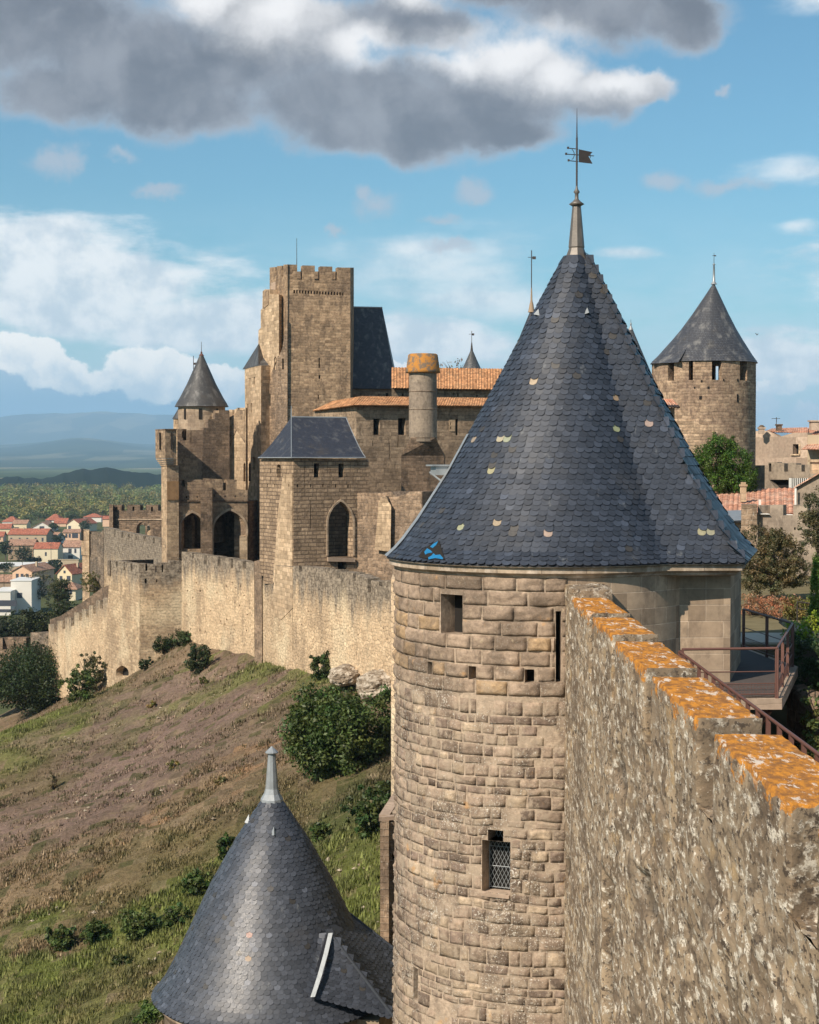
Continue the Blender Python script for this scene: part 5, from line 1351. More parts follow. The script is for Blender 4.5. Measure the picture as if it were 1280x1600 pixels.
# small open-topped turret between the two towers
tu = thing('wall_turret', 'small square open topped stone turret beside the near tower', 'turret', (-.3, 58.5, -26))
A0, A1 = XY(594, 57.0), XY(640, 57.4); A2, A3 = XY(640, 61.0), XY(617, 61)
outp = [(594, 1283), (640, 1288), (640, 1700), (594, 1700)]
facade(tu, (594, 57.0), (641, 57.4), outp, [rect_px(613, 1334, 620.5, 1344)], .35, M['old'], hname='putlog_hole')
mb = MB(); zt_ = Z(1283, 57, 594)
for (p, q) in ((A0, A3), (A3, A2)):
    d = (Vector(q) - Vector(p)).normalized(); nn_ = Vector((d.y, -d.x)) * -.3
    if (p == A0): nn_ = Vector((d.y, -d.x)) * .3
    mb.prism([p, q, (q[0] + nn_.x, q[1] + nn_.y), (p[0] + nn_.x, p[1] + nn_.y)], -26, zt_)
mb.build('side_wall', M['old'], tu)
mb = MB(); mb.prism([A0 + Vector((-.05, -.05)), A1 + Vector((0, -.05)), A1 + Vector((0, .35)), A0 + Vector((.3, .35))], zt_ + .003, zt_ + .14); mb.prism([A0 + Vector((-.05, .35)), A0 + Vector((.32, .35)), A3 + Vector((.3, 0)), A3 + Vector((-.08, 0))], zt_ + .003, zt_ + .143); mb.build('coping', M['render'], tu)
# pale wall corner seen past the near tower's left side
co_ = thing('wall_corner', 'pale weathered wall corner just visible along the left side of the near tower', 'wall', (-.2, 60, -26))
mb = MB(); p0, p1, p2 = XY(611, 72), XY(640, 70), XY(640, 76); p3 = XY(616, 78)
z0_, z1_ = -24, Z(905, 72)
G = [(p0, z1_)]; mb.prism([p0, p1, p2, p3], z0_, z1_); mb.build('wall', M['curtain'], co_)
# ------------------------------------------------------------------ outer curtain wall
def cren_px(x0, y0, x1, y1, n, h, frac=.62):
    """merlon top line in photograph pixels from left to right"""
    out = []; w_ = (x1 - x0) / (n - (1 - frac)) if n > 1 else (x1 - x0)
    for i in range(n):
        a = x0 + i * w_; b = min(a + w_ * frac, x1)
        ya, yb = y0 + (y1 - y0) * (a - x0) / (x1 - x0), y0 + (y1 - y0) * (b - x0) / (x1 - x0)
        out += [(a, ya), (b, yb)]
        if i < n - 1:
            c_ = a + w_; yc = y0 + (y1 - y0) * (c_ - x0) / (x1 - x0); out += [(b, yb + h), (c_, yc + h)]
    return out
cw = thing('curtain_wall', 'long pale outer curtain wall with weathered battlements below the castle', 'wall', (XY(450, 121).x, 121, -18))
M['curtain_mix'] = None
def curtain_mat(name='curtain wall pale', lo=-10.9, hi=-8.9, ax=0.0, cells=True, bw=.42, bh=.24):
    m = stone(name, bw, bh, (.54, .43, .275), (.40, .305, .19), (.52, .42, .28), (.27, .21, .14), .6, .10, .03, .05, .26, .16, .45, pale=(.60, .49, .33), cells=cells)
    nt = m.node_tree; t = NT.__new__(NT); t.t = nt
    bs = [n for n in nt.nodes if n.type == 'BSDF_PRINCIPLED'][0]; src = bs.inputs['Base Color'].links[0].from_socket
    pos = t.n('ShaderNodeNewGeometry').outputs['Position']; sx = t.n('ShaderNodeSeparateXYZ', {0: pos}); z = t.m('MULTIPLY_ADD', sx.outputs[0], -ax, sx.outputs[2])
    # grey lichen crust that grows on the battlements and runs down from them in tongues
    st_ = t.noise(t.vm('MULTIPLY', pos, (.8, .8, .14)), 1.0, 8, .7)
    k = t.ss(t.m('ADD', z, t.m('MULTIPLY', t.m('SUBTRACT', st_, .5), 7.0)), lo, hi)
    c = t.mix(t.m('MULTIPLY', k, .92), src, t.mix(t.ss(t.noise(pos, 3.2, 8, .7), .35, .65), (.085, .07, .055), (.34, .285, .22)))
    t.put(bs.inputs['Base Color'], c); return m
M['curtain_mix'] = curtain_mat()
M['poly_mix'] = curtain_mat('angular tower stone', -11.9, -10.4, 0, False, .6, .26)
M['step_mix'] = curtain_mat('stepped wall stone', -3.6, -.2, .435)
# left reach
def pits(rng, n, x0, x1, y0, y1, s=2.2):
    out = []
    for _ in range(n):
        x, y = rng.uniform(x0, x1), rng.uniform(y0, y1); a, b = rng.uniform(.6, 1) * s, rng.uniform(.8, 1.6) * s
        out.append([(x - a / 2, y), (x - a * .2, y - b / 2), (x + a / 2, y - b * .2), (x + a * .4, y + b / 2), (x - a * .3, y + b * .45)])
    return out
def far_enough(hs, d=5.5):
    out = []
    for h in hs:
        cx, cy = sum(p[0] for p in h) / len(h), sum(p[1] for p in h) / len(h)
        if all(hypot(cx - a, cy - b) > d for a, b, _ in out): out.append((cx, cy, h))
    return [o[2] for o in out]
rg = random.Random(5)
top1 = [(284, 862), (300, 864), (300, 872), (303, 872), (303, 865), (319, 867), (319, 881), (323.5, 881), (323.5, 868), (340, 870), (340, 885), (344.5, 885), (344.5, 871), (360, 873), (360, 888), (364.5, 888), (364.5, 874), (379, 877), (379, 889), (384, 889), (384, 878), (397, 880)]
facade(cw, (284, 143), (398, 128.5), top1 + [(398, 1075), (284, 1050)], far_enough(pits(rg, 30, 292, 392, 905, 990, 2.6), 6), .9, M['curtain_mix'], hname='putlog_hole', u0=0)
top2 = [(408, 880), (426, 882), (426, 894), (431, 894), (431, 883), (457, 885)]
facade(cw, (408, 126.3), (458.5, 118.9), top2 + [(458, 1090), (408, 1080)], [rect_px(433, 944, 436, 953)], .9, M['curtain_mix'], hname='putlog_hole', u0=20)
top3 = [(458, 885), (467, 884), (467, 893), (472, 893), (472, 885), (505, 888), (505, 890), (526, 890), (526, 903), (532, 903), (532, 893), (552, 895), (552, 908), (556, 908), (556, 897), (575, 904), (575, 926), (580, 926), (580, 907), (592, 909), (592, 916), (598, 916), (598, 907), (626, 911)]
facade(cw, (458.5, 118.9), (640, 101), top3 + [(626, 1130), (520, 1110), (458, 1100)], far_enough(pits(rg, 12, 470, 605, 935, 1010, 2.2), 12), .9, M['curtain_mix'], hname='putlog_hole', u0=30)
# pilaster with dark stonework
facade(cw, (408, 126.3), (458.5, 118.9), [(432, 884), (458, 886), (458, 950), (440, 968), (424, 960)], [], .05, M['pale'], 'pale_masonry', off=.04, back=False, miter=False)  # paler stone patch laid over the curtain face
mb = MB(); a, b = XY(397, 127.3), XY(408.5, 125.9); mb.prism([a, b, b + Vector((.3, 1.6)), a + Vector((.3, 1.6))], -19, Z(877, 127)); mb.build('buttress', M['old'], cw)
# rock under the wall
def rock(name, label, px0, px1, py0, py1, Y, seed, col='rockm'):
    a = P(px0, py1, Y); b = P(px1, py0, Y); c_ = (a + b) / 2; t = thing(name, label, 'rock', (c_.x, c_.y, a.z))
    import bmesh; bm = bmesh.new(); bmesh.ops.create_icosphere(bm, subdivisions=5, radius=1); mb = MB()
    for v in bm.verts:
        p = v.co.copy(); f = 1 + .22 * noise.noise(p * 1.7 + Vector((seed, 0, 0))) + .10 * noise.noise(p * 5) + .05 * noise.noise(p * 12)
        v.co = Vector((p.x * (b.x - a.x) / 2 * f, p.y * 2.2 * f, round(p.z * f * 7) / 7 * .4 * (b.z - a.z) / 2 + p.z * f * .6 * (b.z - a.z) / 2))
    idx = {v.index: (v.co + c_) for v in bm.verts}
    for f in bm.faces: mb.face([idx[v.index] for v in f.verts])
    bm.free(); mb.build('rock', M['rockm'], t); return t
m_, t_ = newmat('pale rock'); ps_ = t_.n('ShaderNodeNewGeometry').outputs['Position']; nn_ = t_.noise(t_.vm('MULTIPLY', ps_, (1, 1, 2.5)), 1.2, 9, .7)
fin(t_, t_.mix(t_.ss(nn_, .4, .62), (.20, .155, .11), (.52, .45, .36)), .95, nn_, .2, 1.0, .1); M['rockm'] = m_
rock('rock_outcrop', 'pale bedrock outcrop under the foot of the curtain wall near the big bush', 512, 566, 1040, 1070, 109, 3)
rock('rock_outcrop', 'grey brown bedrock ledge where the curtain wall meets the near tower', 560, 630, 1048, 1098, 105, 7)

# ------------------------------------------------------------------ polygonal outer tower
pt_ = thing('outer_tower', 'pale angular outer tower with a sharp corner standing on the slope', 'tower', (XY(218, 144).x, 145, -22))
facade(pt_, (172, 152), (218, 144), [(172, 876), (181, 877), (181, 886), (184, 886), (184, 877), (193, 878), (193, 891), (196, 891), (196, 879), (204, 880), (204, 893), (207, 893), (207, 880), (218, 881), (218, 1100), (160, 1110), (166, 1000)],
       [arch_px(181, 201, 1056, 1050, 1040, 4)], .8, M['poly_mix'], hname='drain_arch')
facade(pt_, (218, 144), (288, 145.2), [(218, 881), (227, 881), (227, 892), (230.5, 892), (230.5, 881), (242, 882), (242, 894), (245, 894), (245, 879.5), (265, 879.5), (265, 876), (288, 876), (288, 1060), (218, 1100)],
       [rect_px(252.5, 876.5 + 6, 255, 894), rect_px(226, 904, 229, 912), rect_px(244, 905, 246, 910)], .8, M['poly_mix'], hname='arrow_slit', u0=9)
facade(pt_, (288, 145.2), (284, 152), [(288, 876), (284, 872), (284, 1040), (288, 1040)], [], .6, M['poly_mix'], back=False)
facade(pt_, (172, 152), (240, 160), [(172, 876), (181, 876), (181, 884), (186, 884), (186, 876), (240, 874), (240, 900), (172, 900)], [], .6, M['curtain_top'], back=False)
mb = MB(); mb.prism([XY(178, 153.2), XY(220, 146.2), XY(284, 147), XY(270, 158)], -19, Z(892, 148)); mb.build('wall_walk', M['gatedark'], pt_)
# ------------------------------------------------------------------ descending wall to the left of it
dw = thing('stepped_wall', 'battlemented wall stepping down the slope left of the angular outer tower', 'wall', (XY(120, 162).x, 162, -26))
st_top = []
xs_ = [76, 84.5, 89, 97.5, 102, 111, 116, 123.5, 128, 134.5, 139, 145.5, 150, 156.5, 161, 170]
yt = [975, 970, 965, 957, 952, 946, 938, 934]
for i in range(8):
    a, b = xs_[2 * i], xs_[2 * i + 1]; st_top += [(a, yt[i]), (b, yt[i])]
    if i < 7: st_top += [(b, yt[i] + 13), (xs_[2 * i + 2], yt[i] + 13)]
facade(dw, (75, 176), (172, 153), st_top + [(172, 1110), (75, 1085)], [], .8, M['step_mix'])
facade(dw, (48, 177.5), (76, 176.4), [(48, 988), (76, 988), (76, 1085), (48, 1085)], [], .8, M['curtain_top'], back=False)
bw_ = thing('far_battlement', 'battlement in shade painted as dark stone at the left edge among the trees', 'wall', (XY(10, 183).x, 183, -30))
facade(bw_, (-60, 186), (49, 180), [(-60, 1000), (-30, 1000), (-30, 1012), (-20, 1012), (-20, 998), (4, 997), (4, 1015), (12, 1015), (6, 996), (41, 996), (41, 1010), (49, 1009), (49, 1100), (-60, 1100)], [rect_px(22, 1003, 24, 1012)], .8, M['gatedark'], hname='arrow_slit')  # shade of this face is put into the dark stone colour
lw = thing('sloping_parapet', 'low rubble parapet sloping up behind the stepped battlements', 'wall', (XY(130, 178).x, 178, -24))
facade(lw, (78, 186), (172, 168), [(78, 968), (95, 962), (130, 940), (160, 918), (174, 913), (174, 1000), (78, 1000)], [], .7, M['gatedark'], back=False)
# ------------------------------------------------------------------ curved battlemented wall in front of the gate building
gw = thing('gate_approach_wall', 'grey battlemented wall curving up towards the gate towers', 'wall', (XY(200, 185).x, 185, -24))
tp = [(138, 829), (147, 829), (147, 831), (160, 832), (160, 823), (181, 824)]
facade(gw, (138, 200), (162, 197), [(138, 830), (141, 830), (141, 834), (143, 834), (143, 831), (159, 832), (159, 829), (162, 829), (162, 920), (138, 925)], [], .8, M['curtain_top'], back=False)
tp = [(162, 823), (180, 829)]
xx = 180; tops = [(162, 824), (178, 827)]
seq = [(181, 190), (193, 200), (203, 211), (214, 224), (228, 239), (242, 251), (254, 268)]
for i, (a, b) in enumerate(seq):
    ya = 829 + (a - 180) * .18; tops += [(a - 2.6, ya + 10), (a, ya + 10), (a, ya), (b, ya + .18 * (b - a)), (b, ya + 11)]
facade(gw, (162, 197), (268, 163), tops + [(268, 930), (162, 935)], [], .8, curtain_mat('approach wall stone', -14.2, -10.8, 0, False, .5, .24), back=False)
tr_ = thing('wall_turret', 'small corner turret with a dark doorway at the left end of the grey battlemented wall', 'turret', (XY(132, 200).x, 200, -26))
mb = MB(); q = [XY(126, 201), XY(138.5, 199.5), XY(139.5, 203), XY(126.5, 204)]; mb.prism(q, Z(868, 200), Z(829, 200)); mb.prism([XY(127.5, 201.1), XY(138.4, 199.7), XY(139, 203), XY(127.5, 203.8)], -30, Z(868, 200) - .003); mb.build('wall', M['polytower'], tr_)
mb = MB(); mb.prism([XY(126, 200.9), XY(129.5, 200.5), XY(129.5, 201.4), XY(126, 201.4)], Z(845, 200), Z(825.5, 200)); mb.build('doorway', M['dark'], tr_)
# gate building with dark battlements
gb = thing('gate_building', 'dark brown battlemented gate building with a round arch far left', 'gatehouse', (XY(215, 212).x, 212, -22))
tops = [(175, 789), (190, 789), (190, 798), (199, 798), (199, 789), (219, 789), (219, 797), (228, 797), (228, 789), (247, 789), (247, 798), (262, 798)]
facade(gb, (175, 212), (265, 210), tops + [(262, 860), (175, 860)], [rect_px(181, 792, 183.5, 799), rect_px(207, 791.5, 210, 798.5), rect_px(236, 791.5, 239, 799), [(213, 860)] + [(213, 826), (215, 820), (219, 816.5), (224, 815.5), (229, 816.5), (233, 820), (235, 826), (235, 860)]], .9, M['gatedark'], hname='opening', hdepth=.9, back=False)
mb = MB(); mb.prism([XY(170, 211.5), XY(176, 211), XY(176, 214), XY(170, 215)], -24, Z(789, 211)); mb.build('corner_pier', M['gatedark'], gb)
facade(gb, (175, 212), (265, 210), [(180, 810.5), (262, 810.5), (262, 812.5), (180, 812.5)], [], .15, M['ashlar'], 'string_course', off=.13, back=False, miter=False)
facade(gb, (205, 222), (262, 221), [(205, 805), (262, 805), (262, 860), (205, 860)], [[(216, 845), (216, 822), (222, 819), (227, 822), (227, 845)]], .6, M['gatedark'], 'rear_wall', back=False)
mb = MB(); mb.prism([XY(229.5, 212.2), XY(234.9, 212), XY(234, 217), XY(230, 217)], -24, Z(822, 213)); mb.build('arch_jamb', M['pale'], gb)

# ------------------------------------------------------------------ gate towers group
gt = thing('gate_tower', 'tall brown gate tower with two pointed arches and a conical slate roof', 'tower', (XY(320, 150).x, 150, -14))
GL, GR = (275, 146.6), (387, 149)
# front storey with the two great arches
ol = [(275, 778), (275, 749.5), (291, 749.5), (291, 760), (296, 760), (296, 749.5), (316, 749.5), (316, 764), (322, 764), (322, 749.5), (346, 749.5), (346, 764), (352, 764), (352, 749.5), (371, 749.5), (371, 764), (387, 764), (387, 900), (275, 900)]
ol = [(275, 749.5), (283, 749.5), (283, 759), (289, 762), (289, 749.5), (319, 749.5), (319, 747), (348, 749), (348, 766), (354, 766), (354, 749.5), (370, 749.5), (370, 764), (387, 766), (387, 900), (275, 900)]
facade(gt, GL, GR, ol, [arch_px(283, 318, 858, 822, 801, 7), arch_px(334, 384.5, 874, 826, 797.5, 7), rect_px(290.5, 775, 292.5, 778), rect_px(307.5, 775, 309.5, 778), rect_px(334, 774, 336, 777), rect_px(351, 774, 353, 777), rect_px(367, 774, 369, 777), rect_px(381, 774, 383, 777)],
       1.0, M['gate'], 'arcade_wall', back=False)
facade(gt, GL, GR, [(275, 781), (387, 781), (387, 783.5), (275, 783.5)], [], .16, M['gatedark'], 'string_course', off=.12, back=False, miter=False)
def band(x0, x1, n=1.6): return None
for (x0, x1, yb, ys2, ya) in ((283, 318, 858, 822, 801), (334, 384.5, 874, 826, 797.5)):
    outer = arch_px(x0 - 2.6, x1 + 2.6, yb, ys2 - .5, ya - 4, 7); inner = arch_px(x0, x1, yb, ys2, ya, 7)
    facade(gt, GL, GR, outer + inner[::-1], [], .14, M['ashlar'], 'arch_moulding', off=.10, back=False, miter=False)
# dark chamber behind the arches
mb = MB(); a, b = XY(276, 148.5), XY(388, 150.4); mb.prism([b, a, a + Vector((1.5, 7)), b + Vector((1.5, 7))], -14, Z(784, 148)); 
mb.f = mb.f[1:]; mb.uv = mb.uv[4:]; mb.c = mb.c[4:]; mb.mi = mb.mi[1:]; mb.sm = mb.sm[1:]
mb.build('chamber', M['gatedark'], gt)
facade(gt, (287, 150.4), (303, 150), [(284, 800), (299, 806), (300, 815), (300, 857), (284, 857)], [], .5, M['gate'], 'inner_wall', back=False)
mb = MB(); q = [XY(313, 146.2), XY(331.5, 146.6), XY(332, 148.5), XY(313, 148.1)]; mb.prism(q, -14, Z(762, 147)); mb.build('pilaster', M['gatedark'], gt)
mb = MB(); q = [XY(374, 148), XY(386, 148.3), XY(386, 149.2), XY(375, 149.1)]; mb.prism(q, -14, Z(838, 148)); mb.build('low_pier', M['pale'], gt)
# upper body
ol = [(277, 670), (286, 670), (286, 688), (291, 688), (291, 672), (318, 672), (318, 668), (325, 668), (325, 655), (336, 655), (336, 645), (342, 645), (342, 641), (358.5, 641), (358.5, 795), (277, 795)]
facade(gt, (277, 149.5), (359, 151.3), ol, [rect_px(284.5, 674, 288, 684), rect_px(298, 673, 299.2, 691)], 1.2, M['gate'], 'upper_wall', hname='arrow_slit')
facade(gt, (277, 149.5), (359, 151.3), [(318, 668.5), (325, 668.5), (325, 655.5), (336, 655.5), (336, 645.5), (342, 645.5), (342, 641.5), (358.4, 641.5), (358.4, 749), (315, 749), (317, 690)], [], .07, M['gatedark'], 'dark_masonry', off=.06, back=False, miter=False)
# corner pillar with corbelled bartizan
bz = thing('bartizan', 'square corbelled lookout turret on a tall pier at the left corner of the gate tower', 'turret', (XY(262, 146).x, 146, -14))
def quad(xl, xr, Yc, dpt=.0, gx=0): return None
def pier(mb, xl, xc, xr, Yl, Yc, Yr, y0, y1):
    a, b, c_ = XY(xl, Yl), XY(xc, Yc), XY(xr, Yr); d = a + (c_ - b); mb.prism([a, b, c_, d], Z(y1, Yc), Z(y0, Yc), top=True); mb.face([(p[0], p[1], Z(y1, Yc)) for p in (d, c_, b, a)])
mb = MB(); pier(mb, 252, 260.5, 279, 147.6, 145.6, 146.2, 727, 960); mb.build('pier', M['polytower'], bz)
mb = MB(); pier(mb, 261, 261.2, 279.2, 145.6, 145.5, 146.1, 752, 781); mb.build('stained_stone', plain('ochre stained stone', (.30, .18, .09), .95, .5, 2.5), bz)
mb = MB(); pier(mb, 243, 258.5, 276, 147.8, 144.9, 145.5, 672, 716); mb.build('parapet', M['gate'], bz)
mb = MB()
for i in range(4): pier(mb, 244 + i * 2, 258.6 + i * .5, 276, 147.8 - i * .07, 145.0 + i * .16, 145.6 + i * .16, 716.3 + i * 3, 719 + i * 3)
mb.build('corbel', M['polytower'], bz)
mb = MB(); pier(mb, 242.6, 258.4, 276.6, 147.9, 144.8, 145.4, 670, 672); mb.build('coping', M['gatedark'], bz)
for x in (250, 268): mb = MB(); p = XY(x, 146.2 if x < 255 else 145.15); mb.box((p.x, p.y, Z(702, 145)), (.09, .12 if x > 255 else .3, 1.5)); mb.build('arrow_slit', M['dark'], bz)
# round turret and its cone
cx_, cy_ = XY(315.5, 156).x, 156.0
mb = MB(); mb.lathe(cx_, cy_, [(2.22, -8), (2.22, Z(634, 154))], 40); mb.build('turret_wall', M['ashlar'], gt)
for (px, pw) in ((290, 3.6), (314, 5.2), (338, 3)):
    mb = MB(); X_ = (px - 640) / F * 154; dx = X_ - cx_; y_ = cy_ - math.sqrt(max(.1, 2.22 ** 2 - dx * dx)); mb.box((X_, y_ + .08, Z(655, 154)), (pw / F * 154, .25, 1.0), math.asin(max(-1, min(1, dx / 2.22)))); mb.build('window', M['dark'], gt)
cone_roof(gt, cx_, cy_, [(Z(634.5, 153.5), 2.55), (Z(630, 156), 2.38), (Z(622, 156), 2.08), (Z(600, 156), 1.38), (Z(553, 156), .12)], M['slate_brown'])
spire(gt, cx_, cy_, Z(555, 156), Z(534, 156), .25, .12, 0, 'rust', .035)
v_ = thing('weather_vane', 'small square flag vane on a thin rod left of the conical gate roof', 'weather vane', (XY(303, 170).x, 170, Z(640, 170)))
mb = MB(); p = XY(303, 170); mb.bar((p.x, p.y, Z(640, 170)), (p.x, p.y, Z(556, 170)), .035, 5); mb.build('rod', M['iron'], v_)
mb = MB(); mb.box((p.x + .16, p.y, Z(570, 170)), (.3, .04, .22)); mb.build('flag', M['iron'], v_)
sr = thing('small_turret', 'small slate capped turret peeping out left of the conical gate roof', 'turret', (XY(280, 164).x, 164, -10))
cone_roof(sr, XY(281, 164).x, 164, [(Z(654, 163), .75), (Z(648, 164), .5), (Z(636, 164), .05)], M['slate_brown'], 20)
mb = MB(); mb.lathe(XY(281, 164).x, 164, [(.62, -8), (.62, Z(654, 163.4))], 20); mb.build('wall', M['polytower'], sr)
# bright wall between the gate tower and the keep
bw2 = thing('inner_wall', 'bright narrow battlemented wall between the gate tower and the keep', 'wall', (XY(370, 156).x, 156, -14))
facade(bw2, (357.5, 152.4), (384, 150.3), [(357.5, 640), (363, 641), (363, 648), (366.5, 648), (366.5, 640), (371.5, 637), (371.5, 642), (374.5, 642), (374.5, 637), (384, 637), (384, 800), (357.5, 800)], [[(380.5, 752), (380.5, 726), (382, 722), (383.5, 726), (383.5, 752)]], .7, M['pale'], hname='arrow_slit')
facade(bw2, (357.5, 152.4), (384, 150.3), [(358, 642), (366, 650), (371.5, 640), (383, 640), (383, 692), (370, 672), (362, 690), (358, 700)], [], .06, M['gate'], 'dark_masonry', off=.05, back=False, miter=False)
# tall narrow tower with the slate corner
nt_ = thing('narrow_tower', 'tall narrow pale tower with a slate roof corner left of the keep', 'tower', (XY(390, 155).x, 155, -14))
facade(nt_, (382.5, 158), (408, 151.8), [(382.5, 575), (408, 571), (408, 900), (384.5, 900)], [rect_px(389, 591, 391.5, 606), rect_px(396, 589, 398.5, 605), rect_px(386, 631, 388, 645), rect_px(392, 630, 394, 644), [(395, 734), (395, 715), (397, 713), (399, 715), (399, 734)]], .8, M['pale'], hname='window')
facade(nt_, (408, 151.8), (430, 153), [(408, 571), (430, 571), (430, 890), (408, 890)], [], .8, M['pale'], 'side_wall', back=False)
mb = MB(); a, b, c_ = P(379, 577, 158.6), P(404, 571, 152.5), P(403.5, 538, 154.8); d, e = P(425, 571, 158), P(425, 538, 157)
mb.face([a, b, c_]); mb.face([b, P(430, 571, 153), e, c_]); mb.face([a, c_, e, P(410, 577, 163)]); mb.face([a, P(410, 577, 163), P(430, 571, 153), b]); mb.build('roof', M['slate_brown'], nt_)

# ------------------------------------------------------------------ the keep
kp = thing('keep', 'tallest square stone keep with battlements and a row of machicolation holes', 'tower', (XY(480, 152).x, 153, -14))
KC = (449.5, 150.0); KL = (421.5, 156.0); KR = (547.5, 151.5)
front = [(449.5, 432), (449.5, 413), (464.5, 413.5), (464.5, 436.5), (469.5, 436.5), (473, 436.5), (473, 414.5), (492, 415), (492, 438), (500.5, 438), (500.5, 416), (519.5, 416.5), (519.5, 438), (527.5, 438), (527.5, 417.5), (547.5, 418.5), (547.5, 760), (449.5, 760)]
mach = [rect_px(458.5 + i * 4.5, 453 + i * .22, 461 + i * 4.5, 458 + i * .22) for i in range(18)]
facade(kp, KC, KR, front, mach + [rect_px(498, 559, 500.2, 575), rect_px(498, 586, 501, 592), rect_px(496.5, 617, 498.5, 624)], .9, M['keep'], hname='arrow_slit', hdepth=.5)
left = [(421.5, 418), (430, 417), (430, 430), (432.5, 430), (432.5, 416), (440, 415), (440, 432), (443, 432), (443, 413.5), (449.5, 413), (449.5, 800), (421.5, 800)]
facade(kp, KL, KC, left, [], .9, M['keep'], 'side_wall', back=False)
facade(kp, KR, (553, 158), [(547.5, 418), (553, 418), (553, 760), (547.5, 760)], [], .9, M['keep'], 'rear_wall', back=False, miter=False)
facade(kp, (421.5, 156), (546, 158), [(421.5, 424), (440, 424), (440, 438), (447, 438), (447, 424), (480, 424), (480, 438), (490, 438), (490, 424), (546, 424), (546, 480), (421.5, 480)], [], .9, M['gate'], 'rear_parapet', back=False)
mb = MB(); mb.prism([XY(424, 155), XY(450, 151), XY(546, 152.2), XY(546, 157)], Z(470, 153), Z(438.5, 153)); mb.build('roof_deck', M['render'], kp)
# stepped projecting flank, pale, left of the keep corner
fl_ = thing('keep_flank', 'pale tall stepped flank of masonry rising on the left side of the keep', 'wall', (XY(415, 153).x, 153, -14))
facade(fl_, (402.5, 155.5), (436, 150.8), [(410.5, 455), (414, 452), (421.5, 452), (421.5, 800 - 340), (436, 460), (436, 905), (398, 905), (402, 640), (404, 516), (407.5, 512), (407.5, 484), (410, 482)], [rect_px(406.5, 620, 408.3, 640), rect_px(414, 618, 416.3, 634), rect_px(422.5, 615, 424.5, 634)], 1.0, M['pale'], hname='arrow_slit')
facade(fl_, (402.5, 155.5), (436, 150.8), [(412, 455), (420.5, 453), (420.5, 475), (415, 480), (412, 482)], [], .06, M['gate'], 'dark_masonry', off=.05, back=False, miter=False)
# darker stone wedge with a diagonal edge on the keep's left face
facade(kp, (434, 150.55), (449.2, 149.75), [(449.2, 500), (445, 520), (441, 545), (434, 560), (434, 905), (449.2, 905)], [[(441, 577), (441, 561), (442.2, 559), (443.5, 561), (443.5, 577)]], .5, M['old'], 'dark_masonry', hname='window', hdepth=.3, off=.0)
facade(fl_, (402.5, 155.5), (436, 150.8), [(435.8, 556), (426, 582), (419, 620), (412, 700), (408, 760), (405, 904), (435.8, 904)], [rect_px(422.5, 615, 424.5, 634), [(430, 578), (430, 560), (431.5, 557), (433, 560), (433, 578)]], .2, M['old'], 'dark_masonry', hname='window', off=.10, miter=False, hdepth=.2)  # darker stone patch with a diagonal edge over the flank
mb = MB(); p = XY(464.5, 153); mb.bar((p.x, p.y, Z(440, 153)), (p.x, p.y, Z(372, 153)), .045, 6, r2=.02); mb.build('flagpole', M['iron'], kp)

# ------------------------------------------------------------------ steep slate roof block
sb = thing('chapel_roof', 'very steep dark slate roof rising right of the keep', 'building', (XY(585, 160).x, 160, -8))
a, b, c_, d = P(545, 607, 155.6), P(620, 607.5, 156.2), P(597.5, 481.5, 160.5), P(545, 480.5, 160)
a2, b2 = P(545, 607, 166), P(625, 607, 166)
mb = MB()
def uvq(p0, p1, p2, p3): return None
mb.face([a, b, c_, d]); mb.face([b, Vector((b2.x, b2.y, b.z)), c_]); mb.face([Vector((b2.x, b2.y, b.z)), Vector((a2.x, a2.y, a.z)), d, c_]); mb.face([a, b, Vector((b2.x, b2.y, b.z)), Vector((a2.x, a2.y, a.z))][::-1])
mb.build('roof', M['slate_far'], sb)
mb = MB(); mb.bar(d + Vector((0, 0, .05)), c_ + Vector((0, 0, .05)), .09, 6); mb.build('ridge_cap', M['lead'], sb)
mb = MB(); mb.prism([XY(546, 155.9), XY(621, 156.5), XY(622, 165), XY(546, 165)], -10, Z(607.5, 156) - .01); mb.build('wall', M['palace'], sb)
for x in (555, 605): mb = MB(); p = XY(x, 156.15); mb.box((p.x, p.y, Z(619, 156)), (.22, .3, .3)); mb.build('putlog_hole', M['dark'], sb)

# ------------------------------------------------------------------ palace with the orange roofs
def tile_sheet(mb, e0, e1, t1_, t0_, pitch=.24, amp=.05, thick=.07, rows=6):
    e0, e1, t0_, t1_ = map(Vector, (e0, e1, t0_, t1_)); L = (e1 - e0).length; n = int(L / pitch) * 6; nn_ = (e1 - e0).cross(t0_ - e0).normalized()
    if nn_.z < 0: nn_ = -nn_
    H_ = (t0_ - e0).length
    for lo in (0, 1):
        G = []; Us = []
        for j in range(rows + 1):
            f = j / rows; a = e0.lerp(t0_, f); b = e1.lerp(t1_, f); row = []; ur = []
            for i in range(n + 1):
                u = i / n; w_ = abs(sin(pi * u * L / pitch)) * amp; row.append(a.lerp(b, u) + nn_ * (w_ - (thick if lo else 0) + .012 * (rows - j) * 0)); ur.append((u * L, f * H_))
            G.append(row); Us.append(ur)
        mb.grid(G, Us, smooth=True)
        if lo == 0: g0 = G
        else:
            mb.grid([g0[0], G[0]], [Us[0], Us[0]], smooth=False); mb.grid([g0[-1], G[-1]], [Us[-1], Us[-1]], smooth=False)
            mb.grid([[r[-1] for r in g0], [r[-1] for r in G]], [[(0, 0)] * len(g0)] * 2, smooth=False); mb.grid([[r[0] for r in g0], [r[0] for r in G]], [[(0, 0)] * len(g0)] * 2, smooth=False)
pc_ = thing('palace', 'long stone castle building under two levels of orange tile roof', 'building', (XY(660, 138).x, 138, -10))
PLa, PLb = (557, 135.0), (800, 141.0)
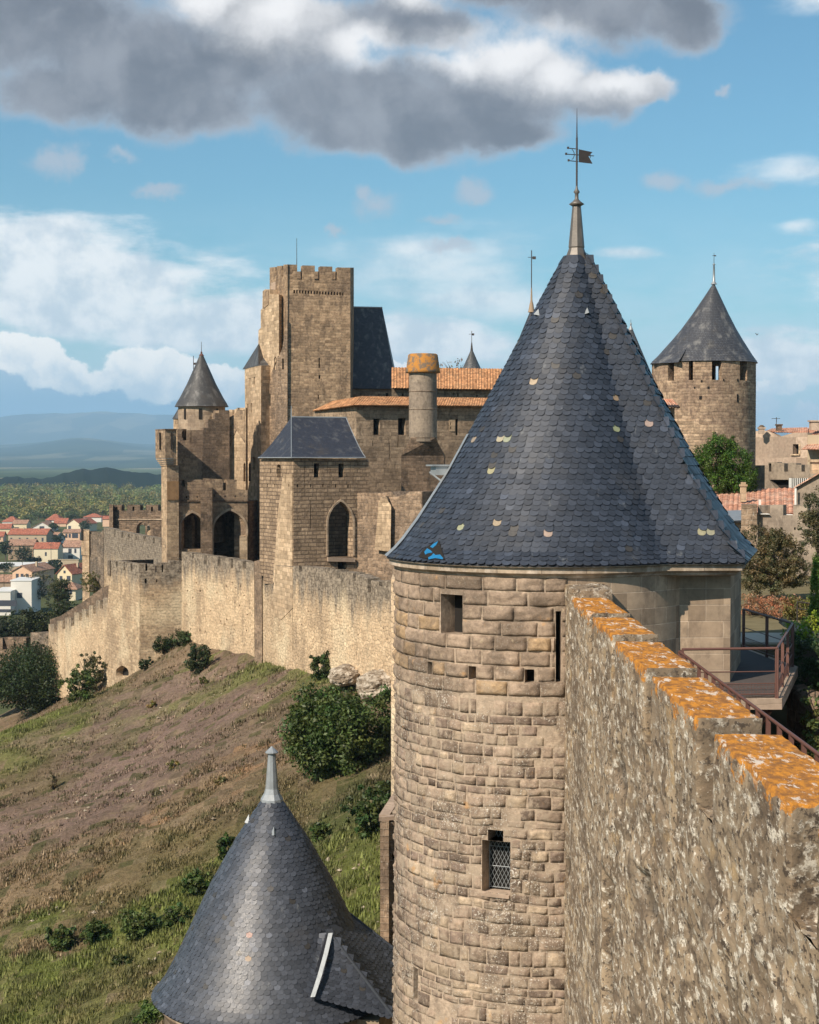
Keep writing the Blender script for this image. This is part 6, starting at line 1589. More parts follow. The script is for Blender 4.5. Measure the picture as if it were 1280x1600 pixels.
facade(pc_, PLa, PLb, [(557, 632), (800, 634), (800, 900), (557, 900)],
       [rect_px(583.5, 654, 593.5, 679.5), rect_px(622, 653.5, 634, 679.5), rect_px(712, 654.5, 716, 680), rect_px(703.5, 660, 705, 664), rect_px(703.5, 666.5, 705, 670), rect_px(582, 688, 583.3, 697), rect_px(608, 692, 609.3, 718), rect_px(621.5, 680.5, 623, 699)], .8, M['palace'], hname='window')
facade(pc_, PLa, PLb, [(702, 655), (711, 655), (711, 674), (702, 674)], [rect_px(703.5, 660, 705, 664), rect_px(703.5, 666.5, 705, 670)], .06, M['pale'], 'window_frame', off=.04, back=False, miter=False)
facade(pc_, (490, 142), (557, 135), [(490, 641), (557, 632), (557, 900), (490, 900)], [], .8, M['palace'], 'side_wall', back=False)
mb = MB(); tile_sheet(mb, P(552.5, 633, 134.2), P(800, 634.5, 140.2), P(800, 622.5, 143), P(565, 619.5, 137.5)); mb.build('lower_roof', M['tile'], pc_)
mb = MB(); tile_sheet(mb, P(488.5, 642, 141.6), P(552.5, 633, 134.2), P(565, 619.5, 137.5), P(520, 627, 143), rows=4); mb.build('lower_roof', M['tile'], pc_)
facade(pc_, (612, 144.5), (810, 149), [(612, 606), (810, 608), (810, 650), (612, 650)], [rect_px(714.5, 613.5, 717, 620), rect_px(744, 617, 747, 621.5), rect_px(628, 615, 631, 619), rect_px(708.5, 614, 710.5, 617)], .6, M['palace'], 'upper_wall', hname='putlog_hole')
mb = MB(); tile_sheet(mb, P(612, 606.5, 143.8), P(812, 609.5, 148.3), P(812, 577, 153), P(612, 574.5, 149), .28, .07); mb.build('upper_roof', M['tile'], pc_)
mb = MB(); e0, e1 = P(612, 574.5, 149), P(812, 577, 153); mb.face([e0, e1, e1 + Vector((0, 5, -2)), e0 + Vector((0, 5, -2))]); mb.build('roof_back', M['tile'], pc_)
# round chimney
ch = thing('round_chimney', 'stout round stone chimney with an orange lichened conical cap', 'chimney', (XY(661, 131.5).x, 131.5, -12))
x_, y_ = XY(661, 131.5); S_ = 131.5 / F
mb = MB(); mb.lathe(x_, y_, [(22 * S_, Z(690, 131.5)), (22 * S_, Z(655, 131.5)), (21.6 * S_, Z(583, 131.5))], 40); mb.build('shaft', M['greyrender'], ch)
m_, t_ = newmat('orange lichened stone'); ps_ = t_.n('ShaderNodeNewGeometry').outputs['Position']
n1_ = t_.noise(ps_, 2.2, 8, .7); fin(t_, t_.mix(t_.ss(n1_, .45, .55), (.17, .13, .095), (.42, .19, .045)), .95, n1_, .03, 1, .1); M['orangecap'] = m_
mb = MB(); mb.lathe(x_, y_, [(21.8 * S_, Z(583.5, 131.5)), (27.2 * S_, Z(582.5, 131.5)), (26.6 * S_, Z(579, 131.5)), (23 * S_, Z(554.5, 131.5)), (21 * S_, Z(553, 131.5)), (.05, Z(553.5, 131.5))], 40); mb.build('cap', M['orangecap'], ch)
for y in (612, 640, 684):
    mb = MB(); mb.lathe(x_, y_, [(21.7 * S_, Z(y + .6, 131.5)), (22.6 * S_, Z(y + .3, 131.5)), (22.6 * S_, Z(y - .3, 131.5)), (21.7 * S_, Z(y - .6, 131.5))], 40); mb.build('joint_band', M['gatedark'], ch)
a, b = Vector(XY(627, 130.6)), Vector(XY(694, 131.6)); dd = Vector((.15, 2.8)); mb = MB()
zA, zB = Z(712, 131), Z(684, 131); base = [a, b, b + dd, a + dd]; mb.prism(base, -14, zA, top=False)
tpq = [Vector((x_ - 1.0, y_ - 1.0)), Vector((x_ + 1.0, y_ - 1.0)), Vector((x_ + 1.0, y_ + 1.0)), Vector((x_ - 1.0, y_ + 1.0))]
for i in range(4):
    j = (i + 1) % 4; mb.face([(*base[i], zA), (*base[j], zA), (*tpq[j], zB), (*tpq[i], zB)])
mb.face([(*p, zB) for p in tpq]); mb.build('base', M['gatedark'], ch)
# lower buttress block behind the hip-roofed tower
lb = thing('low_block', 'ruined low block with a pale mended buttress between the hip roofed tower and the chimney', 'wall', (XY(600, 126).x, 126, -12))
facade(lb, (558, 122.5), (660, 119.8), [(558, 770), (598, 770), (610, 768), (618, 776), (635, 772), (640, 768), (660, 768), (660, 925), (558, 925)], [], 3.0, M['old'], back=False)
facade(lb, (558, 122.5), (660, 119.8), [(597, 784), (600, 776), (604, 779), (608, 775), (611.5, 783), (616, 790), (615, 862), (590, 858)], [], .5, M['pale'], 'buttress', off=.45, back=False)

# ------------------------------------------------------------------ hip roofed tower
ht = thing('hip_roofed_tower', 'square tower of bossed stone with a blue slate hip roof and one tall pointed opening', 'tower', (XY(490, 122).x, 123, -16))
HA, HB, HC, HD = XY(411.5, 125.2), XY(458.5, 120.0), XY(563, 122.6), XY(538, 128.8)
HD = HA + (HC - HB)
facade(ht, HA, HB, [(411.5, 715.5), (458.5, 716), (458.5, 912), (411.5, 912)], [[(432.5, 746), (432.5, 728), (435.5, 725), (438.8, 728), (438.8, 746)], rect_px(417, 756, 418.6, 760.5), rect_px(428.5, 756, 430, 760.5), rect_px(441.5, 756, 443.5, 760.5), rect_px(452, 756, 453.6, 760.5), rect_px(433.6, 788, 434.6, 825), rect_px(422.6, 729, 423.4, 755), rect_px(447, 729, 447.8, 755)], .7, M['boss'], 'wall', plan=True, hname='window')
facade(ht, HA, HB, [(444, 741), (458, 741), (458, 910), (428, 910), (431, 870), (436, 800)], [[(452, 760.5), (452, 756), (453.6, 756), (453.6, 760.5)], rect_px(447, 742, 447.8, 755)], .09, M['pale'], 'pale_masonry', off=.08, plan=True, back=False, miter=False)  # paler stone patch with a sloping left edge
door = arch_px(512.5, 551.5, 870, 818, 783.5, 8)
facade(ht, HB, HC, [(458.5, 716), (563, 717.5), (563, 905), (458.5, 905)], [rect_px(490.5, 724, 499, 746), rect_px(529, 724.5, 537.5, 746), door, rect_px(464, 756, 466, 761), rect_px(484.5, 756.5, 486.5, 761.5), rect_px(504, 756.5, 506, 761.5), rect_px(524, 756.5, 526, 761.5), rect_px(543, 757, 545, 762), rect_px(528, 878, 541.5, 892), rect_px(485, 788, 486.2, 826), rect_px(475.5, 729, 476.4, 762), rect_px(515.5, 729, 516.4, 762), rect_px(551.5, 729, 552.4, 762)], .75, M['boss'], 'front_wall', plan=True, hname='window', nob=(2,))
o2 = arch_px(509.8, 554.2, 868, 818, 780.0, 8)
facade(ht, HB, HC, o2 + arch_px(512.4, 551.6, 868, 818, 783.4, 8)[::-1], [], .12, M['ashlar'], 'arch_moulding', off=.09, plan=True, back=False, miter=False)
facade(ht, HB, HC, [(511, 870.5), (553, 872), (553, 878), (511, 877)], [], .5, M['render'], 'sill', off=.22, plan=True, back=False, miter=False)
facade(ht, HC, HD, [(563, 717.5), (540, 717.5), (540, 905), (563, 905)], [], .7, M['boss'], 'rear_wall', plan=True, back=False, miter=False)
facade(ht, HD, HA, [(540, 717.5), (411.5, 717.5), (411.5, 900), (540, 900)], [], .7, M['boss'], 'rear_wall', plan=True, back=False, miter=False)
# flared hip roof
zE = Z(714.5, 121); zR = Z(651.5, 125); cen2 = (HA + HB + HC + HD) / 4
EA, EB, EC, ED = [c + (c - cen2).normalized() * .42 for c in (HA, HB, HC, HD)]
R0, R1 = XY(455.5, 125.2), XY(541, 127.2)
mb = MB()
def flare(e, r, f):  # f 0..1 up the slope with a bell-cast foot
    g_ = f ** .92 if f > .25 else f * 1.0
    k = .0 if f in (0, 1) else 0
    z = zE + (zR - zE) * (f ** 1.18); q = e.lerp(r, f); return Vector((q.x, q.y, z))
def roof_side(e0, e1, r0, r1):
    G = []; Us = []; N_ = 10
    for j in range(N_ + 1):
        f = j / N_; a = flare(e0, r0, f); b = flare(e1, r1, f); L = (b - a).length; off = (a - flare(e0, r0, 0)).length * .4
        G.append([a.lerp(b, i / 6) for i in range(7)]); Us.append([(off + L * i / 6, f * 4.2) for i in range(7)])
    mb.grid(G, Us, smooth=False)
roof_side(EB, EC, R0, R1); roof_side(EA, EB, R0, R0 + Vector((.001, 0))); roof_side(EC, ED, R1, R1 + Vector((0, .001))); roof_side(ED, EA, R1, R0)
mb.face([(p.x, p.y, zE - .01) for p in (EA, EB, EC, ED)][::-1]); mb.build('roof', M['slate_blue'], ht)
mb = MB()
for p, q in ((EA, EB), (EB, EC), (EC, ED)): mb.bar((p.x, p.y, zE - .03), (q.x, q.y, zE - .03), .05, 5)
mb.build('gutter', M['lead'], ht)
mb = MB(); mb.bar((R0.x, R0.y, zR), (R1.x, R1.y, zR), .07, 6)
for e, r in ((EB, R0), (EC, R1)):
    for k in range(8): mb.bar(flare(e, r, k / 8), flare(e, r, (k + 1) / 8), .035, 4)
mb.build('ridge_lead', M['lead'], ht)
mb = MB(); mb.bar((R0.x, R0.y, zR), (R0.x, R0.y, Z(634, 125)), .05, 6, r2=.03); mb.build('finial', M['lead'], ht)

# ------------------------------------------------------------------ right far round tower
rt = thing('crenellated_tower', 'far right round tower with open battlements under a tall flared slate cone', 'tower', (XY(1100, 112).x, 112, -12))
RX, RY = XY(1099, 112); RR = 80 / F * 112
z_top, z_cr = Z(563, 109), Z(594, 109)
mb = MB(); mb.lathe(RX, RY, [(RR, -14), (RR, z_cr)], 64); mb.lathe(RX, RY, [(RR - .6, z_cr - 2), (RR - .6, z_cr)], 48); mb.lathe(RX, RY, [(RR, z_cr), (RR - .6, z_cr)], 64); mb.build('wall', M['round'], rt)
def ring_block(name, a0, a1, parent, z0=z_cr, z1=z_top):
    mb = MB(); n_ = 6; An = [a0 + (a1 - a0) * k / n_ for k in range(n_ + 1)]
    def q(a, r, z): return Vector((RX + r * sin(a), RY - r * cos(a), z))
    G = [[q(a, RR, z0) for a in An], [q(a, RR, z1) for a in An]]; mb.grid(G, [[(a * RR, z0) for a in An], [(a * RR, z1) for a in An]])
    G = [[q(a, RR - .55, z0) for a in An], [q(a, RR - .55, z1) for a in An]]; mb.grid(G, [[(a * RR, z0) for a in An], [(a * RR, z1) for a in An]])
    for a in (a0, a1): mb.face([q(a, RR, z0), q(a, RR, z1), q(a, RR - .55, z1), q(a, RR - .55, z0)], [(0, z0), (0, z1), (.55, z1), (.55, z0)])
    return mb.build(name, M['round'], parent)
def ang(px): return math.asin(max(-1, min(1, (px - 1099) / 80)))
for (x0, x1) in ((1019.2, 1035.5), (1043.5, 1063.5), (1069.5, 1097), (1112, 1142), (1155, 1176)): ring_block('merlon', ang(x0), ang(x1), rt)
for (a0, a1) in ((100, 118), (122, 150), (156, 166.5), (173.0, 196), (203, 228), (235, 255), (258, 266)): ring_block('merlon', radians(a0), radians(a1), rt)
for (x, y, w_, h_) in ((1138, 622, 3, 12), (1082, 596, 2.5, 3.5), (1092, 606, 3, 3.5), (1138, 594, 2.5, 3.5), (1072, 606, 2, 3), (1115, 594, 2, 3.5), (1080.5, 621.5, 4, 5)):
    a = ang(x); mb = MB(); mb.box((RX + (RR - .12) * sin(a), RY - (RR - .12) * cos(a), Z(y + h_ / 2, 109)), (w_ / F * 109, .3, h_ / F * 109), a); mb.build('putlog_hole', M['dark'], rt)
# roof: cone stretched towards the back left
def rt_roof(parent):
    mb = MB(); n = 64; zz = [(0, 1.0), (.03, .968), (.10, .875), (.19, .772), (.30, .645), (.42, .515), (.60, .345), (.80, .17), (.985, .012)]
    apx, apy = XY(1114, 112); zb_, zt_ = Z(565.5, 110), Z(441, 112); Rr = RR + .12; G = []; Us = []
    for f, g_ in zz:
        row = []; ur = []
        for k in range(n):
            a = 2 * pi * k / n; ex = RX + Rr * sin(a); ey = RY - Rr * cos(a)
            cx = apx + (ex - apx) * g_; cy = apy + (ey - apy) * g_; row.append((cx, cy, zb_ + (zt_ - zb_) * f)); ur.append((a * RR, f * 6))
        G.append(row); Us.append(ur)
    mb.grid(G, Us, closed=True); mb.face([G[0][k] for k in range(n)][::-1]); mb.build('roof', M['slate_far'], parent)
    # lower ridge running out to the left
    p = [P(1017.5, 568, 111), P(1060, 566, 108.7), P(1100, 500, 111.5), P(1075.5, 516, 112), P(1035, 567, 115.0), P(1085, 567, 114.5)]
    mb = MB(); mb.face([p[0], p[1], p[2], p[3]]); mb.face([p[0], p[3], p[4]]); mb.face([p[3], p[2], p[5], p[4]]); mb.build('side_roof', M['slate_far'], parent)
rt_roof(rt)
spx, spy = XY(1114, 112); spire(rt, spx, spy, Z(443, 112), Z(395, 112), Z(414, 112) - Z(443, 112), .10, .14, 'lead', .025)

# ------------------------------------------------------------------ spires peeping round the near roof
s1 = thing('hidden_spire', 'cone roof hidden behind the near tower with a tall vane and tan finial', 'tower', (XY(830, 92).x, 92, -6))
x_, y_ = XY(830, 92); cone_roof(s1, x_, y_, [(Z(640, 91), 60 / F * 92), (Z(560, 92), 32 / F * 92), (Z(486, 92), 2 / F * 92)], M['slate_blue']); mb = MB(); mb.lathe(x_, y_, [(1.9, -10), (1.9, Z(640, 91))], 32); mb.build('wall', M['palace'], s1)
mb = MB(); mb.lathe(x_, y_, [(5.5 / F * 92, Z(488, 92)), (4.2 / F * 92, Z(483, 92)), (3.2 / F * 92, Z(476, 92)), (1.6 / F * 92, Z(470, 92)), (.9 / F * 92, Z(450, 92))], 10); mb.build('finial', M['rust2'] if 'rust2' in M else M['h_brown'], s1)
mb = MB(); mb.bar((x_, y_, Z(455, 92)), (x_, y_, Z(391, 92)), .028, 5); mb.bar((x_ - .2, y_, Z(402, 92)), (x_ + .2, y_, Z(402, 92)), .015, 4); mb.build('rod', M['iron'], s1); mb = MB(); mb.box((x_ + .14, y_, Z(405, 92)), (.2, .03, .16)); mb.build('flag', M['iron'], s1)
s2 = thing('distant_spire', 'small distant spirelet with a vane above the orange roof', 'tower', (XY(737, 175).x, 175, -5))
x_, y_ = XY(737, 175); cone_roof(s2, x_, y_, [(Z(590, 175), 21 / F * 175), (Z(575, 175), 14 / F * 175), (Z(548, 175), 2 / F * 175)], M['slate_mottled'], 8); mb = MB(); mb.lathe(x_, y_, [(1.2, -8), (1.2, Z(590, 175))], 8); mb.build('wall', M['palace'], s2)
mb = MB(); mb.lathe(x_, y_, [(.15, Z(549, 175)), (.05, Z(535, 175))], 6); mb.bar((x_, y_, Z(536, 175)), (x_, y_, Z(517, 175)), .03, 5); mb.box((x_ + .14, y_, Z(524, 175)), (.25, .03, .22)); mb.bar((x_ - .3, y_, Z(522, 175)), (x_, y_, Z(522, 175)), .02, 4); mb.build('weather_vane', M['iron'], s2)
s3 = thing('hidden_spire', 'mottled slate cone showing just right of the near roof', 'tower', (XY(985, 96).x, 96, -6))
x_, y_ = XY(985, 96); cone_roof(s3, x_, y_, [(Z(600, 95), 40 / F * 96), (Z(580, 96), 31 / F * 96), (Z(513, 96), 2.5 / F * 96)], M['slate_mottled'], 12); mb = MB(); mb.lathe(x_, y_, [(1.3, -10), (1.3, Z(600, 95))], 24); mb.build('wall', M['round'], s3)
spire(s3, x_, y_, Z(514, 96), Z(499, 96), .25, .07, 0, 'lead', .02)
# tiled eave by the round tower
te = thing('tiled_lean_to', 'small tiled lean-to eave against the far right round tower', 'building', (XY(1040, 100).x, 100, -8))
mb = MB(); tile_sheet(mb, P(1020, 634, 99), P(1063, 637, 100), P(1050, 624, 101), P(1020, 624, 100.5)); mb.build('roof', M['tile_pink'], te)
mb = MB(); mb.prism([XY(1015, 99.5), XY(1054, 100.3), XY(1050, 102), XY(1015, 101.5)], -8, Z(637, 100)); mb.build('wall', M['palace'], te)
# branches behind the upper roof
leaf_t = shrub('bare_bush', 'thin bare tree top just above the orange roof left of the spirelet', 'tree', (XY(712, 165).x, 165, Z(590, 165)), 1.6, 1.2, 2.2, 26, .2, 8, .09, (.16, .13, .09), seed=3)
# bird
bd = thing('bird', 'tiny dark bird flying right of the far round tower', 'bird', tuple(P(1183, 522.5, 60)))
p = P(1183, 522.5, 60); mb = MB(); mb.lathe(p.x, p.y, [(.001, p.z - .02), (.018, p.z - .005), (.02, p.z + .01), (.001, p.z + .03)], 8); 
mb.face([p + Vector((0, 0, .01)), p + Vector((-.06, .02, .05)), p + Vector((-.075, .0, .035)), p + Vector((-.02, -.02, -.005))]); mb.face([p + Vector((0, 0, .01)), p + Vector((.05, .03, .035)), p + Vector((.055, .0, .02)), p + Vector((.02, -.02, -.01))]); mb.face([p + Vector((-.01, 0, -.01)), p + Vector((.01, 0, -.01)), p + Vector((0, 0, -.06))])
mb.build('body', M['iron'], bd)
# ------------------------------------------------------------------ town side on the right
hr = thing('village_house', 'plastered beige village house with tiled roofs right of the round tower', 'house', (XY(1230, 135).x, 135, -10))
facade(hr, (1172, 138), (1290, 132), [(1172, 674), (1198, 673), (1217, 683), (1240, 676), (1262, 676), (1262, 696), (1290, 696), (1290, 790), (1172, 790)], [rect_px(1239, 694, 1248.5, 709.5)], .6, M['render'], hname='window')
facade(hr, (1172, 138), (1290, 132), [(1237, 709.5), (1251, 709.5), (1251, 711.5), (1237, 711.5)], [], .2, M['pale'], 'sill', off=.15, back=False, miter=False)
facade(hr, (1172, 138), (1290, 132), [(1248.5, 693), (1251, 693), (1251, 709), (1248.5, 709)], [], .06, M['pale'], 'window_frame', off=.04, back=False, miter=False)
facade(hr, (1172, 138), (1290, 132), [(1263.2, 680), (1265.5, 680), (1265.5, 697), (1263.2, 697)], [], .1, M['dark'], 'window', off=-.7, back=False, miter=False)
mb = MB(); tile_sheet(mb, P(1196, 674, 137), P(1263, 677, 134), P(1262, 668, 139), P(1205, 670, 141)); mb.build('roof', M['tile_pink'], hr)
mb = MB(); tile_sheet(mb, P(1254, 679, 136), P(1296, 679, 133.5), P(1296, 661, 139), P(1264, 668, 140)); mb.build('roof', M['tile_pink'], hr)
mb = MB(); tile_sheet(mb, P(1252, 702, 131), P(1296, 702, 130), P(1296, 690, 133), P(1262, 694, 133.5)); mb.build('lean_to_roof', M['tile_pink'], hr)
mb = MB(); mb.prism([XY(1262, 133), XY(1296, 132), XY(1296, 138), XY(1262, 139)], -10, Z(680, 135)); mb.build('side_wall', M['h_beige'], hr)
def chim(parent, x, y0, y1, Y, w_, cap=True, mat='render', name='chimney'):
    p = XY(x, Y); mb = MB(); mb.box((p.x, p.y, Z(y1, Y)), (w_, w_, Z(y0, Y) - Z(y1, Y))); 
    if cap: mb.box((p.x, p.y, Z(y0, Y) + .003), (w_ * 1.3, w_ * 1.3, .12))
    return mb.build(name, M[mat], parent)
chim(hr, 1217, 665, 676, 137, .42, mat='gatedark'); chim(hr, 1273, 659, 672, 135, .75, mat='render'); chim(hr, 1190, 670, 678, 136, .45, mat='render')
mb = MB(); p = XY(1190, 136); mb.lathe(p.x, p.y, [(.2, Z(670, 136)), (.28, Z(667, 136)), (.1, Z(664, 136))], 10); mb.build('chimney_pot', M['gatedark'], hr)
mb = MB(); p = XY(1213, 137); mb.bar((p.x, p.y, Z(672, 137)), (p.x, p.y, Z(652, 137)), .03, 4); mb.bar((p.x - .4, p.y, Z(654, 137)), (p.x + .3, p.y, Z(654, 137)), .02, 4); mb.build('aerial', M['iron'], hr)
for (x, y) in ((1272, 712), (1278, 712), (1272, 722), (1278, 722)):
    mb = MB(); p = XY(x, 133.1); mb.box((p.x, p.y - .35, Z(y, 133)), (.22, .1, .22)); mb.build('small_opening', M['dark'], hr)
# battlement in front of it
b1 = thing('garden_battlement', 'low grey battlement with a dark gateway in front of the beige house', 'wall', (XY(1230, 110).x, 110, -9))
facade(b1, (1178, 112), (1290, 108), [(1178, 727), (1200, 727), (1200, 722), (1214.5, 722), (1214.5, 723), (1225.5, 724), (1225.5, 737), (1231.5, 737), (1231.5, 723), (1244.5, 724), (1244.5, 726), (1252.5, 726), (1252.5, 737), (1258, 737), (1258, 726), (1290, 727), (1290, 790), (1178, 790)],
       [rect_px(1201.5, 724, 1205.5, 737), [(1202, 749.5), (1233, 749.5), (1233, 775), (1222, 775)]], .6, M['greyrender'], hname='opening')
facade(b1, (1178, 112), (1290, 108), [(1233, 747), (1262, 747), (1262, 780), (1233, 780)], [], .05, M['dark'], 'gateway', off=.03, back=False, miter=False)
gt2 = thing('bar_gate', 'white vertical bar gate by the drain pipe on the right', 'gate', (XY(1247, 104).x, 104, -5))
for i in range(10):
    p = XY(1235 + i * 3.0, 105); mb = MB(); mb.box((p.x, p.y, Z(775, 105)), (.05 if i else .14, .05, Z(747, 105) - Z(775, 105))); mb.build('bar', M['whitewash'], gt2)
# tiled roof with a square chimney
tr2 = thing('tiled_house', 'low house with a rough pink tiled roof and a square chimney', 'house', (XY(1180, 84).x, 84, -7))
mb = MB(); tile_sheet(mb, P(1095, 800, 80), P(1245, 803, 79), P(1243, 763, 88), P(1100, 768, 89), .26, .06, rows=14); rf2 = mb.build('roof', M['tile_pink'], tr2)
mb = MB(); mb.prism([XY(1096, 80.6), XY(1244, 79.6), XY(1243, 88), XY(1100, 89)], -8, Z(803, 80) - .05); mb.build('wall', M['greyrender'], tr2)
p = XY(1162, 83); mb = MB(); mb.box((p.x, p.y, Z(784, 83)), (.26, .28, Z(759, 83) - Z(784, 83))); mb.box((p.x, p.y, Z(760, 83) + .003), (.36, .36, .1)); mb.box((p.x, p.y, Z(757, 83)), (.22, .22, .12)); mb.build('chimney', M['pale'], tr2)
p = XY(1188, 81.5); mb = MB(); mb.box((p.x, p.y, Z(790, 81.5)), (.1, .1, .3)); mb.build('roof_vent', M['whitewash'], tr2)
# greenish zinc strip
zc_ = thing('zinc_roof', 'pale zinc lean-to roof next to the tiled one', 'roof', (XY(1146, 72).x, 72, -6))
mb = MB(); mb.face([P(1120, 815, 70.5), P(1160, 813, 70.5), P(1160, 797, 74), P(1120, 798, 74)]); mb.face([P(1120, 815, 70.5) - Vector((0, 0, .05)), P(1160, 813, 70.5) - Vector((0, 0, .05)), P(1160, 797, 74) - Vector((0, 0, .05)), P(1120, 798, 74) - Vector((0, 0, .05))][::-1]); mb.build('sheet', M['lead'], zc_)
mb = MB(); mb.prism([XY(1120, 70.8), XY(1160, 70.8), XY(1160, 74), XY(1120, 74)], -8, Z(815, 70.6) - .06); mb.build('wall', M['greyrender'], zc_)
# gable wall with the white downpipe
gv = thing('gable_house', 'grey rendered lean-to gable with a white drain pipe at the right edge', 'house', (XY(1265, 78).x, 78, -7))
facade(gv, (1243, 78), (1300, 76.5), [(1243, 762), (1262, 751), (1300, 729), (1300, 850), (1243, 850)], [], .5, M['greyrender'], back=False)
mb = MB(); mb.face([P(1241, 761, 77.8), P(1300, 727, 76.2), P(1300, 727, 79), P(1241, 761, 80.5)]); mb.face([P(1241, 762.5, 77.8), P(1300, 728.5, 76.2), P(1300, 728.5, 79), P(1241, 762.5, 80.5)][::-1]); mb.face([P(1241, 762.5, 77.8), P(1300, 728.5, 76.2), P(1300, 727, 76.2), P(1241, 761, 77.8)]); mb.build('roof', M['tile_pink'], gv)
mb = MB(); p = P(1243.5, 790, 77.6); mb.bar((p.x, p.y, Z(790, 77.6)), (p.x, p.y, Z(763, 77.6)), .06, 8); mb.build('drain_pipe', M['whitewash'], gv)
chim(gv, 1276, 722, 740, 78, .5, mat='pale')
# crenellated wall of the garden
cw2 = thing('garden_wall', 'grey cement garden wall with three notches and a rougher pier at its left', 'wall', (XY(1220, 69).x, 69, -9))
facade(cw2, (1184, 69.5), (1300, 68), [(1184, 789), (1187.5, 790), (1187.5, 804), (1203.5, 804), (1203.5, 789), (1224, 789), (1224, 805), (1240, 805), (1240, 789), (1262, 789), (1262, 800), (1300, 803), (1300, 900), (1184, 900)],
       [rect_px(1184.5, 824, 1187, 828), rect_px(1205, 824, 1207.5, 828), rect_px(1220.5, 824, 1223, 828), rect_px(1241, 824, 1243.5, 828)], .5, M['greyrender'], hname='putlog_hole')
mb = MB(); mb.prism([XY(1159, 69.2), XY(1183.7, 69.0), XY(1183.7, 70.5), XY(1159, 70.7)], -9, Z(789, 69)); mb.build('pier', M['old'], cw2)
mb = MB()
for (x0, x1, y) in ((1187.5, 1203.5, 804), (1224, 1240, 805)): a, b = XY(x0, 69.3), XY(x1, 69.1); mb.prism([a + Vector((.01, -.04)), b + Vector((-.01, -.04)), b + Vector((-.01, .5)), a + Vector((.01, .5))], Z(y, 69) + .003, Z(y, 69) + .03)
mb.build('notch_sill', M['whitewash'], cw2)
# second house mass behind for the space between
fillh = thing('village_house', 'brown plastered house wall behind the round green tree', 'house', (XY(1120, 120).x, 120, -9))
mb = MB(); mb.prism([XY(1085, 121), XY(1172, 119), XY(1172, 126), XY(1085, 127)], -12, Z(700, 120)); mb.build('wall', M['render'], fillh)
mb = MB(); tile_sheet(mb, P(1083, 701, 120.5), P(1174, 701, 118.5), P(1174, 694, 124), P(1083, 694, 125)); mb.build('roof', M['tile_pink'], fillh)

# ------------------------------------------------------------------ terraces inside the walls
def slabz(name, pts, z, mat, th=.5):
    mb = MB(); mb.prism(pts, z - th, z); o = mb.build(name, mat); tag(o, kind='structure'); return o
M['terrace'] = plain('dry garden soil', (.17, .145, .085), 1, .5, 1.2, .0); M['path'] = plain('pale gravel path', (.50, .44, .36), 1, .15, 4, .0)
slabz('courtyard', [(9.9, 43.2), (60, 43.2), (60, 100), (6, 100), (6, 43.2)], -4.95, M['terrace'], 14)
slabz('upper_courtyard', [(7, 100.2), (70, 100.2), (70, 200), (-14, 200), (-2, 128), (3, 104)], -8.5, M['terrace'], 9)
slabz('lower_garden', [(5.5, 12), (40, 12), (40, 43.1), (5.5, 43.1)], -8.9, M['terrace'], 6)
slabz('path', [(8.6, 43.4), (12.0, 43.4), (12.2, 45.8), (9.0, 45.8)], -4.90, M['path'], .06)
# low curved wall on the right with ivy and a clipped hedge
cv = thing('retaining_wall', 'low curved rubble retaining wall with a worn round top at the right edge', 'wall', (10, 35, -9))
mb = MB(); c0 = []; 
for i in range(15):
    f = i / 14; c0.append(Vector((9.05 + 3.4 * f ** 1.6, 39.2 - 10 * f, 0)))
zt_ = lambda f: -5.45 - .35 * f
G = []; Us = []
for i, c in enumerate(c0):
    f = i / 14; d = (c0[min(i + 1, 14)] - c0[max(i - 1, 0)]).normalized(); n_ = Vector((d.y, -d.x, 0)); n_ = n_ if n_.x < 0 else -n_; row = []; ur = []
    for k, (o_, z) in enumerate(((.0, -9.2), (0, -8), (.0, -7), (-.02, -6.3), (.0, zt_(f) - .12), (-.12, zt_(f)), (-.4, zt_(f) + .03), (-.62, zt_(f) - .1), (-.65, -9.2))):
        q = c + n_ * (-(-o_) if False else o_); p = Vector((c.x - n_.x * (-o_) , c.y - n_.y * (-o_), z)) + nv((c.x, c.y, z), 2.5, .05); row.append(p); ur.append((i * .75, z))
    G.append(row); Us.append(ur)
mb.grid(G, Us); mb.build('wall', M['old'], cv)
iv = thing('ivy', 'dark green ivy hanging in the gap beside the platform', 'ivy', (8.9, 36.8, -9))
cl = []
rg = random.Random(9)
for k in range(150):
    f = rg.random(); y = 34.6 + 5.2 * f; x = 8.55 + .27 * (y - 34.6) + rg.uniform(-.25, .3); cl.append((x, y, rg.uniform(-8.6, -5.35), rg.uniform(.12, .26)))
leaf_cloud('leaves', cl, 26, .055, (.075, .10, .03), iv, seed=3, tips=(.16, .19, .05))
hg = thing('clipped_hedge', 'dark clipped hedge at the right edge above the curved wall', 'hedge', (11.3, 36, -6.2))
cl = []
for k in range(520):
    y = rg.uniform(31.5, 41.5); xl = 9.35 + .5 * max(0, (39.5 - y) / 10) ** 1.5 * 4.2 + (0 if y < 40 else .0)
    u = rg.random()
    if u < .45: x, z = xl + rg.uniform(.1, .35), rg.uniform(-6.2, -4.45)
    else: x, z = rg.uniform(xl + .2, xl + 4.0), -4.45 + rg.uniform(-.15, .08)
    cl.append((x, y, z, rg.uniform(.14, .24)))
leaf_cloud('foliage', cl, 60, .038, (.035, .060, .022), hg, seed=4, tips=(.07, .12, .03), var=.2)
mb = MB(); mb.prism([(9.9, 41.3), (10.2, 39), (11.5, 35), (12.7, 31.8), (16, 31.8), (15, 41.3)], -9, -4.75); mb.build('stem', M['bark'], hg)
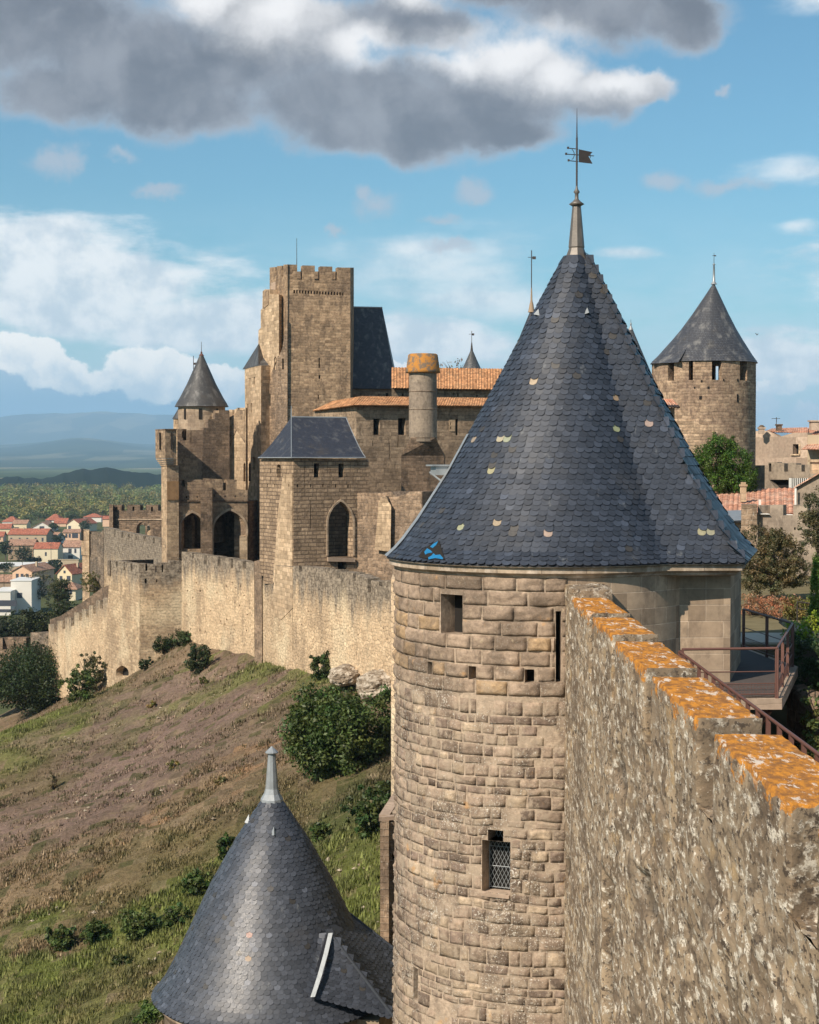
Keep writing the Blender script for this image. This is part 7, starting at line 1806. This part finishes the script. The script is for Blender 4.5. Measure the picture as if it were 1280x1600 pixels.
# lime green plants, cypress, shrubs
for (x, y, Y, rx, h, col, tp_, lab, nm, cat, sd) in [
    (1272, 1000, 41.8, .75, .95, (.20, .30, .03), (.42, .52, .06), 'bright lime green feathery shrub behind the clipped hedge', 'lime_shrub', 'shrub', 1),
    (1250, 985, 44.5, .30, .42, (.10, .15, .03), (.3, .38, .06), 'little green shrub beside the platform corner', 'small_shrub', 'shrub', 2),
    (1215, 950, 50.5, 1.15, .62, (.30, .155, .085), (.42, .25, .15), 'russet dry shrub bed behind the platform railing', 'russet_shrub', 'shrub', 3),
    (1180, 950, 51.5, .8, .60, (.29, .15, .085), (.42, .25, .15), 'russet dry shrubs close to the tower corner', 'russet_shrub', 'shrub', 4),
    (1248, 957, 50, .55, .6, (.17, .15, .05), (.24, .26, .06), 'mixed green and red shrub left of the lime one', 'mixed_shrub', 'shrub', 5)]:
    shrub(nm, lab, cat, (XY(x, Y).x, Y, -4.95), rx, rx * .8, h * 1.15, 70, .13, 34, .035, col, seed=sd, tips=tp_)
tree('olive_tree', 'large olive brown bushy tree behind the platform', 'tree', (XY(1212, 57).x, 57, -5), 3.1, [(-.55, 0, 1.3, .75, .7, .85), (.25, 0, 1.45, .9, .8, 1.05), (.75, .1, 1.1, .55, .6, .8), (-.1, -.2, .8, .9, .7, .6), (-.75, 0, .75, .45, .5, .6), (.1, .1, 2.1, .5, .5, .45)], 430, .17, 60, .035, (.095, .085, .038), .09, seed=31, tips=(.24, .20, .11), var=.4)
tree('olive_tree', 'olive brown bushy tree in front of the notched garden wall', 'tree', (XY(1196, 63).x, 63, -5), 3.2, [(-.3, 0, 1.9, .65, .6, .6), (.35, 0, 1.7, .6, .6, .6), (.0, 0, 1.0, .8, .7, .8)], 130, .18, 60, .035, (.11, .095, .05), .08, seed=32, tips=(.24, .20, .12), var=.4)
tree('dark_tree', 'dark olive green tree rising at the right edge beside the notched wall', 'tree', (XY(1279, 62).x, 62, -5), 4.2, [(0, 0, 3.2, .75, .7, .8), (-.1, 0, 2.2, .6, .6, .7), (.3, 0, 2.5, .8, .7, 1.0), (.5, 0, 1.2, .7, .7, .8)], 220, .18, 60, .04, (.075, .075, .035), .1, seed=33, tips=(.15, .14, .07), var=.4)
tree('cypress', 'slim bright green cypress at the right edge', 'cypress', (XY(1277, 47).x, 47, -5), 2.1, [(0, 0, .5, .2, .2, .5), (0, 0, 1.1, .19, .19, .6), (0, 0, 1.7, .13, .13, .5)], 150, .08, 60, .03, (.09, .16, .025), .04, seed=34, tips=(.18, .28, .05), var=.2, flat=1.8)
tree('stone_pine', 'dense bright green pine in front of the far right round tower', 'tree', (XY(1127, 88).x, 88, -6), 7, [(-.4, 0, 5.9, 1.2, 1.2, 1.15), (.7, 0, 5.7, 1.0, 1.1, 1.0), (-1.2, 0, 5.5, .8, .9, 1.1), (.0, .2, 6.6, .9, 1.0, .7), (1.35, 0, 5.0, .75, .8, .8), (-.4, -.3, 4.7, 1.6, 1.1, .9), (.8, -.3, 4.6, 1.2, 1.0, .8)], 480, .22, 70, .05, (.050, .10, .016), .16, seed=35, tips=(.11, .22, .03), var=.3, flat=1.2)
tree('dark_tree', 'small dark tree against the foot of the round tower right of the pine', 'tree', (XY(1196, 100).x, 100, -8.5), 4.5, [(0, 0, 4.6, .7, .7, .9), (.7, 0, 3.6, .7, .7, .9), (-.7, 0, 4.0, .8, .7, 1.0), (1.2, 0, 2.8, .5, .5, .6)], 150, .2, 40, .06, (.04, .055, .022), .1, seed=36)
lf = thing('garden_fence', 'thin wire garden fence by the cypress', 'fence', (XY(1262, 49).x, 49, -5))
p, q = P(1246, 940, 49), P(1290, 946, 47)
mb = MB(); mb.bar(p, q, .018, 5); mb.bar(p - Vector((0, 0, .2)), q - Vector((0, 0, .2)), .012, 5); mb.build('rail', M['iron'], lf)
mb = MB(); mb.bar(p, (p.x, p.y, -5), .02, 5); mb.build('post', M['iron'], lf)
# stone ball and rubble at the platform corner
rock('boulder', 'rounded worn stone at the outer corner of the platform railing', 1240, 1252, 974, 990, 43.5, 11)

# ------------------------------------------------------------------ bushes on the slope
BD, BG, BY = (.030, .048, .018), (.062, .095, .026), (.20, .175, .06)
def bush(px, py, wpx, hpx, lab, col, sd, n=60, leaf=.10, tips=None, per=36, nm='bush', Y=None):
    g_ = ground_at(px, py) if Y is None else P(px, py, Y); s = g_.y / F; rx, h = wpx * s / 2, hpx * s
    return shrub(nm, lab, 'bush', (g_.x, g_.y, g_.z - .15), rx * 1.12, rx * 1.0, h * 1.05 + .15, n, max(.10, rx * .20), per, leaf, col, seed=sd, tips=tips, lobes=6, group=None)
bush(532, 1207, 152, 128, 'huge dense dark fig bush below the curtain wall', (.060, .092, .024), 51, 560, .11, (.10, .14, .04), 60)
bush(309, 1050, 44, 44, 'round dark bush at the foot of the curtain wall', BD, 52, 90)
bush(262, 1020, 40, 24, 'dark bush creeping along the top of the slope', BD, 53, 60)
bush(290, 1008, 50, 22, 'low green bush against the angular tower foot', (.05, .07, .025), 54, 60)
bush(228, 1046, 22, 18, 'little dark bush at the foot of the tower corner', BD, 55, 30)
bush(505, 1062, 50, 42, 'leaning green bush with an upright shoot by the pale rock', (.05, .075, .022), 56, 90)
bush(524, 1040, 14, 46, 'upright leafy shoot growing against the curtain wall', (.055, .08, .022), 57, 30)
bush(475, 1036, 34, 32, 'russet brown dry bush at the wall foot', (.13, .08, .045), 58, 50)
bush(416, 1022, 14, 20, 'tuft of green below the dark pilaster', (.09, .10, .03), 59, 20)
bush(66, 1112, 180, 100, 'big dark bush at the left end of the slope', (.028, .045, .016), 60, 560, .13, (.06, .085, .025), 60)
bush(6, 1095, 60, 50, 'dark bush at the left edge below the battlement', (.028, .045, .016), 61, 260, .13, None, 50)
bush(122, 1100, 50, 60, 'bright tipped bush right of the big dark one', (.07, .10, .028), 62, 90, .12, (.16, .19, .05))
bush(147, 1082, 42, 62, 'olive climbing shrub against the stepped wall', (.055, .062, .022), 63, 90)
bush(95, 1482, 46, 36, 'round fig bush farthest left in the lower row', BG, 64, 70, .10, (.12, .17, .045))
bush(149, 1476, 44, 38, 'round fig bush second in the lower row', BG, 65, 70, .10, (.12, .17, .045))
bush(215, 1468, 60, 42, 'broad fig bush third in the lower row', BG, 66, 90, .10, (.12, .17, .045))
bush(270, 1450, 42, 34, 'small fig bush at the right end of the lower row', BG, 67, 60, .10, (.12, .17, .045))
bush(310, 1400, 48, 38, 'fig bush on the slope just left of the slate cone', BG, 68, 70, .10, (.12, .17, .045))
bush(356, 1343, 34, 38, 'dark green bush touching the left side of the slate cone', (.05, .08, .02), 69, 60, .09)
bush(497, 1318, 38, 34, 'green bush just right of the slate cone tip', BG, 70, 60, .09)
bush(575, 1310, 66, 80, 'tall leafy scrub beside the near tower', (.05, .078, .022), 71, 120, .10)
bush(604, 1262, 30, 40, 'leafy scrub in the shade of the near tower', (.045, .07, .02), 72, 70, .10)
bush(190, 1508, 34, 16, 'low weed clump below the fig row', (.06, .08, .025), 73, 30, .08)
bush(240, 1600, 60, 34, 'bright leafy plants at the foot of the slope by the cone', (.08, .125, .03), 74, 90, .09, (.16, .22, .05))
bush(268, 1201, 20, 12, 'small yellow weed on the bare slope', BY, 75, 20, .07)
bush(238, 1105, 18, 9, 'small yellow green weed high on the slope', BY, 76, 18, .07)
bush(345, 1225, 26, 12, 'faded shrublet on the orange soil', (.17, .15, .06), 77, 18, .07)
bush(318, 1068, 14, 9, 'green weed below the round dark bush', (.09, .11, .03), 78, 16, .07)
bush(82, 1235, 18, 30, 'dry straw coloured weed on the left of the slope', (.16, .12, .06), 79, 24, .07)
# trees between the slope and the town
def slope_tree(px, ybase, Y, wpx, hpx, lab, col, sd, tips=None, n=240, nm='tree'):
    b = P(px, ybase, Y); s = Y / F; r, h = wpx * s / 2, hpx * s; rnd = random.Random(sd)
    B = [(rnd.uniform(-.5, .5) * r, rnd.uniform(-.4, .4) * r, h * rnd.uniform(.35, .72), r * rnd.uniform(.4, .62), r * .55, h * rnd.uniform(.2, .3)) for _ in range(7)]
    return tree(nm, lab, 'tree', tuple(b), h, B, n, r * .13, 34, r * .035, col, r * .05, seed=sd, tips=tips)
slope_tree(60, 1010, 225, 110, 66, 'dark broad tree below the white modern building', (.030, .040, .018), 81, (.07, .09, .03))
slope_tree(10, 1010, 240, 90, 60, 'dark tree at the left edge above the far battlement', (.028, .038, .018), 82)
slope_tree(115, 1000, 215, 90, 66, 'dark green tree behind the stepped wall', (.034, .048, .02), 83, (.08, .10, .03))
slope_tree(146, 935, 198, 44, 50, 'yellowish green shrub tree growing on the wall by the turret', (.11, .115, .04), 84, (.2, .2, .08), 160)
slope_tree(95, 960, 260, 60, 60, 'olive green tree below the small yellow house', (.06, .07, .03), 85)
# ------------------------------------------------------------------ the air
def make_haze():
    mb = MB(); X, Y0, Y1, z0, z1 = 31000, -2000, 26000, -70, 720
    p = [(-X, Y0), (X, Y0), (X, Y1), (-X, Y1)]
    mb.face([(a, b, z0) for a, b in p][::-1]); mb.face([(a, b, z1) for a, b in p])
    for i in range(4):
        a, b = p[i], p[(i + 1) % 4]; mb.face([(*a, z0), (*b, z0), (*b, z1), (*a, z1)])
    m = bpy.data.materials.new('haze'); m.use_nodes = True; t = NT(m.node_tree)
    v = t.n('ShaderNodeVolumePrincipled', {'Color': (.46, .72, 1.0, 1), 'Density': HAZE_D, 'Anisotropy': 0.0})
    out = t.n('ShaderNodeOutputMaterial'); t.t.links.new(v.outputs[0], out.inputs['Volume'])
    o = mb.build('haze', m); tag(o, 'thin blue haze over the distant plain and hills', 'haze', kind='stuff')
HAZE_D = 7.0e-5
make_haze()
